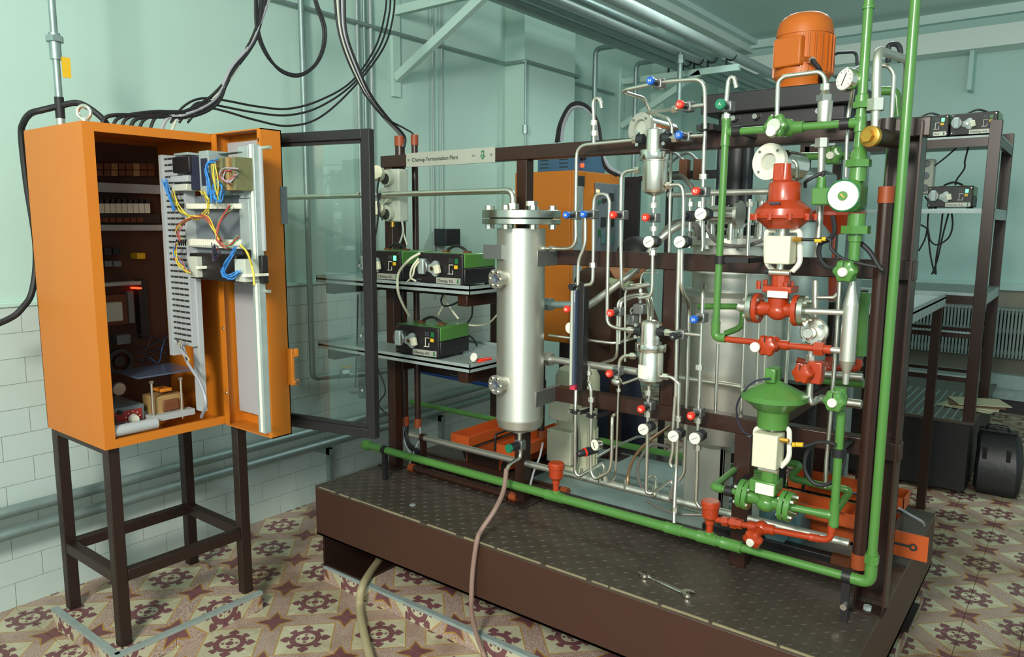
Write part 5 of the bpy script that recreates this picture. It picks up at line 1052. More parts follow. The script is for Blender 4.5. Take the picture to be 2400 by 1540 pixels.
q = S(1352, 480, X=X1); MB().box((q.x, q.y - .03, zb_ + .3), (q.x + .006, q.y + .06, zt_ - .09)).build('recess', 'galvpale', c2_)
q = S(1358, 400, X=X1); MB().box((q.x, q.y - .02, zt_ - .09), (q.x + .006, q.y + .05, zt_ - .03)).build('vent', 'ink', c2_)
for (x, y) in ((X0 + .03, cy + .03), (X1 - .06, cy + .03), (X0 + .03, yb2 - .06), (X1 - .06, yb2 - .06)): MB().box((x, y, 0), (x + .035, y + .035, zb_)).build('stand_leg', 'dbrown', c2_)
bl0, bl1 = S(1262, 404, Y=cy + .06), S(1340, 360, Y=cy + .06)
bd = thing('power_supply', ((bl0.x + bl1.x) / 2, cy + .1, zt_), 'blue vented power supply with red lamp on top of the rear orange cabinet', 'power supply')
mat('devblue', '3c5f7c', .5); MB().box((bl0.x, cy + .05, zt_), (X1 - .02, yb2 - .15, bl1.z + .02)).build('case', 'devblue', bd, bevel=.004)
for i in range(2):
    for j in range(3): q = V((bl0.x + .05 + i * .14, cy + .05, zt_ + .025 + j * .022)); MB().box(q - V((.03, .002, .003)), q + V((.03, .001, .003))).build('vent_slot', 'ink', bd)
q = S(1363, 388, X=X1 - .02); MB().cyl(q, q + V((.012, 0, 0)), .012).build('lamp', 'lamp_red', bd); q = S(1362, 370, X=X1 - .02); MB().cyl(q, q + V((.025, 0, 0)), .016).build('knob', 'black', bd)
# black shelf post behind
q = S(1478, 520, Y=4.2); MB().box((q.x - .05, 4.2, 0), (q.x + .05, 4.23, S(1470, 415, Y=4.2).z)).box((q.x + .05, 4.2, S(1470, 425, Y=4.2).z), (q.x + .22, 4.23, S(1470, 414, Y=4.2).z)).build('black_door', 'black', None, 'black open cabinet door standing right of the rear orange cabinet', 'door')
# ------------------------------------------------------------------ toolboxes
def toolbox(cx, cy2, z, L, label, ax):
    ex = V((1, 0, 0)) if ax == 'x' else V((0, 1, 0)); ey = V((0, 0, 1)).cross(ex)
    t = thing('toolbox', (cx, cy2, z), label, 'toolbox', 'orange cantilever toolboxes')
    o = V((cx, cy2, z))
    def bx(u0, u1, v0, v1, z0, z1, n, mt_='toolorange', **k): MB().obox(o + ex * (u0 + u1) / 2 + ey * (v0 + v1) / 2 + V((0, 0, (z0 + z1) / 2)), abs(u1 - u0), abs(v1 - v0), z1 - z0, ex, ey).build(n, mt_, t, **k)
    bx(-L / 2, L / 2, -.1, .1, 0, .012, 'floor_plate', 'dbrown')
    for s in (-1, 1): bx(-L / 2, L / 2, s * .1, s * .097, 0, .085, 'side_panel'); bx(s * L / 2, s * (L / 2 - .003), -.1, .1, 0, .1, 'end_panel', 'dbrown')
    for s in (-1, 1):
        tr = MB()
        for (u0, u1, v0, v1, z0, z1) in ((-L / 2, L / 2, .08, .2, .1, .104), (-L / 2, L / 2, .08, .083, .1, .15), (-L / 2, L / 2, .197, .2, .1, .15), (-L / 2, -L / 2 + .003, .08, .2, .1, .15), (L / 2 - .003, L / 2, .08, .2, .1, .15)):
            tr.obox(o + ex * (u0 + u1) / 2 + ey * s * (v0 + v1) / 2 + V((0, 0, (z0 + z1) / 2)), u1 - u0, abs(v1 - v0), z1 - z0, ex, ey)
        tr.build('tray', 'toolorange', t)
        for u in (-L / 2 + .01, L / 2 - .01): MB().beam(o + ex * u + ey * s * .1 + V((0, 0, .03)), o + ex * u + ey * s * .15 + V((0, 0, .12)), .004, .02).build('link_arm', 'black', t)
    MB().tube([o + ex * -L * .3 + V((0, 0, .08)), o + ex * -L * .3 + V((0, 0, .16)), o + ex * L * .3 + V((0, 0, .16)), o + ex * L * .3 + V((0, 0, .08))], .006, 8, .02).build('handle', 'black', t)
    return t, o, ex, ey
t, o, ex, ey = toolbox(-2.13, 2.78, DZ, .46, 'open orange toolbox on the deck below the lower shelf', 'y')
for i, (u, v, n_) in enumerate(((.05, .02, 'crumpled paper bag in the left toolbox'), (-.08, -.03, 'rag lying in the left toolbox'))):
    q = o + ex * u + ey * v + V((0, 0, .03)); b = MB().sph(q, .05, 10, 6, (1.1, .8, .6))
    for vv in b.v: vv += V((random.uniform(-1, 1), random.uniform(-1, 1), random.uniform(-1, 1))) * .014
    b.build('crumpled_paper' if i == 0 else 'rag', 'paper' if i == 0 else 'navy', None, n_, 'paper' if i == 0 else 'rag', ang=10)
t, o, ex, ey = toolbox(-.66, 2.86, DZ + .004, .42, 'open orange toolbox on the deck at the right rear', 'x')
a, b = S(2094, 1300, Y=2.72), S(2177, 1262, Y=2.72); MB().box((a.x - .06, 2.72, a.z - .0), (b.x, 2.73, b.z + .0)).build('lid_panel', 'toolorange', t)
q = S(2140, 1283, Y=2.718); MB().ring(q, (0, -1, 0), .013, .007, .002, 20).obox(q - V((.035, 0, 0)), .06, .002, .008).ring(q - V((.07, 0, 0)), (0, -1, 0), .013, .006, .002, 20).build('spanner_symbol', 'ink', t)
MB().cable([S(2105, 1190, Y=2.9), S(2130, 1205, Y=2.9), S(2160, 1222, Y=2.95), S(2166, 1232, Y=3.0)], .005).build('cable_end', 'wire_grey', None, 'pale cable end hanging out of the right toolbox', 'cable')

# rear bottle carrier with hoop handles, seen past the gauge
q = SP('J', [(1310, 640)], Y=3.25)[0]; bc = thing('bottle_carrier', V((q.x, 3.36, 0)), 'white topped rear unit with wire hoop handles right of the motor', 'carrier')
a, b = SP('J', [(1180, 690), (1450, 590)], Y=3.25); MB().box((a.x, 3.25, a.z), (b.x, 3.45, b.z)).build('top_panel', 'galvpale', bc, bevel=.006); MB().box((a.x + .03, 3.27, 1.9), (b.x - .03, 3.43, a.z)).build('upper_box', 'galv', bc); MB().box((a.x + .08, 3.33, 0), (a.x + .14, 3.39, 1.9)).build('column', 'galv', bc)
h = SP('J', [(1205, 600), (1205, 500), (1240, 478), (1390, 470), (1415, 495), (1420, 590)], Y=3.3); MB().tube(h, .006, 8, .02).build('hoop_handle', 'darkmetal', bc)
h = SP('J', [(1700, 560), (1700, 400), (1780, 395), (1810, 440), (1810, 560)], Y=2.9); MB().tube(h, .009, 8, .03).build('hoop_handle', 'darkmetal', bc)
# ------------------------------------------------------------------ person stooping behind the pipework
def skin(name, verts, edges, radii, mt, parent=None, sub=2, root=0):
    me = bpy.data.meshes.new(name); base = V(verts[root])
    me.from_pydata([V(p) - base for p in verts], edges, []); o = bpy.data.objects.new(name, me); COL.objects.link(o); o['_w'] = list(base)
    if parent is not None: o.parent = parent; o.location = base - V(parent['_w'])
    else: o.location = base
    s = o.modifiers.new('skin', 'SKIN'); s.use_smooth_shade = True
    for i, r in enumerate(radii): me.skin_vertices[0].data[i].radius = (r, r) if isinstance(r, (int, float)) else r
    me.skin_vertices[0].data[root].use_root = True
    m2 = o.modifiers.new('sub', 'SUBSURF'); m2.levels = sub; m2.render_levels = sub
    me.materials.append(MATS[mt]); return o
mat('skin', 'b07a58', .55, 0, .06); mat('jacket', '4a3022', .8, 0, .15, 20); mat('collar', 'b8c8a0', .7); mat('trousers', '22263a', .8, 0, .1); mat('hair', '191416', .6)
PY_ = 3.52
hd = S(1484, 612, Y=PY_); sh = S(1428, 668, Y=PY_); hip = S(1422, 840, Y=PY_)
f = V((.93, -.36, 0)).normalized(); sd = V((0, 0, 1)).cross(f)      # facing right, turned a little to us
pe = thing('person', (hip.x, PY_, 0), 'person in brown jacket and dark trousers stooping behind the pipes, head lowered', 'person')
neck = sh + f * .06 + V((0, 0, .06)); chest = (sh + hip) / 2 + f * .03
kneeL, kneeR = hip + sd * .1 + f * .14 + V((0, 0, -.42)), hip - sd * .1 + f * .06 + V((0, 0, -.43))
anL, anR = V((kneeL.x - .10, kneeL.y, .09)), V((kneeR.x - .06, kneeR.y, .09))
shL, shR = sh + sd * .17 + V((0, 0, -.02)), sh - sd * .17 + V((0, 0, -.02))
elL, elR = shL + f * .16 + V((0, 0, -.24)), shR + f * .2 + V((0, 0, -.22)); wrL, wrR = elL + f * .22 + V((0, 0, .03)), elR + f * .2 - sd * -.06 + V((0, 0, .06))
def blob(name, chains, mt_, parent, vox=.011, sm=6):
    b = MB()
    for ch in chains:
        for (p, r) in ch: b.sph(p, r, 14, 10)
        for (p, r), (q, r2) in zip(ch, ch[1:]): b.cyl(p, q, r, r2, 16)
    o = b.build(name, mt_, parent, ang=180)
    m_ = o.modifiers.new('merge', 'REMESH'); m_.mode = 'VOXEL'; m_.voxel_size = vox; m_.use_smooth_shade = True
    m2 = o.modifiers.new('smooth', 'SMOOTH'); m2.iterations = sm; m2.factor = .5
    return o
def torso(w0, w1, w2, grow=0):
    out = []
    for u, hw, r in ((0, w0, .10), (.35, w0 * .95, .10), (.7, w1, .105), (1.0, w2, .085)):
        p = hip.lerp(sh, u) + V((0, 0, -.02 if u == 0 else 0))
        out.append([(p - sd * hw, r + grow), (p + sd * hw, r + grow)])
    for s_ in (-1, 1): out.append([(hip.lerp(sh, u) + sd * s_ * hw, r + grow) for u, hw, r in ((0, w0, .10), (.35, w0 * .95, .10), (.7, w1, .105), (1.0, w2, .085))])
    return out
hipL, hipR = hip + sd * .085 + V((0, 0, -.06)), hip - sd * .085 + V((0, 0, -.06))
body = blob('body', torso(.05, .07, .10) + [[(sh, .07), (neck, .055), (hd - V((0, 0, .05)), .055)], [(shL, .055), (elL, .042), (wrL, .03)], [(shR, .055), (elR, .042), (wrR, .03)], [(hipL, .08), (kneeL, .055), (anL, .04), (anL + f * .16 - V((0, 0, .05)), .03)], [(hipR, .08), (kneeR, .055), (anR, .04), (anR + f * .16 - V((0, 0, .05)), .03)]], 'skin', pe)
# head: shaped ovoid with brow, nose, jaw, ears
dn = (f * .75 + V((0, 0, -.62))).normalized(); upv = (V((0, 0, 1)) - dn * dn.z).normalized(); rt = dn.cross(upv)
b = MB(); b.sph((0, 0, 0), 1, 22, 16)
hv_ = []
for p in b.v:
    x, y, z = p; r2 = V((x * .078, y * .098, z * .118))
    if y > .3 and z < -.1: r2.x *= 1 - .25 * min(1, -z); r2.y *= .98
    if y > .75: r2.y += .016 * math.exp(-((x / .2) ** 2 + ((z + .12) / .22) ** 2)) ; r2.y -= .010 * math.exp(-(((abs(x) - .36) / .18) ** 2 + ((z - .05) / .16) ** 2))
    hv_.append(hd + rt * r2.x + dn * r2.y + upv * r2.z)
b.v = hv_; head = b.build('head', 'skin', pe, ang=80)
for s in (-1, 1):
    MB().sph(hd + rt * s * .029 + dn * .083 + upv * .008, .010).build('eye', 'white', head); MB().sph(hd + rt * s * .029 + dn * .0915 + upv * .008, .005).build('iris', 'ink', head)
    MB().sph(hd + rt * s * .079 - dn * .008 + upv * .0, .02, sc=(.5, .8, 1.3)).build('ear', 'skin', head)
MB().obox(hd + dn * .092 - upv * .062, .036, .006, .008, rt, dn, upv).build('mouth', 'bakelite', head, bevel=.002)
b = MB(); b.sph((0, 0, 0), 1, 24, 14); hv_ = []
for p in b.v:
    x, y, z = p; k2 = 1.0 if (z > .25 or y < -.1) else .82
    hv_.append(hd + (rt * x * .086 + dn * (y * .105 - .012) + upv * (z * .124 + .01)) * 1 if k2 == 1.0 else hd + (rt * x * .07 + dn * (y * .085 - .012) + upv * (z * .10)))
b.v = hv_; b.build('hair', 'hair', pe, ang=80)
blob('jacket', torso(.055, .08, .11, .022) + [[(shL - sd * .02, .083), (elL, .064), (wrL - f * .03, .048)], [(shR + sd * .02, .083), (elR, .064), (wrR - f * .03, .048)]], 'jacket', pe)
blob('trousers', [[(hip - sd * .05 + V((0, 0, -.03)), .112), (hip + sd * .05 + V((0, 0, -.03)), .112)], [(hipL, .105), (kneeL, .078), (anL + V((0, 0, .03)), .062)], [(hipR, .105), (kneeR, .078), (anR + V((0, 0, .03)), .062)]], 'trousers', pe)
MB().torus(neck - V((0, 0, .02)) - f * .01, (f * .35 + V((0, 0, 1))), .078, .024, 24, 8).build('collar', 'collar', pe, ang=80)
for a_ in (anL, anR): MB().sph(a_ + f * .07 - V((0, 0, .05)), .05, sc=(1.0, 1.0, .8)).sph(a_ + f * .15 - V((0, 0, .055)), .042, sc=(1.2, 1.2, .75)).build('shoe', 'black', pe, ang=80)
for (w_, dr_) in ((wrL, elL), (wrR, elR)):
    d = (w_ - dr_).normalized(); s2 = d.cross(V((0, 0, 1))).normalized(); u2 = s2.cross(d)
    h = skin('hand', [w_ - d * .02, w_ + d * .05, w_ + d * .08 + s2 * .028, w_ + d * .12 + s2 * .03 - u2 * .01, w_ + d * .15 + s2 * .028 - u2 * .035, w_ + d * .085 + s2 * .009, w_ + d * .13 + s2 * .01 - u2 * .01, w_ + d * .163 + s2 * .009 - u2 * .035, w_ + d * .085 - s2 * .010, w_ + d * .127 - s2 * .01 - u2 * .01, w_ + d * .158 - s2 * .01 - u2 * .035, w_ + d * .08 - s2 * .028, w_ + d * .112 - s2 * .03 - u2 * .01, w_ + d * .135 - s2 * .03 - u2 * .03, w_ + d * .02 + s2 * .035 - u2 * .01, w_ + d * .06 + s2 * .06 - u2 * .025, w_ + d * .09 + s2 * .062 - u2 * .035],
         [(0, 1), (1, 2), (2, 3), (3, 4), (1, 5), (5, 6), (6, 7), (1, 8), (8, 9), (9, 10), (1, 11), (11, 12), (12, 13), (0, 14), (14, 15), (15, 16)], [(.028, .016), (.038, .014), .010, .009, .0075, .010, .009, .0075, .010, .009, .0075, .009, .008, .007, .013, .010, .008], 'skin', body, 1)
# ------------------------------------------------------------------ front orange control cabinet
X0, X1, Y0, Y1, Z0, Z1 = -3.075, -2.6, 1.10, 1.585, .822, 1.92
cb_ = thing('control_cabinet', ((X0 + X1) / 2, (Y0 + Y1) / 2, Z0), 'open orange control cabinet full of wiring on the dark stand at left', 'cabinet', 'orange control cabinets')
th = .004
XS = X1 - .014
sh_ = MB().box((X0, Y0, Z0), (XS, Y0 + th, Z1)).box((X0, Y1 - th, Z0), (XS, Y1, Z1)).box((X0, Y0 + th, Z1 - th), (XS, Y1 - th, Z1)).box((X0, Y0 + th, Z0), (XS, Y1 - th, Z0 + th)).box((X0, Y0, Z0), (X0 + th, Y1, Z1))
sh_.build('shell', 'orange', cb_)
lp = .036
MB().box((X1 - .014, Y0, Z0), (X1, Y0 + lp, Z1)).box((X1 - .014, Y1 - .02, Z0), (X1, Y1, Z1)).box((X1 - .014, Y0 + lp, Z1 - .03), (X1, Y1 - .02, Z1)).box((X1 - .014, Y0 + lp, Z0), (X1, Y1 - .02, Z0 + .03)).build('front_frame', 'orange', cb_)
mat('cabinside', '4a2c20', .7, 0, .2, 8); mat('bakedark', '2c2524', .6, 0, .2, 10)
MB().box((X0 + .012, Y0 + .01, Z0 + .02), (X0 + .02, Y1 - .01, Z1 - .02)).build('mounting_plate', 'cabinside', cb_)
BX = X0 + .02
def on(k, x0, y0, x1, y1, mt_, name, dp=.03, bv=.001, par=None, X=BX, label=None):
    """flat fronted component on the back plate, read off the photograph on the plane X + depth"""
    a, b = c(k, x0, y1), c(k, x1, y0); p, q = S(*a, X=X + dp), S(*b, X=X + dp)
    y_a = max(Y0 + .008, min(p.y, q.y)); y_b = min(Y1 - .008, max(p.y, q.y))
    return MB().box((X, y_a, p.z), (X + dp, y_b, q.z)).build(name, mt_, par or cb_, bevel=bv, label=label)
for (y0_, y1_) in ((425, 465), (472, 510)):
    for i in range(9): on('A', 622 + i * 51, y0_, 664 + i * 51, y1_, 'bakelite' if i % 3 else 'wood', 'terminal_block', .035)
for (a, b_) in ((575, 618), (850, 892)): on('A', 600, a, 1125, b_, 'ductgrey', 'wiring_duct', .05)
for i in range(10): 
    m_ = on('A', 650 + i * 40, 702, 681 + i * 40, 768, 'white', 'circuit_breaker', .06); on('A', 656 + i * 40, 672, 676 + i * 40, 700, 'ink', 'toggle', .066, par=m_)
on('A', 626, 655, 662, 690, 'orange', 'terminal_flag', .07); on('A', 630, 738, 668, 775, 'orange', 'terminal_flag', .07)
on('A', 640, 775, 1110, 840, 'bakedark', 'relay_strip', .04)
for i in range(7): on('A', 668 + i * 48, 800, 706 + i * 48, 832, 'bakelite', 'relay', .05)
for i in range(3): on('A', 665 + i * 62, 1010, 712 + i * 62, 1060, 'darkmetal', 'contactor', .05); on('A', 668 + i * 62, 1100, 718 + i * 62, 1142, 'greybox', 'contactor', .055)
on('A', 955, 1045, 1008, 1088, 'yellow', 'warning_label', .06)
on('A', 655, 1240, 980, 1284, 'ductgrey', 'wiring_duct', .05)
on('A', 660, 1330, 885, 1560, 'bakelite', 'backing_board', .03)
wb = on('A', 668, 1385, 850, 1535, 'paleplastic', 'white_module', .07, .004)
on('A', 955, 1285, 985, 1298, 'lamp_red', 'pilot_lamp', .06)
on('A', 985, 1230, 1020, 1640, 'darkmetal', 'rail_upright', .04); on('B', 900, 130, 925, 350, 'greybox', 'rail_upright', .04)
on('B', 815, 425, 905, 500, 'greybox', 'junction_box', .05); on('B', 690, 425, 760, 520, 'black', 'switch_unit', .05)
q = S(*c('B', 822, 612), X=BX + .05); MB().ring(q, (1, 0, 0), .052, .036, .02, 32).build('blower_ring', 'darkmetal', cb_); MB().cyl(q, q + V((.012, 0, 0)), .02).build('blower_hub', 'ink', cb_)
q = S(*c('B', 828, 806), X=BX + .06); MB().cyl(q - V((.02, 0, 0)), q, .028).build('gauge_case', 'greybox', cb_); MB().cyl(q, q + V((.002, 0, 0)), .024).build('gauge_dial', 'white', cb_)
for (a, b_, d_) in ((700, 635, 672), (710, 705, 750)): on('B', a, b_, a + 40, d_, 'orange', 'terminal_flag', .08)
random.seed(3)
for i in range(9):
    pts = [S(*c('B', random.uniform(900, 1180), random.uniform(430, 640)), X=BX + random.uniform(.04, .1)) for _ in range(4)]
    for p in pts: p.y = min(p.y, Y1 - .02)
    MB().cable(pts, .0022, 5, 6).build('loose_wire', random.choice(['navy', 'wire_blue', 'navy', 'bakelite']), cb_)
# floor equipment
def fl(k, x0, y0, x1, y1, X, dp, mt_, name, bv=.003):
    p, q = S(*c(k, x0, y1), X=X), S(*c(k, x1, y0), X=X); zz = Z0 + th
    return MB().box((X - dp, max(p.y, Y0 + .008), zz if y1 is None else max(zz, p.z)), (X, min(q.y, Y1 - .01), q.z)).build(name, mt_, cb_, bevel=bv), p, q
rb_, p, q = fl('B', 640, 905, 1000, 1090, -2.72, .2, 'greybox', 'regulator_case')
mat('regred', '9a2a24', .5); on('B', 650, 935, 985, 1075, 'regred', 'front_plate', .002, par=rb_, X=-2.72); 
q = S(*c('B', 925, 1010), X=-2.712); MB().lathe(q, (1, 0, 0), [(0, .018), (.018, .014)], 20).build('dial_knob', 'white', rb_)
for k2 in range(9):
    t_ = math.radians(-60 + 37 * k2); w_ = q + V((0, math.cos(t_) * .026, math.sin(t_) * .026)); MB().cyl(w_ - V((.003, 0, 0)), w_, .002, seg=6).build('scale_dot', 'white', rb_)
q = S(*c('B', 750, 1035), X=-2.712); MB().cyl(q - V((.006, 0, 0)), q + V((.006, 0, 0)), .028, seg=24).build('meter', 'clear', rb_); q = S(*c('B', 830, 968), X=-2.715); MB().cyl(q - V((.003, 0, 0)), q + V((.008, 0, 0)), .008).build('push_button', 'black', rb_)
# transformer on its stand
tp, tq = S(*c('B', 1085, 1000), X=-2.68), S(*c('B', 1275, 830), X=-2.68)
MB().box((-2.78, tp.y, tp.z), (-2.68, tq.y, tq.z)).build('transformer_core', 'wood', cb_, bevel=.004)
wp, wq = S(*c('B', 1135, 970), X=-2.676), S(*c('B', 1245, 865), X=-2.676); MB().box((-2.785, wp.y, wp.z), (-2.674, wq.y, wq.z)).build('transformer_winding', 'bakelite', cb_, bevel=.006)
o1, o2 = S(*c('B', 1115, 832), X=-2.69), S(*c('B', 1195, 795), X=-2.69); MB().box((-2.75, o1.y, o1.z), (-2.69, o2.y, o2.z)).build('transformer_terminal', 'orange', cb_, bevel=.003)
for (x, yt) in ((1065, 745), (1268, 720)):
    a, b_ = S(*c('B', x, 1010), X=-2.665), S(*c('B', x, yt), X=-2.665); MB().cyl(a, V((a.x, a.y, b_.z)), .0045).hexn(V((a.x, a.y, b_.z - .01)), V((a.x, a.y, b_.z)), .008).build('tie_rod', 'steel', cb_)
a, b_ = S(*c('B', 1060, 1040), X=-2.65), S(*c('B', 1355, 985), X=-2.65); MB().box((-2.7, a.y, a.z - .0), (-2.65, min(b_.y, Y1 - .01), a.z + .022)).box((-2.8, a.y, a.z), (-2.75, min(b_.y, Y1 - .01), a.z + .022)).build('transformer_rail', 'ductgrey', cb_)
a, b_ = S(*c('B', 930, 730), X=-2.69), S(*c('B', 1330, 690), X=-2.69); MB().box((-2.85, a.y, a.z - .0), (-2.66, min(b_.y, Y1 - .01), a.z + .006)).build('glass_plate', 'glassdark', cb_)
a, b_ = S(*c('B', 770, 1135), X=-2.625), S(*c('B', 1090, 1080), X=-2.625)
sl = thing('grey_tube', (a.x, (a.y + b_.y) / 2, Z0 + .03), 'pale grey plastic tube lying on the front sill inside the cabinet', 'tube')
MB().cyl((-2.628, a.y, Z0 + .052), (-2.628, b_.y, Z0 + .052), .0205, seg=24).build('tube', 'ductgrey', sl); MB().ring((-2.628, a.y - .001, Z0 + .052), (0, -1, 0), .0205, .0155, .002, 24).build('tube_rim', 'paleplastic', sl)
# ------------------------------------------------------------------ swung out electronics frame (component side toward us)
YF = 1.46
ef = thing('swing_frame', S(600, 1010, Y=YF), 'grey swing out electronics frame with slotted duct and coloured wires', 'frame')
def onf(k, x0, y0, x1, y1, mt_, name, dp=.03, bv=.001, par=None, off=0):
    p, q = S(*c(k, x0, y1), Y=YF - dp - off), S(*c(k, x1, y0), Y=YF - dp - off); ym = (y0 + y1) / 2
    p.x, q.x = S(*c(k, x0, ym), Y=YF - dp - off).x, S(*c(k, x1, ym), Y=YF - dp - off).x
    return MB().box((p.x, YF - dp - off, p.z), (q.x, YF - off, q.z)).build(name, mt_, par or ef, bevel=bv)
du = onf('F', 386, 361, 440, 800, 'ductgrey', 'slotted_duct', .04); onf('F', 384, 361, 392, 829, 'ductgrey', 'duct_edge', .05)
p, q = S(394, 590, Y=YF - .04), S(438, 590, Y=YF - .04); zt3, zb3 = S(386, 366, Y=YF - .04).z, S(386, 795, Y=YF - .04).z
wsl = (q.x - p.x) / 4
for i in range(32):
    z = zt3 - (zt3 - zb3) * (i + .5) / 32
    for j in range(4): MB().box((p.x + wsl * j + .002, YF - .0412, z - .004), (p.x + wsl * (j + 1) - .002, YF - .0395, z + .003)).build('slot', 'ink', du)
onf('F', 450, 590, 465, 958, 'ductgrey', 'upright', .02)
onf('A', 1225, 640, 1670, 1060, 'greybox', 'back_sheet', .004)
onf('A', 1655, 300, 1725, 665, 'galvpale', 'side_plate', .03); onf('A', 1665, 668, 1730, 1020, 'galvpale', 'side_plate', .03)
onf('F', 592, 336, 607, 1009, 'galvpale', 'profile', .026, .002); onf('F', 597, 336, 601, 1009, 'white', 'profile_rib', .029)
onf('A', 1785, 300, 1822, 1030, 'ductgrey', 'inner_panel', .008)
for (k, y) in (('A', 318), ('A', 1305), ('B', 1035)): a = S(*c(k, 1800, y), Y=YF); MB().cyl(a, a + V((.06, 0, 0)), .006).build('stay_bolt', 'steel', ef)
onf('A', 1195, 370, 1312, 492, 'black', 'relay_module', .07, .003); onf('A', 1205, 345, 1300, 372, 'galvpale', 'module_cap', .05); onf('A', 1320, 368, 1392, 610, 'navy', 'relay_module', .06, .003); onf('A', 1385, 332, 1450, 640, 'galvpale', 'bracket_plate', .075)
onf('A', 1395, 385, 1440, 580, 'navy', 'bracket_cutout', .077); onf('A', 1180, 505, 1300, 555, 'ductgrey', 'connector_block', .07, .002); onf('A', 1190, 565, 1295, 615, 'paleplastic', 'connector_block', .07, .002)
mat('pcb', '6a6a48', .5, 0, .3, 40)
for i in range(4): onf('A', 1480 + i * 44, 385 - i * 3, 1500 + i * 44, 610, 'pcb' if i % 2 else 'wood', 'circuit_board', .09)
onf('A', 1395, 340, 1665, 368, 'galv', 'top_bar', .04); onf('A', 1395, 625, 1665, 650, 'galv', 'bottom_bar', .04)
for (y0_, y1_) in ((702, 742), (952, 998)):
    d_ = onf('A', 1225, y0_ + 6, 1665, y1_, 'white', 'wire_comb', .03)
    for i in range(30):
        x = 1228 + i * 14.6; a, b_ = S(*c('A', x, y1_ - 4), Y=YF - .038), S(*c('A', x + 8, y0_), Y=YF - .038); MB().box((a.x, YF - .04, a.z), (b_.x, YF - .03, b_.z)).build('comb_tooth', 'white', d_)
onf('A', 1320, 1062, 1640, 1220, 'black', 'lower_module', .05, .003); onf('A', 1310, 1072, 1366, 1210, 'paleplastic', 'module_face', .07); onf('A', 1630, 1092, 1702, 1242, 'paleplastic', 'module_face', .075); onf('A', 1702, 1065, 1820, 1248, 'black', 'lower_module', .024, .003)
onf('A', 1358, 1138, 1380, 1156, 'white', 'small_tag', .08); onf('A', 1684, 1194, 1708, 1212, 'white', 'small_tag', .085)
def wires(n, boxpts, mts, r=.0019, j=17):
    n = n + 2 if r < .0025 else n
    for i in range(n):
        pts = [S(*c(k, x + random.uniform(-j, j), y + random.uniform(-j, j)), Y=YF - .05 - random.uniform(.02, .06)) for (k, x, y) in boxpts]
        MB().cable(pts, r, 5, 6).build('wire', random.choice(mts), ef)
wires(6, [('A', 1140, 540), ('A', 1180, 640), ('A', 1200, 720), ('A', 1215, 750)], ['wire_blue'])
wires(5, [('A', 1500, 400), ('A', 1440, 440), ('A', 1445, 560), ('A', 1460, 700)], ['wire_blue'])
wires(3, [('A', 1480, 420), ('A', 1500, 560), ('A', 1520, 690)], ['wire_yellow', 'wire_green'])
wires(5, [('A', 1640, 470), ('A', 1560, 460), ('A', 1540, 520), ('A', 1590, 550), ('A', 1640, 500)], ['wire_red', 'wire_grey'])
wires(2, [('A', 1200, 620), ('A', 1240, 740), ('A', 1340, 800), ('A', 1430, 760), ('A', 1440, 680), ('A', 1400, 620)], ['wire_yellow'])
wires(6, [('A', 1610, 720), ('A', 1520, 830), ('A', 1510, 940), ('A', 1580, 1000), ('A', 1650, 940)], ['wire_green', 'wire_red', 'wire_green'])
wires(5, [('A', 1260, 950), ('A', 1230, 880), ('A', 1300, 810), ('A', 1420, 790), ('A', 1490, 890), ('A', 1530, 950)], ['wire_red', 'navy', 'wire_yellow'])
wires(4, [('A', 1490, 560), ('A', 1480, 640), ('A', 1520, 690), ('A', 1550, 600), ('A', 1510, 550)], ['wire_blue'])
wires(6, [('A', 1230, 980), ('A', 1210, 1060), ('A', 1250, 1120), ('A', 1310, 1170)], ['wire_blue', 'wire_yellow', 'wire_red'])
wires(6, [('A', 1640, 1010), ('A', 1570, 1120), ('A', 1545, 1190), ('A', 1600, 1215), ('A', 1660, 1170)], ['wire_blue'])
wires(3, [('A', 1670, 990), ('A', 1720, 1050), ('A', 1755, 1170), ('A', 1765, 1270)], ['wire_yellow'], .0026, 4)
wires(4, [('A', 1480, 990), ('A', 1490, 1090), ('A', 1520, 1050), ('A', 1500, 1000)], ['wire_red', 'navy'])
wires(7, [('B', 1240, 470), ('B', 1280, 560), ('B', 1310, 600)], ['wire_yellow', 'wire_grey', 'navy'])
wires(1, [('B', 1250, 480), ('B', 1300, 620), ('B', 1390, 760), ('B', 1430, 900), ('B', 1400, 1000)], ['wire_grey'], .006, 2)
# ------------------------------------------------------------------ orange door swung out, glass door beyond
DX0, DX1, DY0, DY1 = -2.595, -2.285, 1.545, 1.628
dz0, dz1 = Z0 - .002, Z1
dr_ = thing('orange_door', (DX0, DY1, dz0), 'orange cabinet door frame swung open with grey inner panel', 'door')
MB().box((DX0, DY1 - .004, dz0), (DX1, DY1, dz1)).box((DX1 - .004, DY0, dz0), (DX1, DY1, dz1)).box((DX0, DY0, dz0), (DX0 + .004, DY1, dz1)).box((DX0, DY0, dz1 - .004), (DX1, DY1, dz1)).box((DX0, DY0, dz0), (DX1, DY1, dz0 + .004)).build('frame', 'orange', dr_)
MB().box((DX1 - .022, DY0, dz0 + .004), (DX1 - .0045, DY0 + .004, dz1 - .004)).box((DX0 + .0045, DY0, dz0 + .004), (DX0 + .03, DY0 + .004, dz1 - .004)).build('flange', 'orange', dr_)
mat('doorgrey', 'a8a6a8', .6, 0, .03); MB().box((DX0 + .02, DY1 - .03, dz0 + .05), (DX1 - .025, DY1 - .022, dz1 - .03)).build('inner_panel', 'doorgrey', dr_)
for i in range(40):
    z = dz0 + .04 + i * .026; MB().box((DX1 - .017, DY0 - .0006, z), (DX1 - .011, DY0 + .001, z + .014)).build('slot', 'ink', dr_)
for z in (.95, 1.2, 1.45): MB().sph((DX0 + .024, DY0 - .001, z), .006, 10, 6).build('rivet', 'chrome', dr_)
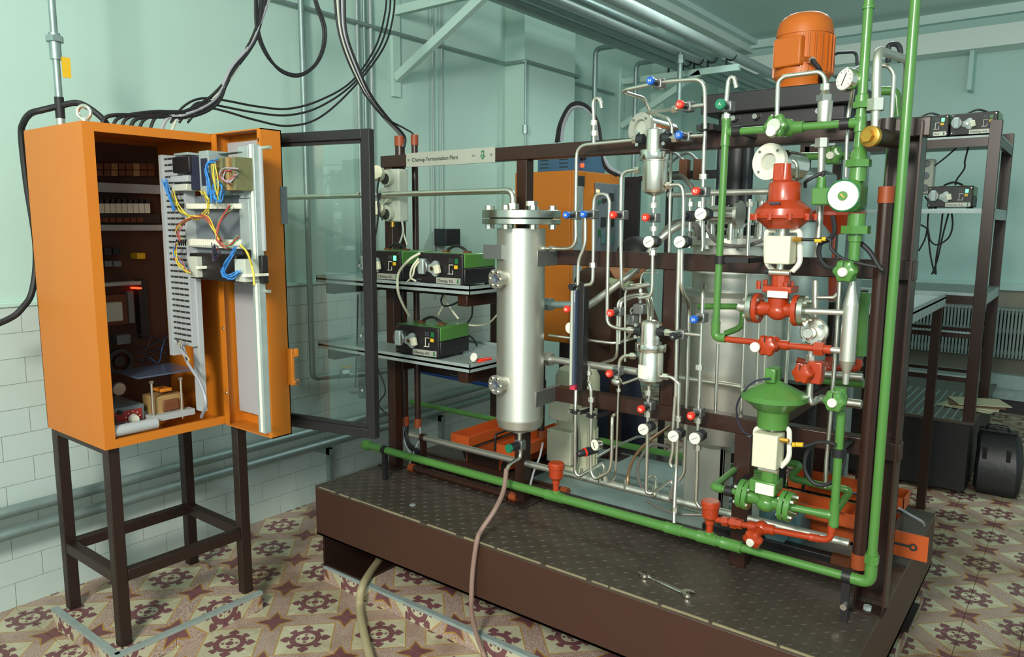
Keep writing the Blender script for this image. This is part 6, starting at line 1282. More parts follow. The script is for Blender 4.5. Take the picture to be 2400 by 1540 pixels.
a = S(664, 480, X=DX1); MB().box((DX1, a.y - .012, S(664, 525, X=DX1).z), (DX1 + .004, a.y + .015, S(664, 437, X=DX1).z)).build('hinge_plate', 'greybox', dr_)
a = S(684, 857, X=DX1 + .01); zb2, zt2_ = S(684, 900, X=DX1).z, S(684, 815, X=DX1).z
MB().box((DX1, DY1 - .012, zb2), (DX1 + .03, DY1 + .002, zt2_)).box((DX1 + .02, DY1 + .002, zb2), (DX1 + .032, DY1 + .02, zb2 + .02)).box((DX1 + .02, DY1 + .002, zt2_ - .03), (DX1 + .032, DY1 + .02, zt2_)).build('latch', 'orange', dr_, bevel=.003); MB().cyl((DX1 + .03, DY1 + .005, zb2 + .012), (DX1 + .042, DY1 + .005, zb2 + .012), .008).build('lock', 'chrome', dr_)
g0, g1 = V((-2.42, 1.668, 0)), V((-1.985, 1.768, 0)); e = (g1 - g0).normalized(); nrm = V((0, 0, 1)).cross(e)
gd = thing('glass_door', (g0.x, g0.y, Z0), 'black framed glass door standing open beside the orange door', 'door')
W_ = (g1 - g0).length; fw = .034
def gb(u0, u1, z0_, z1_, t0, t1, n_, mt_, **k): MB().obox(g0 + e * (u0 + u1) / 2 + nrm * (t0 + t1) / 2 + V((0, 0, (z0_ + z1_) / 2)), u1 - u0, t1 - t0, z1_ - z0_, e, nrm, (0, 0, 1)).build(n_, mt_, gd, **k)
gb(0, fw, Z0, Z1, 0, .03, 'stile', 'black', bevel=.002); gb(W_ - fw, W_, Z0, Z1, 0, .03, 'stile', 'black', bevel=.002)
gb(fw, W_ - fw, Z1 - fw, Z1, 0, .03, 'rail', 'black', bevel=.002); gb(fw, W_ - fw, Z0, Z0 + fw, 0, .03, 'rail', 'black', bevel=.002)
gb(W_ - fw - .012, W_ - fw, Z0 + fw, Z1 - fw, .012, .028, 'seal', 'rubber'); gb(fw, W_ - fw, Z0 + fw, Z0 + fw + .012, .012, .028, 'seal', 'rubber'); gb(fw, W_ - fw, Z1 - fw - .012, Z1 - fw, .012, .028, 'seal', 'rubber')
pm = bpy.data.materials.new('window_glass'); pm.use_nodes = True; n, l = xnode(pm); n.remove(n['Principled BSDF'])
tr_ = n.new('ShaderNodeBsdfTransparent'); gl_ = n.new('ShaderNodeBsdfGlossy'); gl_.inputs['Roughness'].default_value = .03; mxs = n.new('ShaderNodeMixShader'); nzz = n.new('ShaderNodeTexNoise'); nzz.inputs['Scale'].default_value = 3; mr = n.new('ShaderNodeMapRange'); mr.inputs[3].default_value = .05; mr.inputs[4].default_value = .09
tr_.inputs[0].default_value = (.93, .97, .96, 1); l.new(nzz.outputs[0], mr.inputs[0]); l.new(mr.outputs[0], mxs.inputs[0]); l.new(tr_.outputs[0], mxs.inputs[1]); l.new(gl_.outputs[0], mxs.inputs[2]); l.new(mxs.outputs[0], n['Material Output'].inputs[0]); MATS['window_glass'] = pm
gb(fw - .005, W_ - fw + .005, Z0 + fw - .005, Z1 - fw + .005, .013, .016, 'pane', 'window_glass')
for z in (1.0, 1.2, 1.45, 1.7): q = g0 + e * (W_ - fw - .014) + nrm * -.0 + V((0, 0, z)); MB().cyl(q, q - nrm * .006, .005).build('screw', 'steel', gd)
# stand
sd_ = thing('cabinet_stand', (-2.85, 1.36, .075), 'dark square tube stand carrying the front orange cabinet', 'stand')
lx = (-3.095, -2.672); ly = (1.118, 1.615); zr = S(330, 1325, X=-2.66).z; lw = .042
for x in lx:
    for y in ly: MB().box((x, y, .075), (x + lw, y + lw, Z0)).build('leg', 'dbrown', sd_, bevel=.003)
for y in ly: MB().box((lx[0] + lw, y + .002, zr - .03), (lx[1], y + lw - .002, zr + .012)).build('stretcher', 'dbrown', sd_, bevel=.003); MB().box((lx[0] + lw, y + .002, Z0 - .03), (lx[1], y + lw - .002, Z0 - .001)).build('top_rail', 'dbrown', sd_)
for x in lx: MB().box((x + .002, ly[0] + lw, zr - .03), (x + lw - .002, ly[1], zr + .012)).build('stretcher', 'dbrown', sd_, bevel=.003)
MB().box((lx[0] + .01, ly[0] + lw, Z0 - .03), (lx[0] + lw, ly[1], Z0 - .001)).build('top_rail', 'dbrown', sd_)
# top fittings
q = S(180, 262, Z=1.955); q = V((-2.66, 1.135, Z1))
eb = thing('eye_bolt', q, 'steel lifting eye bolt on the cabinet top corner', 'bolt'); MB().cyl(q, q + V((0, 0, .012)), .014).build('collar', 'steel', eb); MB().torus(q + V((0, 0, .034)), (.6, -.8, 0), .021, .0065, 28, 10).build('eye', 'steel', eb)
# ------------------------------------------------------------------ peristaltic pumps
def make_pump(loc, label, rotz=0):
    W_, D_, H_ = .235, .205, .132
    r = thing('peristaltic_pump', (0, 0, 0), label, 'pump', 'green topped peristaltic pumps')
    MB().box((0, .012, .012), (W_, D_, H_ * .56)).build('base_case', 'black', r, bevel=.004)
    MB().box((0, .008, H_ * .56), (W_, D_, H_)).build('hood', 'green', r, bevel=.006)
    fp = MB().box((.002, 0, .010), (W_ - .002, .012, H_ - .001)).build('front_panel', 'black', r, bevel=.004)
    for x in (.012, W_ - .012):
        for z in (.022, H_ - .012): MB().cyl((x, 0, z), (x, -.003, z), .0035, seg=10).build('screw', 'chrome', fp)
        for y in (.03, D_ - .03): MB().cyl((x + (.01 if x < .1 else -.01), y, 0), (x + (.01 if x < .1 else -.01), y, .013), .009).build('foot', 'rubber', r)
    h1 = MB().lathe((.035, 0, .076), (0, -1, 0), [(0, .03), (.018, .03), (.022, .026)], 24).build('roller_block', 'greysteel', r); MB().box((.018, -.026, .045), (.05, 0, .108)).build('track_block', 'galvpale', r, bevel=.006)
    MB().lathe((.088, 0, .07), (0, -1, 0), [(0, .028), (.01, .028), (.012, .01)], 20, rfun=lambda t: 1 + .25 * math.cos(3 * t)).build('rotor', 'galvpale', r); MB().lathe((.088, 0, .07), (0, -1, 0), [(.012, .01), (.02, .008)], 16).build('rotor_hub', 'chrome', r)
    MB().obox((.116, -.016, .068), .026, .016, .034, (1, 0, .25), (0, 1, 0), (-.25, 0, 1)).build('lever', 'cream', r, bevel=.003)
    MB().box((.194, -.0015, .092), (.21, .002, .112)).build('display', 'dkgreen', r); MB().box((.191, -.0015, .072), (.208, .002, .086)).build('yellow_label', 'yellow', r)
    MB().box((.164, -.0012, .052), (.166, .001, .088)).box((.164, -.0012, .086), (.186, .001, .088)).box((.156, -.0012, .05), (.184, .001, .052)).box((.182, -.0012, .05), (.184, .001, .066)).build('panel_diagram', 'white', r)
    for i in range(3):
        for j in range(3): MB().cyl((.166 + i * .008, 0, .098 + j * .006), (.166 + i * .008, -.0012, .098 + j * .006), .0017, seg=6).build('led', 'greybox', r)
    pl_ = MB().box((.098, -.003, .012), (W_ - .012, .001, .036)).build('nameplate', 'plate', r)
    text('Chemap AG', .0165, (.104, -.0036, .018), pl_, 'ink')
    MB().poly([(.205, -.0032, .02), (.2115, -.0032, .014), (.218, -.0032, .02), (.215, -.0032, .02), (.215, -.0032, .033), (.208, -.0032, .033), (.208, -.0032, .02)], (0, -.0006, 0)).build('emblem', 'dkgreen', pl_)
    hd_ = MB().cable([(.07, .1, H_), (.075, .1, H_ + .012), (.118, .1, H_ + .026), (.16, .1, H_ + .012), (.165, .1, H_)], .006, 8).build('carry_handle', 'black', r)
    for x in (.062, .173): MB().box((x - .014, .09, H_), (x + .014, .11, H_ + .006)).build('handle_mount', 'bakelite', r)
    r.location = V(loc); r['_w'] = list(V(loc)); r.rotation_euler = (0, 0, rotz); return r
pz1, pz2 = ZS1 + .0, ZS2 + .0
pump = make_pump((-2.272, 2.145, pz2), 'green and black peristaltic pump alone on the lower shelf', .08)
dup(pump, (-2.135, 2.15, pz1), 'green and black peristaltic pump nearest the vessel on the upper shelf', .02); pu3 = dup(pump, (-2.49, 2.16, pz1), 'green and black peristaltic pump behind the glass door edge', .03)
MB().box((-2.49 + .196, 2.155, pz1 + .094), (-2.49 + .206, 2.162, pz1 + .108)).build('display', 'lamp_green', None, 'glowing green display digit on the pump behind the door', 'display') if False else None
# screwdriver, disc, wrench
a, b = S(1098, 851, Z=ZS2 + .012), S(1118, 848, Z=ZS2 + .012); e1_ = S(1150, 842, Z=ZS2 + .012)
sc_ = thing('screwdriver', a, 'red handled screwdriver on the lower shelf', 'screwdriver'); d = (e1_ - b).normalized()
MB().cyl(a, b, .003).build('blade', 'steel', sc_); MB().lathe(b, d, [(0, .006), (.008, .011), (.05, .011), ((e1_ - b).length, .008)], 12).build('handle', 'redknob', sc_)
q = S(1113, 838, Z=ZS2 + .03); MB().lathe(q, (-.2, -1, .3), [(0, .016), (.006, .018), (.01, .016)], 20).build('white_disc', 'white', None, 'small white disc leaning on the lower shelf beside the screwdriver', 'disc')
a, b = S(1512, 1348, Z=DZ + .004), S(1612, 1394, Z=DZ + .004); d = (b - a).normalized(); s2 = V((0, 0, 1)).cross(d)
wr = thing('spanner', (a + b) / 2, 'double ended chrome spanner lying on the checker plate deck', 'spanner')
MB().beam(a + d * .012, b - d * .012, .015, .007).build('shaft', 'chrome', wr, bevel=.002)
for p, sg in ((a, -1), (b, 1)):
    o_ = p; pts = []
    for k2 in range(15):
        t_ = math.radians(40 + 280 * k2 / 14); pts.append(o_ + (d * -sg * -math.cos(t_) * 1 + s2 * math.sin(t_)) * .017)
    inner = [o_ + d * sg * (-.004) + s2 * -.0075 + d * sg * 0, o_ + d * sg * -.004 + s2 * .0075]
    pts = [o_ + (d * sg * math.cos(t_) + s2 * math.sin(t_)) * .021 for t_ in [math.radians(35 + 290 * k2 / 16) for k2 in range(17)]] + [o_ + d * sg * .0 - s2 * .009 , o_ - d * sg * .007, o_ + s2 * .009]
    MB().poly(pts, (0, 0, .009)).build('jaw', 'chrome', wr)
# socket box
q0, q1 = S(902, 520, Y=2.29), S(938, 395, Y=2.29)
sb = thing('socket_box', ((q0.x + q1.x) / 2, 2.3, q0.z), 'pale grey triple socket box with round flaps on the left rack post', 'socket')
MB().box((q0.x + .005, 2.285, q0.z), (q1.x - .005, RY, q1.z)).build('box', 'paleplastic', sb, bevel=.008)
h_ = (q1.z - q0.z) / 3
for i in range(3):
    z = q0.z + h_ * (i + .5); xx = (q0.x + q1.x) / 2 - .012
    so = MB().cyl((xx, 2.285, z), (xx, 2.26, z), .034, seg=24).build('socket', 'paleplastic', sb); MB().cyl((xx, 2.26, z - .006), (xx, 2.2585, z - .006), .024, seg=24).build('recess', 'ink', so)
    if i != 1: MB().cyl((xx - .03, 2.255, z + .012), (xx - .014, 2.22, z + .022), .03, seg=20).build('flap', 'cream', so)
    else: MB().cyl((xx, 2.2585, z), (xx, 2.25, z), .033, seg=20).build('flap', 'paleplastic', so)
MB().cyl((q0.x + .05, 2.29, q0.z), (q0.x + .05, 2.29, q0.z - .022), .009).build('cable_gland', 'brass', sb)
def cab(k, pts, r, mt_, lab, **kw): return MB().cable(SP(k, pts, **kw), r).build('cable', mt_, None, lab, 'cable', 'loose cables and leads')
cab('D', [(735, 500), (720, 600), (730, 720), (720, 850), (700, 960)], .004, 'rubber', 'black lead dropping from the top socket', Y=2.22)
cab('D', [(760, 820), (735, 760), (725, 690), (745, 620)], .004, 'rubber', 'short black lead between the sockets', Y=2.2)
cab('D', [(905, 830), (915, 900), (900, 960), (880, 1010)], .004, 'paleplastic', 'white lead below the socket box, left one', Y=2.3)
cab('D', [(910, 840), (920, 930), (945, 1010)], .004, 'paleplastic', 'white lead below the socket box, right one', Y=2.31)
cab('D', [(1040, 1070, 2.14), (960, 1120, 2.10), (880, 1220, 2.10), (875, 1350, 2.10), (910, 1450, 2.14), (960, 1540, 2.2)], .0055, 'cream', 'thick white tube curving from the upper pump past the shelf edge')
cab('D', [(1030, 1110, 2.12), (980, 1180, 2.1), (970, 1250, 2.1), (1010, 1280, 2.12)], .004, 'cream', 'thin white tube loop beside the upper pump, outer')
cab('D', [(1035, 1130, 2.12), (1000, 1180, 2.11), (985, 1240, 2.11), (940, 1290, 2.13)], .004, 'cream', 'thin white tube loop beside the upper pump, inner')
cab('E', [(1220, 60, 2.35), (1225, 150, 2.35), (1180, 250, 2.38)], .0045, 'cream', 'white lead under the upper shelf, left branch')
cab('E', [(1225, 120, 2.35), (1270, 200, 2.36), (1330, 280, 2.38)], .0045, 'cream', 'white lead under the upper shelf, right branch')
cab('E', [(1380, 70, 2.3), (1330, 150, 2.3), (1230, 185, 2.3), (1200, 140, 2.3), (1240, 80, 2.3), (1370, 75, 2.3)], .004, 'rubber', 'black lead looped under the upper shelf')
cab('E', [(1435, 175, 2.5), (1430, 260, 2.5), (1390, 320, 2.5)], .004, 'rubber', 'black lead behind the lower pump')
cab('E', [(1385, 390, 2.4), (1440, 430, 2.42), (1470, 485, 2.45)], .004, 'rubber', 'black lead from the lower pump to the shelf rear')
cab('E', [(1630, 240, 2.4), (1560, 310, 2.45), (1480, 330, 2.5), (1390, 325, 2.5)], .004, 'cream', 'white lead running right behind the lower pump')
cab('E', [(1195, 630, 2.2), (1250, 690, 2.25), (1340, 710, 2.28), (1410, 690, 2.3)], .0035, 'rubber', 'black lead sagging under the lower shelf')
cab('E', [(935, 1060, 2.44), (915, 1160, 2.42), (960, 1280, 2.38), (1020, 1310, 2.36)], .004, 'wire_grey', 'grey lead from the thick conduit to the deck')
cab('E', [(1040, 1090, 2.46), (1040, 1170, 2.44), (1000, 1270, 2.4), (955, 1390, 2.36)], .004, 'wire_grey', 'grey lead from the thin conduit to the deck conduit')
cab('E', [(940, 1060, 2.45), (935, 1150, 2.44), (960, 1230, 2.42), (1040, 1290, 2.4)], .014, 'rubber', 'fat black cable bundle bending from conduit to deck')
cab('E', [(1965, 1210, 2.42), (1940, 1320, 2.4), (1900, 1420, 2.36), (1870, 1530, 2.32)], .0042, 'wire_grey', 'grey lead hanging from the short conduit')
cab('E', [(575, 100, 2.2), (565, 500, 2.2), (560, 660, 2.2), (555, 800, 2.2)], .0035, 'rubber', 'thin black lead hanging behind the glass door, left')
cab('E', [(720, 640, 2.3), (780, 820, 2.3), (730, 920, 2.3), (790, 1000, 2.3)], .0035, 'rubber', 'thin black lead hanging left of the rack post')
# vessel drain: valve, bent tube, brown hose over the skid edge
q = S(1219, 1042, Y=VY); dv = thing('drain_valve', q - V((0, 0, .03)), 'small drain valve with green knob under the vessel', 'valve')
MB().box(q - V((.018, .015, .02)), q + V((.018, .015, .02))).build('body', 'greysteel', dv, bevel=.003); MB().cyl(q - V((0, .015, 0)), q - V((.01, .05, .004)), .016).build('bonnet', 'blackknob', dv); MB().cyl(q - V((.01, .05, .004)), q - V((.012, .062, .005)), .017, seg=20).build('knob', 'greenknob', dv)
run('bent drain tube below the vessel valve', [('F', [(1220, 1050, VY), (1220, 1072, VY), (1192, 1090, 2.17), (1187, 1104, 2.15)])], r=.0075, fil=.02)
hp = [S(1187, 1100, Y=2.15), S(1180, 1150, Y=2.1), S(1160, 1195, Y=2.03), S(1130, 1240, Y=1.98), S(1118, 1268, Y=1.945), S(1108, 1340, Y=1.93), S(1105, 1400, Y=1.92), S(1106, 1440, Y=1.93), S(1118, 1490, Y=1.955), S(1140, 1550, Y=1.96), S(1170, 1640, Z=.02)]
MB().cable(hp, .009, 10).build('drain_hose', 'hosepink', None, 'thin pinkish brown hose hanging over the skid edge to the floor', 'hose')
hq = [S(915, 1290, Z=.09), S(885, 1318, Z=.088), S(850, 1372, Z=.09), S(843, 1420, Z=.02), S(848, 1460, Z=.016), S(862, 1520, Z=.016), S(880, 1580, Z=.016)]
MB().cable([V((hq[0].x + .2, hq[0].y + .25, .088))] + hq, .0165, 12).build('thick_hose', 'hosebeige', None, 'thick beige hose coming from under the skid across the floor', 'hose')
# ------------------------------------------------------------------ wall pipes
def wp(name, pts, r, mt_, lab, fil=.06, cat='pipe'): return MB().tube(pts, r, 14, fil).build(name, mt_, None, lab, cat)
for z, r, lab in ((.452, .024, 'upper galvanised pipe running low along the left wall'), (.362, .025, 'lower galvanised pipe running low along the left wall'), (.42, .018, 'rear galvanised pipe between wall and the two low pipes')):
    x = -3.30 if r > .02 else -3.37
    wp('galvanised_pipe', [(x, .1, z), (x, 4.3, z + .012)], r, 'galv', lab)
for y in (2.58, 3.5): MB().box((LW + .012, y, .3), (-3.27, y + .03, .335)).box((-3.31, y, 0), (-3.28, y + .03, .335)).build('pipe_support', 'galv', None, 'steel pipe support on the left wall near %s' % ('the glass door' if y < 3 else 'the rack rear'), 'support', 'low pipe supports')
xw = -3.37
a, b = S(702, 0, X=xw), S(735, 880, X=xw); wy = (a.y + b.y) / 2; el = S(740, 885, X=xw).z
vp = thing('galvanised_pipe', (xw, wy, el), 'tall galvanised wall pipe with elbow and yellow lever valve seen through the glass door', 'pipe')
MB().tube([(xw, wy, 3.6), (xw, wy, el), (xw + .02, S(850, 918, X=xw).y, el - .03), (xw + .03, S(1000, 960, X=xw).y, el - .05)], .016, 14, .04).build('tube', 'galv', vp)
q = S(805, 875, X=xw + .06); MB().tube([(xw, wy + .02, el), (xw + .06, q.y, q.z)], .014, 12).build('branch', 'galv', vp); MB().hexn(q + V((0, -.02, 0)), q + V((0, .03, 0)), .022).cyl(q, q + V((0, 0, .03)), .008).build('ball_valve', 'galv', vp); MB().obox(q + V((0, .03, .034)), .01, .07, .006).build('lever', 'yellow', vp)
for (x, r, z0_, mt_, lab) in ((841, .010, 1.0, 'galvpale', 'thin pale wall pipe above the glass door, left'), (857, .009, 1.0, 'galv', 'thin grey wall pipe above the glass door, middle'), (872, .013, .9, 'galvpale', 'pale wall pipe above the glass door, right'), (1015, .006, 1.1, 'galvpale', 'thin conduit on the wall beside the bracket, left'), (1036, .006, 1.1, 'galvpale', 'thin conduit on the wall beside the bracket, right')):
    q = S(x, 250, X=LW + .02); MB().cyl((LW + .02, q.y, z0_), (LW + .02, q.y, 3.42), r).build('galvanised_pipe', mt_, None, lab, 'pipe')
cz = 2.725; wp('steel_conduit', [(LW + .03, 1.6, cz), (LW + .03, 4.32, cz), (-3.225, 4.32, cz), (-3.225, 5.035, cz), (LW + .03, 5.035, cz), (LW + .03, 5.85, cz)], .011, 'galv', 'grey steel conduit running along the left wall high up', .03, 'conduit')
q = S(1232, 200, X=-3.225); cdrop = thing('steel_conduit', (q.x, q.y, 1.95), 'thin conduit dropping down the pilaster with coupling and yellow tag', 'conduit'); MB().cyl((q.x, q.y, 1.6), (q.x, q.y, cz), .008).build('tube', 'galv', cdrop); MB().hexn((q.x, q.y, 2.23), (q.x, q.y, 2.29), .02).build('coupling', 'galv', cdrop); MB().box((q.x + .01, q.y, 2.05), (q.x + .022, q.y + .02, 2.15)).build('tag', 'yellow', cdrop)
# left conduit into the cabinet
ax_ = S(112, 284, Z=Z1); ax_ = V((-2.98, 1.19, Z1))
lc = thing('supply_conduit', ax_, 'steel supply conduit with coupling and yellow tag entering the cabinet top', 'conduit')
tpx = S(90, -20, X=ax_.x); tpx.y = S(92, 0, X=ax_.x).y
MB().tube([ax_ + V((0, 0, .08)), V((ax_.x, ax_.y + .0, 3.5))], .012, 14).build('tube', 'galv', lc)
MB().hexn(ax_ + V((0, 0, 0)), ax_ + V((0, 0, .016)), .026).cyl(ax_ + V((0, 0, .016)), ax_ + V((0, 0, .05)), .015).build('gland', 'steel', lc); MB().cyl(ax_ + V((0, 0, .045)), ax_ + V((0, 0, .12)), .0155).build('sleeve', 'rubber', lc)
MB().cyl(ax_ + V((0, 0, .25)), ax_ + V((0, 0, .34)), .019).hexn(ax_ + V((0, 0, .31)), ax_ + V((0, 0, .33)), .03).build('coupling', 'galv', lc); MB().box(ax_ + V((.014, .012, .19)), ax_ + V((.018, .04, .26))).build('tag', 'yellow', lc)
c0 = ax_ + V((0, 0, .06))
MB().cable([c0 + V((0, 0, .03)), S(98, 258, X=-3.0), S(72, 266, X=-3.04), S(55, 288, X=-3.09), S(50, 320, X=-3.12), S(62, 430, X=-3.14), S(84, 580, X=-3.14), S(76, 680, X=-3.13), S(52, 722, X=-3.12), S(20, 748, X=-3.12), S(-60, 780, X=-3.12)], .0115, 9).build('supply_cable', 'rubber', None, 'thick black cable curling from the supply conduit behind the cabinet', 'cable')
MB().cable([c0 + V((0, .0, .03)), c0 + V((.05, .05, .04)), c0 + V((.1, .1, -.01)), c0 + V((.12, .12, -.06))], .011, 9).build('supply_cable', 'rubber', None, 'short black cable bending from the supply conduit into the cabinet top', 'cable')
# ------------------------------------------------------------------ cable bundles
XB = -2.86
random.seed(5)
glands = [(470, 572), (520, 575), (560, 578), (600, 580), (640, 582), (690, 584), (740, 586), (790, 588)]
for i, (gx, gy) in enumerate(glands):
    st_ = S(*c('Q', gx, gy), X=XB); st_.z = Z1
    j = lambda s: random.uniform(-s, s)
    pts = [st_, SP('Q', [(gx + 40, gy - 30 + j(8))], X=XB)[0], SP('Q', [(700 + i * 22, 535 + j(16))], X=XB)[0], SP('Q', [(880 + j(20), 530 + j(18))], X=XB)[0], SP('Q', [(1010 + j(25), 465 + j(18))], X=XB)[0], SP('Q', [(1100 + j(18), 330 + j(12))], X=XB)[0], SP('Q', [(1190 + j(10), 180 + j(10))], X=XB)[0], SP('Q', [(1225 + i * 6, -20)], X=XB)[0], SP('Q', [(1235 + i * 6, -160)], X=XB)[0]]
    MB().cable(pts, .0062 if i % 3 else .0075, 7).build('cable', 'wire_grey' if i == 6 else ('paleplastic' if i == 7 else 'rubber'), None, ('grey' if i == 6 else 'pale' if i == 7 else 'black') + ' cable rising from the cabinet top to the ceiling' + ('' if i > 5 else ', gland %s from the front' % ['one', 'two', 'three', 'four', 'five', 'six'][i]), 'cable', 'cables above the cabinet')
for i in range(2):
    pts = SP('Q', [(1200 + i * 8, -120), (1198 + i * 6, 0), (1205 + i * 8, 150), (1250 + i * 6, 260), (1320, 330 + i * 6), (1400, 350 + i * 6), (1470 + i * 5, 310), (1510 + i * 8, 230), (1515 + i * 10, 130), (1480 + i * 8, 20), (1450, -100)], X=XB)
    MB().cable(pts, .0066).build('cable', 'rubber', None, 'black cable hanging in a big open loop above the glass door, %s' % ('inner' if i == 0 else 'outer'), 'cable', 'cables above the cabinet')
for i, (ya, yb_) in enumerate(((470, 510), (500, 540), (520, 590))):
    pts = SP('Q', [(800 + i * 40, 575), (860 + i * 30, 500 + i * 12), (940, 462 + i * 18), (1050, ya), (1200, (ya + yb_) / 2 + 8), (1350, yb_), (1500, yb_ - 40), (1650 + i * 8, 380 + i * 10), (1760 + i * 20, 220), (1805 + i * 20, 60), (1812 + i * 18, -60)], X=XB)
    MB().cable(pts, .0048).build('cable', 'rubber', None, 'thin black cable swagging from cabinet to the ceiling, %s' % ('upper', 'middle', 'lower')[i], 'cable', 'cables above the cabinet')
ec = V((S(943, 318, Y=2.44).x, 2.44, 0))
for i in range(5):
    e3 = S(943 + (i - 2) * 2, 318, Y=2.44); xx = e3.x
    pts = SP('Q', [(1565 + i * 11, -140), (1570 + i * 11, -10), (1590 + i * 8, 150), (1640 + i * 8, 300), (1715 + i * 5, 440), (1800 + i * 4, 550)], X=xx) + [e3, e3 - V((0, 0, .05))]
    MB().cable(pts, .0065).build('cable', ('rubber', 'paleplastic', 'rubber', 'wire_grey', 'rubber')[i], None, ('black', 'white', 'black', 'grey', 'black')[i] + ' cable dropping into the thick rack conduit' + {0: ', outer', 2: ', middle', 4: ', inner'}.get(i, ''), 'cable', 'cables above the rack conduits')
e3 = S(969, 316, Y=2.46); MB().cable(SP('Q', [(1700, 430), (1790, 540)], X=e3.x) + [S(950, 302, Y=2.46), e3, e3 - V((0, 0, .05))], .004).build('cable', 'rubber', None, 'thin black cable dropping into the thin rack conduit', 'cable', 'cables above the rack conduits')
q = S(1365, 200, X=-3.0)
for i in range(3):
    pts = SP('G', [(160 + i * 22, 640 - i * 6), (190 + i * 18, 480), (270 + i * 8, 330 + i * 14), (360, 300 + i * 14), (450 - i * 6, 350 + i * 8), (520 - i * 4, 480), (550 - i * 4, 680), (580 + i * 18, 850), (680 + i * 30, 920)], Y=3.9)
    MB().cable(pts, .011).build('cable', 'rubber' if i < 2 else 'wire_grey', None, ('outer black', 'inner black', 'grey')[i] + ' cable of the arched bundle above the rear cabinet', 'cable', 'arched cables behind the rack')
# small wall device
q = S(1060, 576, X=LW + .12); MB().box((LW + .02, q.y - .07, q.z), (LW + .13, q.y + .07, q.z + .11)).build('small_box', 'darkmetal', None, 'small dark grey box on the wall above the pumps', 'box', bevel=.004)
# ------------------------------------------------------------------ ceiling pipes on brackets
for (x, z, r, mt_, lab) in ((-2.93, 2.96, .055, 'galv', 'leftmost fat overhead pipe on the wall brackets'), (-2.80, 2.95, .035, 'galv', 'second overhead pipe from the left'), (-2.70, 2.95, .03, 'galvpale', 'third overhead pipe from the left'), (-2.58, 2.95, .028, 'galv', 'fourth overhead pipe from the left'), (-2.42, 2.96, .04, 'galvpale', 'rightmost overhead pipe on the wall brackets')):
    MB().cyl((x, 2.4, z), (x, FARY - .02, z), r).build('overhead_pipe', mt_, None, lab, 'pipe', 'overhead pipes')
def wbracket(y, lab, z=2.88):
    t = thing('pipe_bracket', (LW, y, 2.4), lab, 'bracket', 'pipe brackets on the left wall')
    MB().box((LW, y, z - .05), (-2.35, y + .04, z)).build('arm', 'wallpaint', t); MB().beam((LW + .02, y + .02, 2.47), (-2.68, y + .02, z - .03), .04, .05).build('strut', 'wallpaint', t); MB().box((LW, y - .01, 2.36), (LW + .02, y + .05, z + .15)).build('wall_plate', 'wallpaint', t)
    for x in (-2.93, -2.80, -2.70, -2.58, -2.42): MB().torus((x, y + .02, 2.955), (0, 1, 0), .04, .006, 12, 6, 0, math.pi).box((x - .045, y + .01, z), (x - .035, y + .03, z + .09)).build('pipe_clip', 'darkmetal', t)
wbracket(3.25, 'pale wall bracket with diagonal strut above the rack nameplate'); wbracket(6.0, 'pale wall bracket with diagonal strut seen above the pipe loop')
for (x0, lab) in ((1392, 'grey pipe dropping from the overhead pipes, left'), (1487, 'grey pipe dropping from the overhead pipes, right')):
    q = S(x0, 300, X=-3.2); MB().tube([(-2.93, q.y, 2.96), (-3.2, q.y, 2.96), (-3.2, q.y, 1.2)], .02, 12, .05).build('galvanised_pipe', 'galv', None, lab, 'pipe')
q = S(1595, 130, Y=5.6); MB().tube([(q.x, 5.6, q.z - .35), (q.x, 5.6, q.z + .02)], .02, 12).hexn((q.x, 5.6, q.z - .06), (q.x, 5.6, q.z), .035).build('drop_pipe', 'galv', None, 'short drop pipe with coupling in front of the rear bracket', 'pipe')
# ------------------------------------------------------------------ second plant at the right rear
sk2 = thing('equipment_skid', (-.9, 5.8, 0), 'dark second skid platform in the right background carrying open shelves', 'platform')
MB().box((-1.9, 5.02, .44), (-.44, 6.4, .458)).build('deck_plate', 'checker', sk2); MB().box((-1.9, 5.03, .03), (-.46, 6.38, .44)).build('plinth_box', 'black', sk2)
for i in range(14): MB().box((-1.1 + i * .045, 5.04, .458), (-1.09 + i * .045, 5.9, .461)).build('rib', 'galv', sk2)
sr = thing('shelf_rack', (-.8, 5.4, .458), 'dark steel shelf rack with pumps in the right background', 'shelf')
for (x, y) in ((-.47, 5.02), (-.47, 5.8), (-1.5, 5.02), (-1.5, 5.8)): MB().box((x - .03, y, .458), (x + .03, y + .05, 2.19)).build('post', 'brown', sr, bevel=.002)
for (z, mt_, nm) in ((2.10, 'galvpale', 'top_shelf'), (1.69, 'galvpale', 'middle_shelf'), (1.20, 'galvpale', 'bench_shelf')):
    MB().box((-1.5, 5.03, z), (-.44, 5.84, z + .012)).build(nm, mt_, sr); MB().box((-1.5, 5.02, z - .05 if z != 1.69 else z - .015), (-.50, 5.06, z)).build('edge_beam', 'brown' if z != 1.69 else 'galvpale', sr)
    MB().box((-.465, 5.07, z - .05), (-.4415, 5.8, z + .0115)).build('side_beam', 'galvpale' if z < 2 else 'brown', sr)
for z in (.98, .72): MB().box((-1.5, 5.023, z - .03), (-.5, 5.06, z)).box((-1.5, 5.3, z - .02), (-.5, 5.34, z)).build('cross_rail', 'brown', sr); MB().box((-1.5, 5.015, z), (-.5, 5.03, z + .008)).build('rail_edge', 'galv', sr)
mz = 1.702
pA = dup(pump, (-.94, 5.06, 2.112), 'black fronted pump on the high background shelf, left one', 0); pB = dup(pump, (-.70, 5.06, 2.112), 'black fronted pump on the high background shelf, right one', -.02); pC = dup(pump, (-.79, 5.08, mz), 'black fronted pump on the middle background shelf', 0)
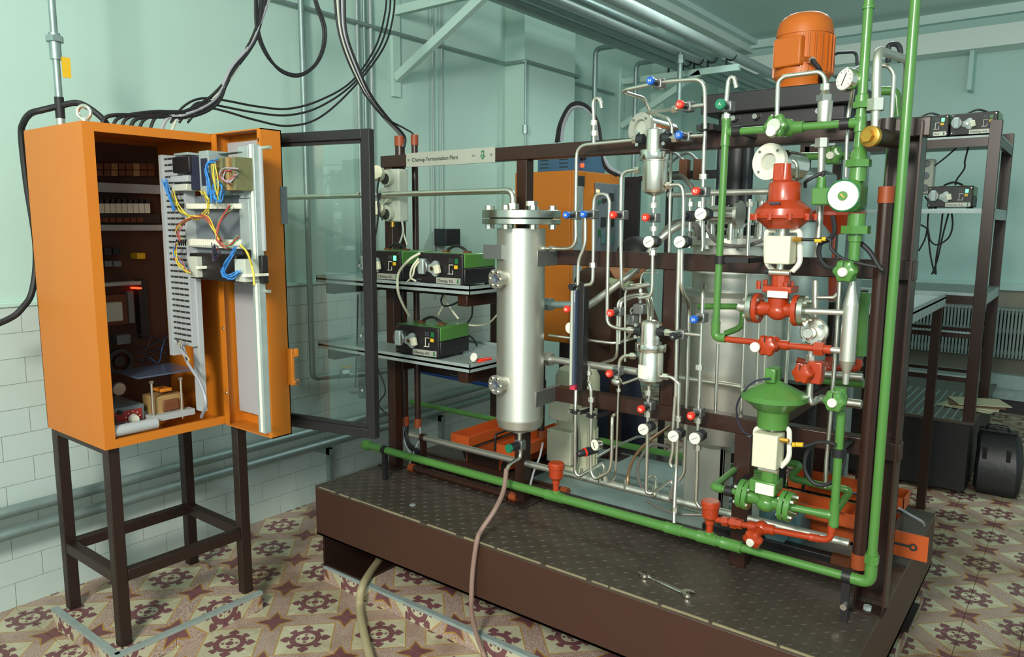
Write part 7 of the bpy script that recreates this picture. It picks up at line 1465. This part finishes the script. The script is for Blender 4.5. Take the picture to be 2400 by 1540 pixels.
for (q, lab) in ((pA, 'left'), (pC, 'middle')):
    for ch in q.children:
        if ch.name.startswith('display'):
            me = ch.data.copy(); me.materials.clear(); me.materials.append(MATS['lamp_green']); ch.data = me; ch['label'] = 'lit green display'
for ch in pu3.children:
    if ch.name.startswith('display'):
        me = ch.data.copy(); me.materials.clear(); me.materials.append(MATS['lamp_green']); ch.data = me; ch['label'] = 'lit green display'
q0, q1 = S(2166, 455, Y=5.4), S(2190, 372, Y=5.4); so2 = thing('socket_box', (q0.x, 5.4, q0.z), 'pale socket box behind the background shelf', 'socket'); MB().box((q0.x - .04, 5.4, q0.z), (q1.x, 5.5, q1.z)).build('box', 'paleplastic', so2, bevel=.006)
for i in range(3): MB().cyl((q0.x, 5.4, q0.z + .04 + i * .075), (q0.x, 5.38, q0.z + .04 + i * .075), .022).build('socket', 'greybox', so2)
def cab2(pts, lab, Y=5.2): return MB().cable(SP('N', pts, Y=Y), .005).build('cable', 'rubber', None, lab, 'cable', 'leads of the background shelf')
cab2([(595, 350), (560, 480), (555, 540), (500, 620), (490, 660)], 'black lead from the top shelf to the middle pump'); cab2([(530, 360), (430, 450), (340, 520)], 'thin lead from the top shelf to the background socket')
cab2([(270, 740), (300, 800), (290, 950), (310, 1160), (340, 1300)], 'black lead from the background socket to the bench'); cab2([(460, 830), (470, 950), (440, 1040), (360, 1090), (310, 1060), (290, 980), (240, 945)], 'black lead looping left under the middle pump'); cab2([(450, 830), (400, 1020), (360, 1200), (320, 1305)], 'black lead hanging under the middle pump'); cab2([(400, 850), (380, 1020), (350, 1200), (350, 1305)], 'second black lead hanging under the middle pump')
cab2([(290, 960), (270, 1050), (225, 1135)], 'short black lead swinging toward the rack')
# side tray shelf behind the right rack post
sz = 1.215; ts = thing('tray_shelf', (-.62, 3.9, .0), 'galvanised tray shelf on dark posts right behind the rack end', 'shelf', 'galvanised tray shelves of the pipe rack')
MB().box((-1.0, 3.6, sz - .01), (-.6, 4.72, sz)).build('tray', 'galvpale', ts); MB().box((-.603, 3.6, sz - .05), (-.6, 4.72, sz + .02)).build('tray_rim', 'galvpale', ts); MB().box((-1.0, 4.717, sz - .05), (-.6, 4.72, sz + .02)).build('tray_rim', 'galvpale', ts)
for (x, y) in ((-.65, 4.64), (-.98, 4.64), (-.98, 3.62), (-.65, 3.62)): MB().box((x, y, 0), (x + .045, y + .045, sz - .01)).build('post', 'brown', ts)
# radiator on the far wall
ra_ = thing('radiator', (-.3, 8.1, .3), 'long grey ribbed radiator below the ledge on the far wall', 'radiator')
mat('radgrey', '7f8c88', .5, 0, .08); fn = MB()
for i in range(86):
    x = -1.5 + i * .028; fn.box((x, 8.0, .42), (x + .017, 8.12, .86)); fn.cyl((x + .011, 7.99, .86), (x + .011, 8.13, .86), .014, seg=8)
fn.build('ribs', 'radgrey', ra_, kind='stuff')
for z in (.46, .66, .84): MB().cyl((-1.55, 8.06, z), (.95, 8.06, z), .03).build('header', 'radgrey', ra_)
for x in (-1.4, .8): MB().box((x, 8.04, .12), (x + .03, 8.08, .46)).build('foot', 'radgrey', ra_)
MB().box((-2, 7.6, 0), (1.6, 8.1, .12)).build('duct_cover', 'black', None, 'low black duct cover below the radiator', 'duct'); MB().box((-2, 7.55, .22), (1.6, 7.62, .34)).box((-2, 7.58, .12), (1.6, 7.62, .22)).build('steel_channel', 'galv', None, 'galvanised channel in front of the radiator', 'channel')
# newspapers on skid deck
for i in range(4):
    q = S(2262 + i * 8, 925 - i * 8, Z=.47); a_ = .2 * i - .2; MB().obox((min(q.x, -.55) + .06 + i * .01, 5.45 + .03 * i, .4645 + i * .006), .30, .22, .005, (math.cos(a_), math.sin(a_), 0), (-math.sin(a_), math.cos(a_), 0)).build('newspaper', 'paper' if i != 2 else 'bakelite', None, ('cream newspaper at the bottom of the pile on the rear skid', 'cream newspaper second in the pile on the rear skid', 'reddish folder in the pile on the rear skid', 'cream newspaper on top of the pile on the rear skid')[i], 'newspaper', 'papers on the rear skid')
# bag
bq = S(2335, 1166, Z=0); bg = thing('travel_bag', (bq.x, bq.y + .1, 0), 'black leather bag standing on the tiled floor at the right', 'bag')
mat('leather', '17161a', .42, 0, .2, 12, bump=.1, bscale=30)
bx_, by_ = bq.x - .01, bq.y + .14
def fr(z, hx, hy, ox=0): return [V((bx_ + ox - hx, by_ - hy, z)), V((bx_ + ox + hx, by_ - hy, z)), V((bx_ + ox + hx, by_ + hy, z)), V((bx_ + ox - hx, by_ + hy, z))]
lv = [fr(0, .105, .13), fr(.05, .118, .145), fr(.17, .118, .14), fr(.27, .112, .11, -.005), fr(.34, .11, .06, -.015), fr(.375, .095, .025, -.02)]
b = MB().add([p for q in lv for p in q], [(3, 2, 1, 0)] + [(i * 4 + k, i * 4 + (k + 1) % 4, i * 4 + 4 + (k + 1) % 4, i * 4 + 4 + k) for i in range(5) for k in range(4)] + [(20, 21, 22, 23)])
b.build('body', 'leather', bg, bevel=.022, ang=60)
MB().box((bx_ - .12, by_ - .03, .366), (bx_ + .08, by_ + .03, .384)).build('frame_bar', 'black', bg, bevel=.004)
MB().tube([(bx_ - .08, by_ - .02, .37), (bx_ - .075, by_ - .03, .41), (bx_ + .03, by_ - .03, .41), (bx_ + .04, by_ - .02, .37)], .009, 8, .03).build('handle', 'leather', bg)
for xx in (-.07, .05): MB().obox((bx_ + xx, by_ - .118, .2), .022, .006, .2, (1, 0, 0), (0, 1, .25), (0, -.25, 1)).build('strap', 'black', bg, bevel=.002); MB().obox((bx_ + xx, by_ - .122, .22), .02, .006, .024).build('buckle', 'greysteel', bg)
MB().box((bq.x - .33, bq.y + .05, 0), (bq.x - .2, bq.y + .2, .2)).box((bq.x - .31, bq.y + .07, .2), (bq.x - .22, bq.y + .18, .3)).build('black_case', 'leather', None, 'small black case leaning beside the bag', 'case', bevel=.015)
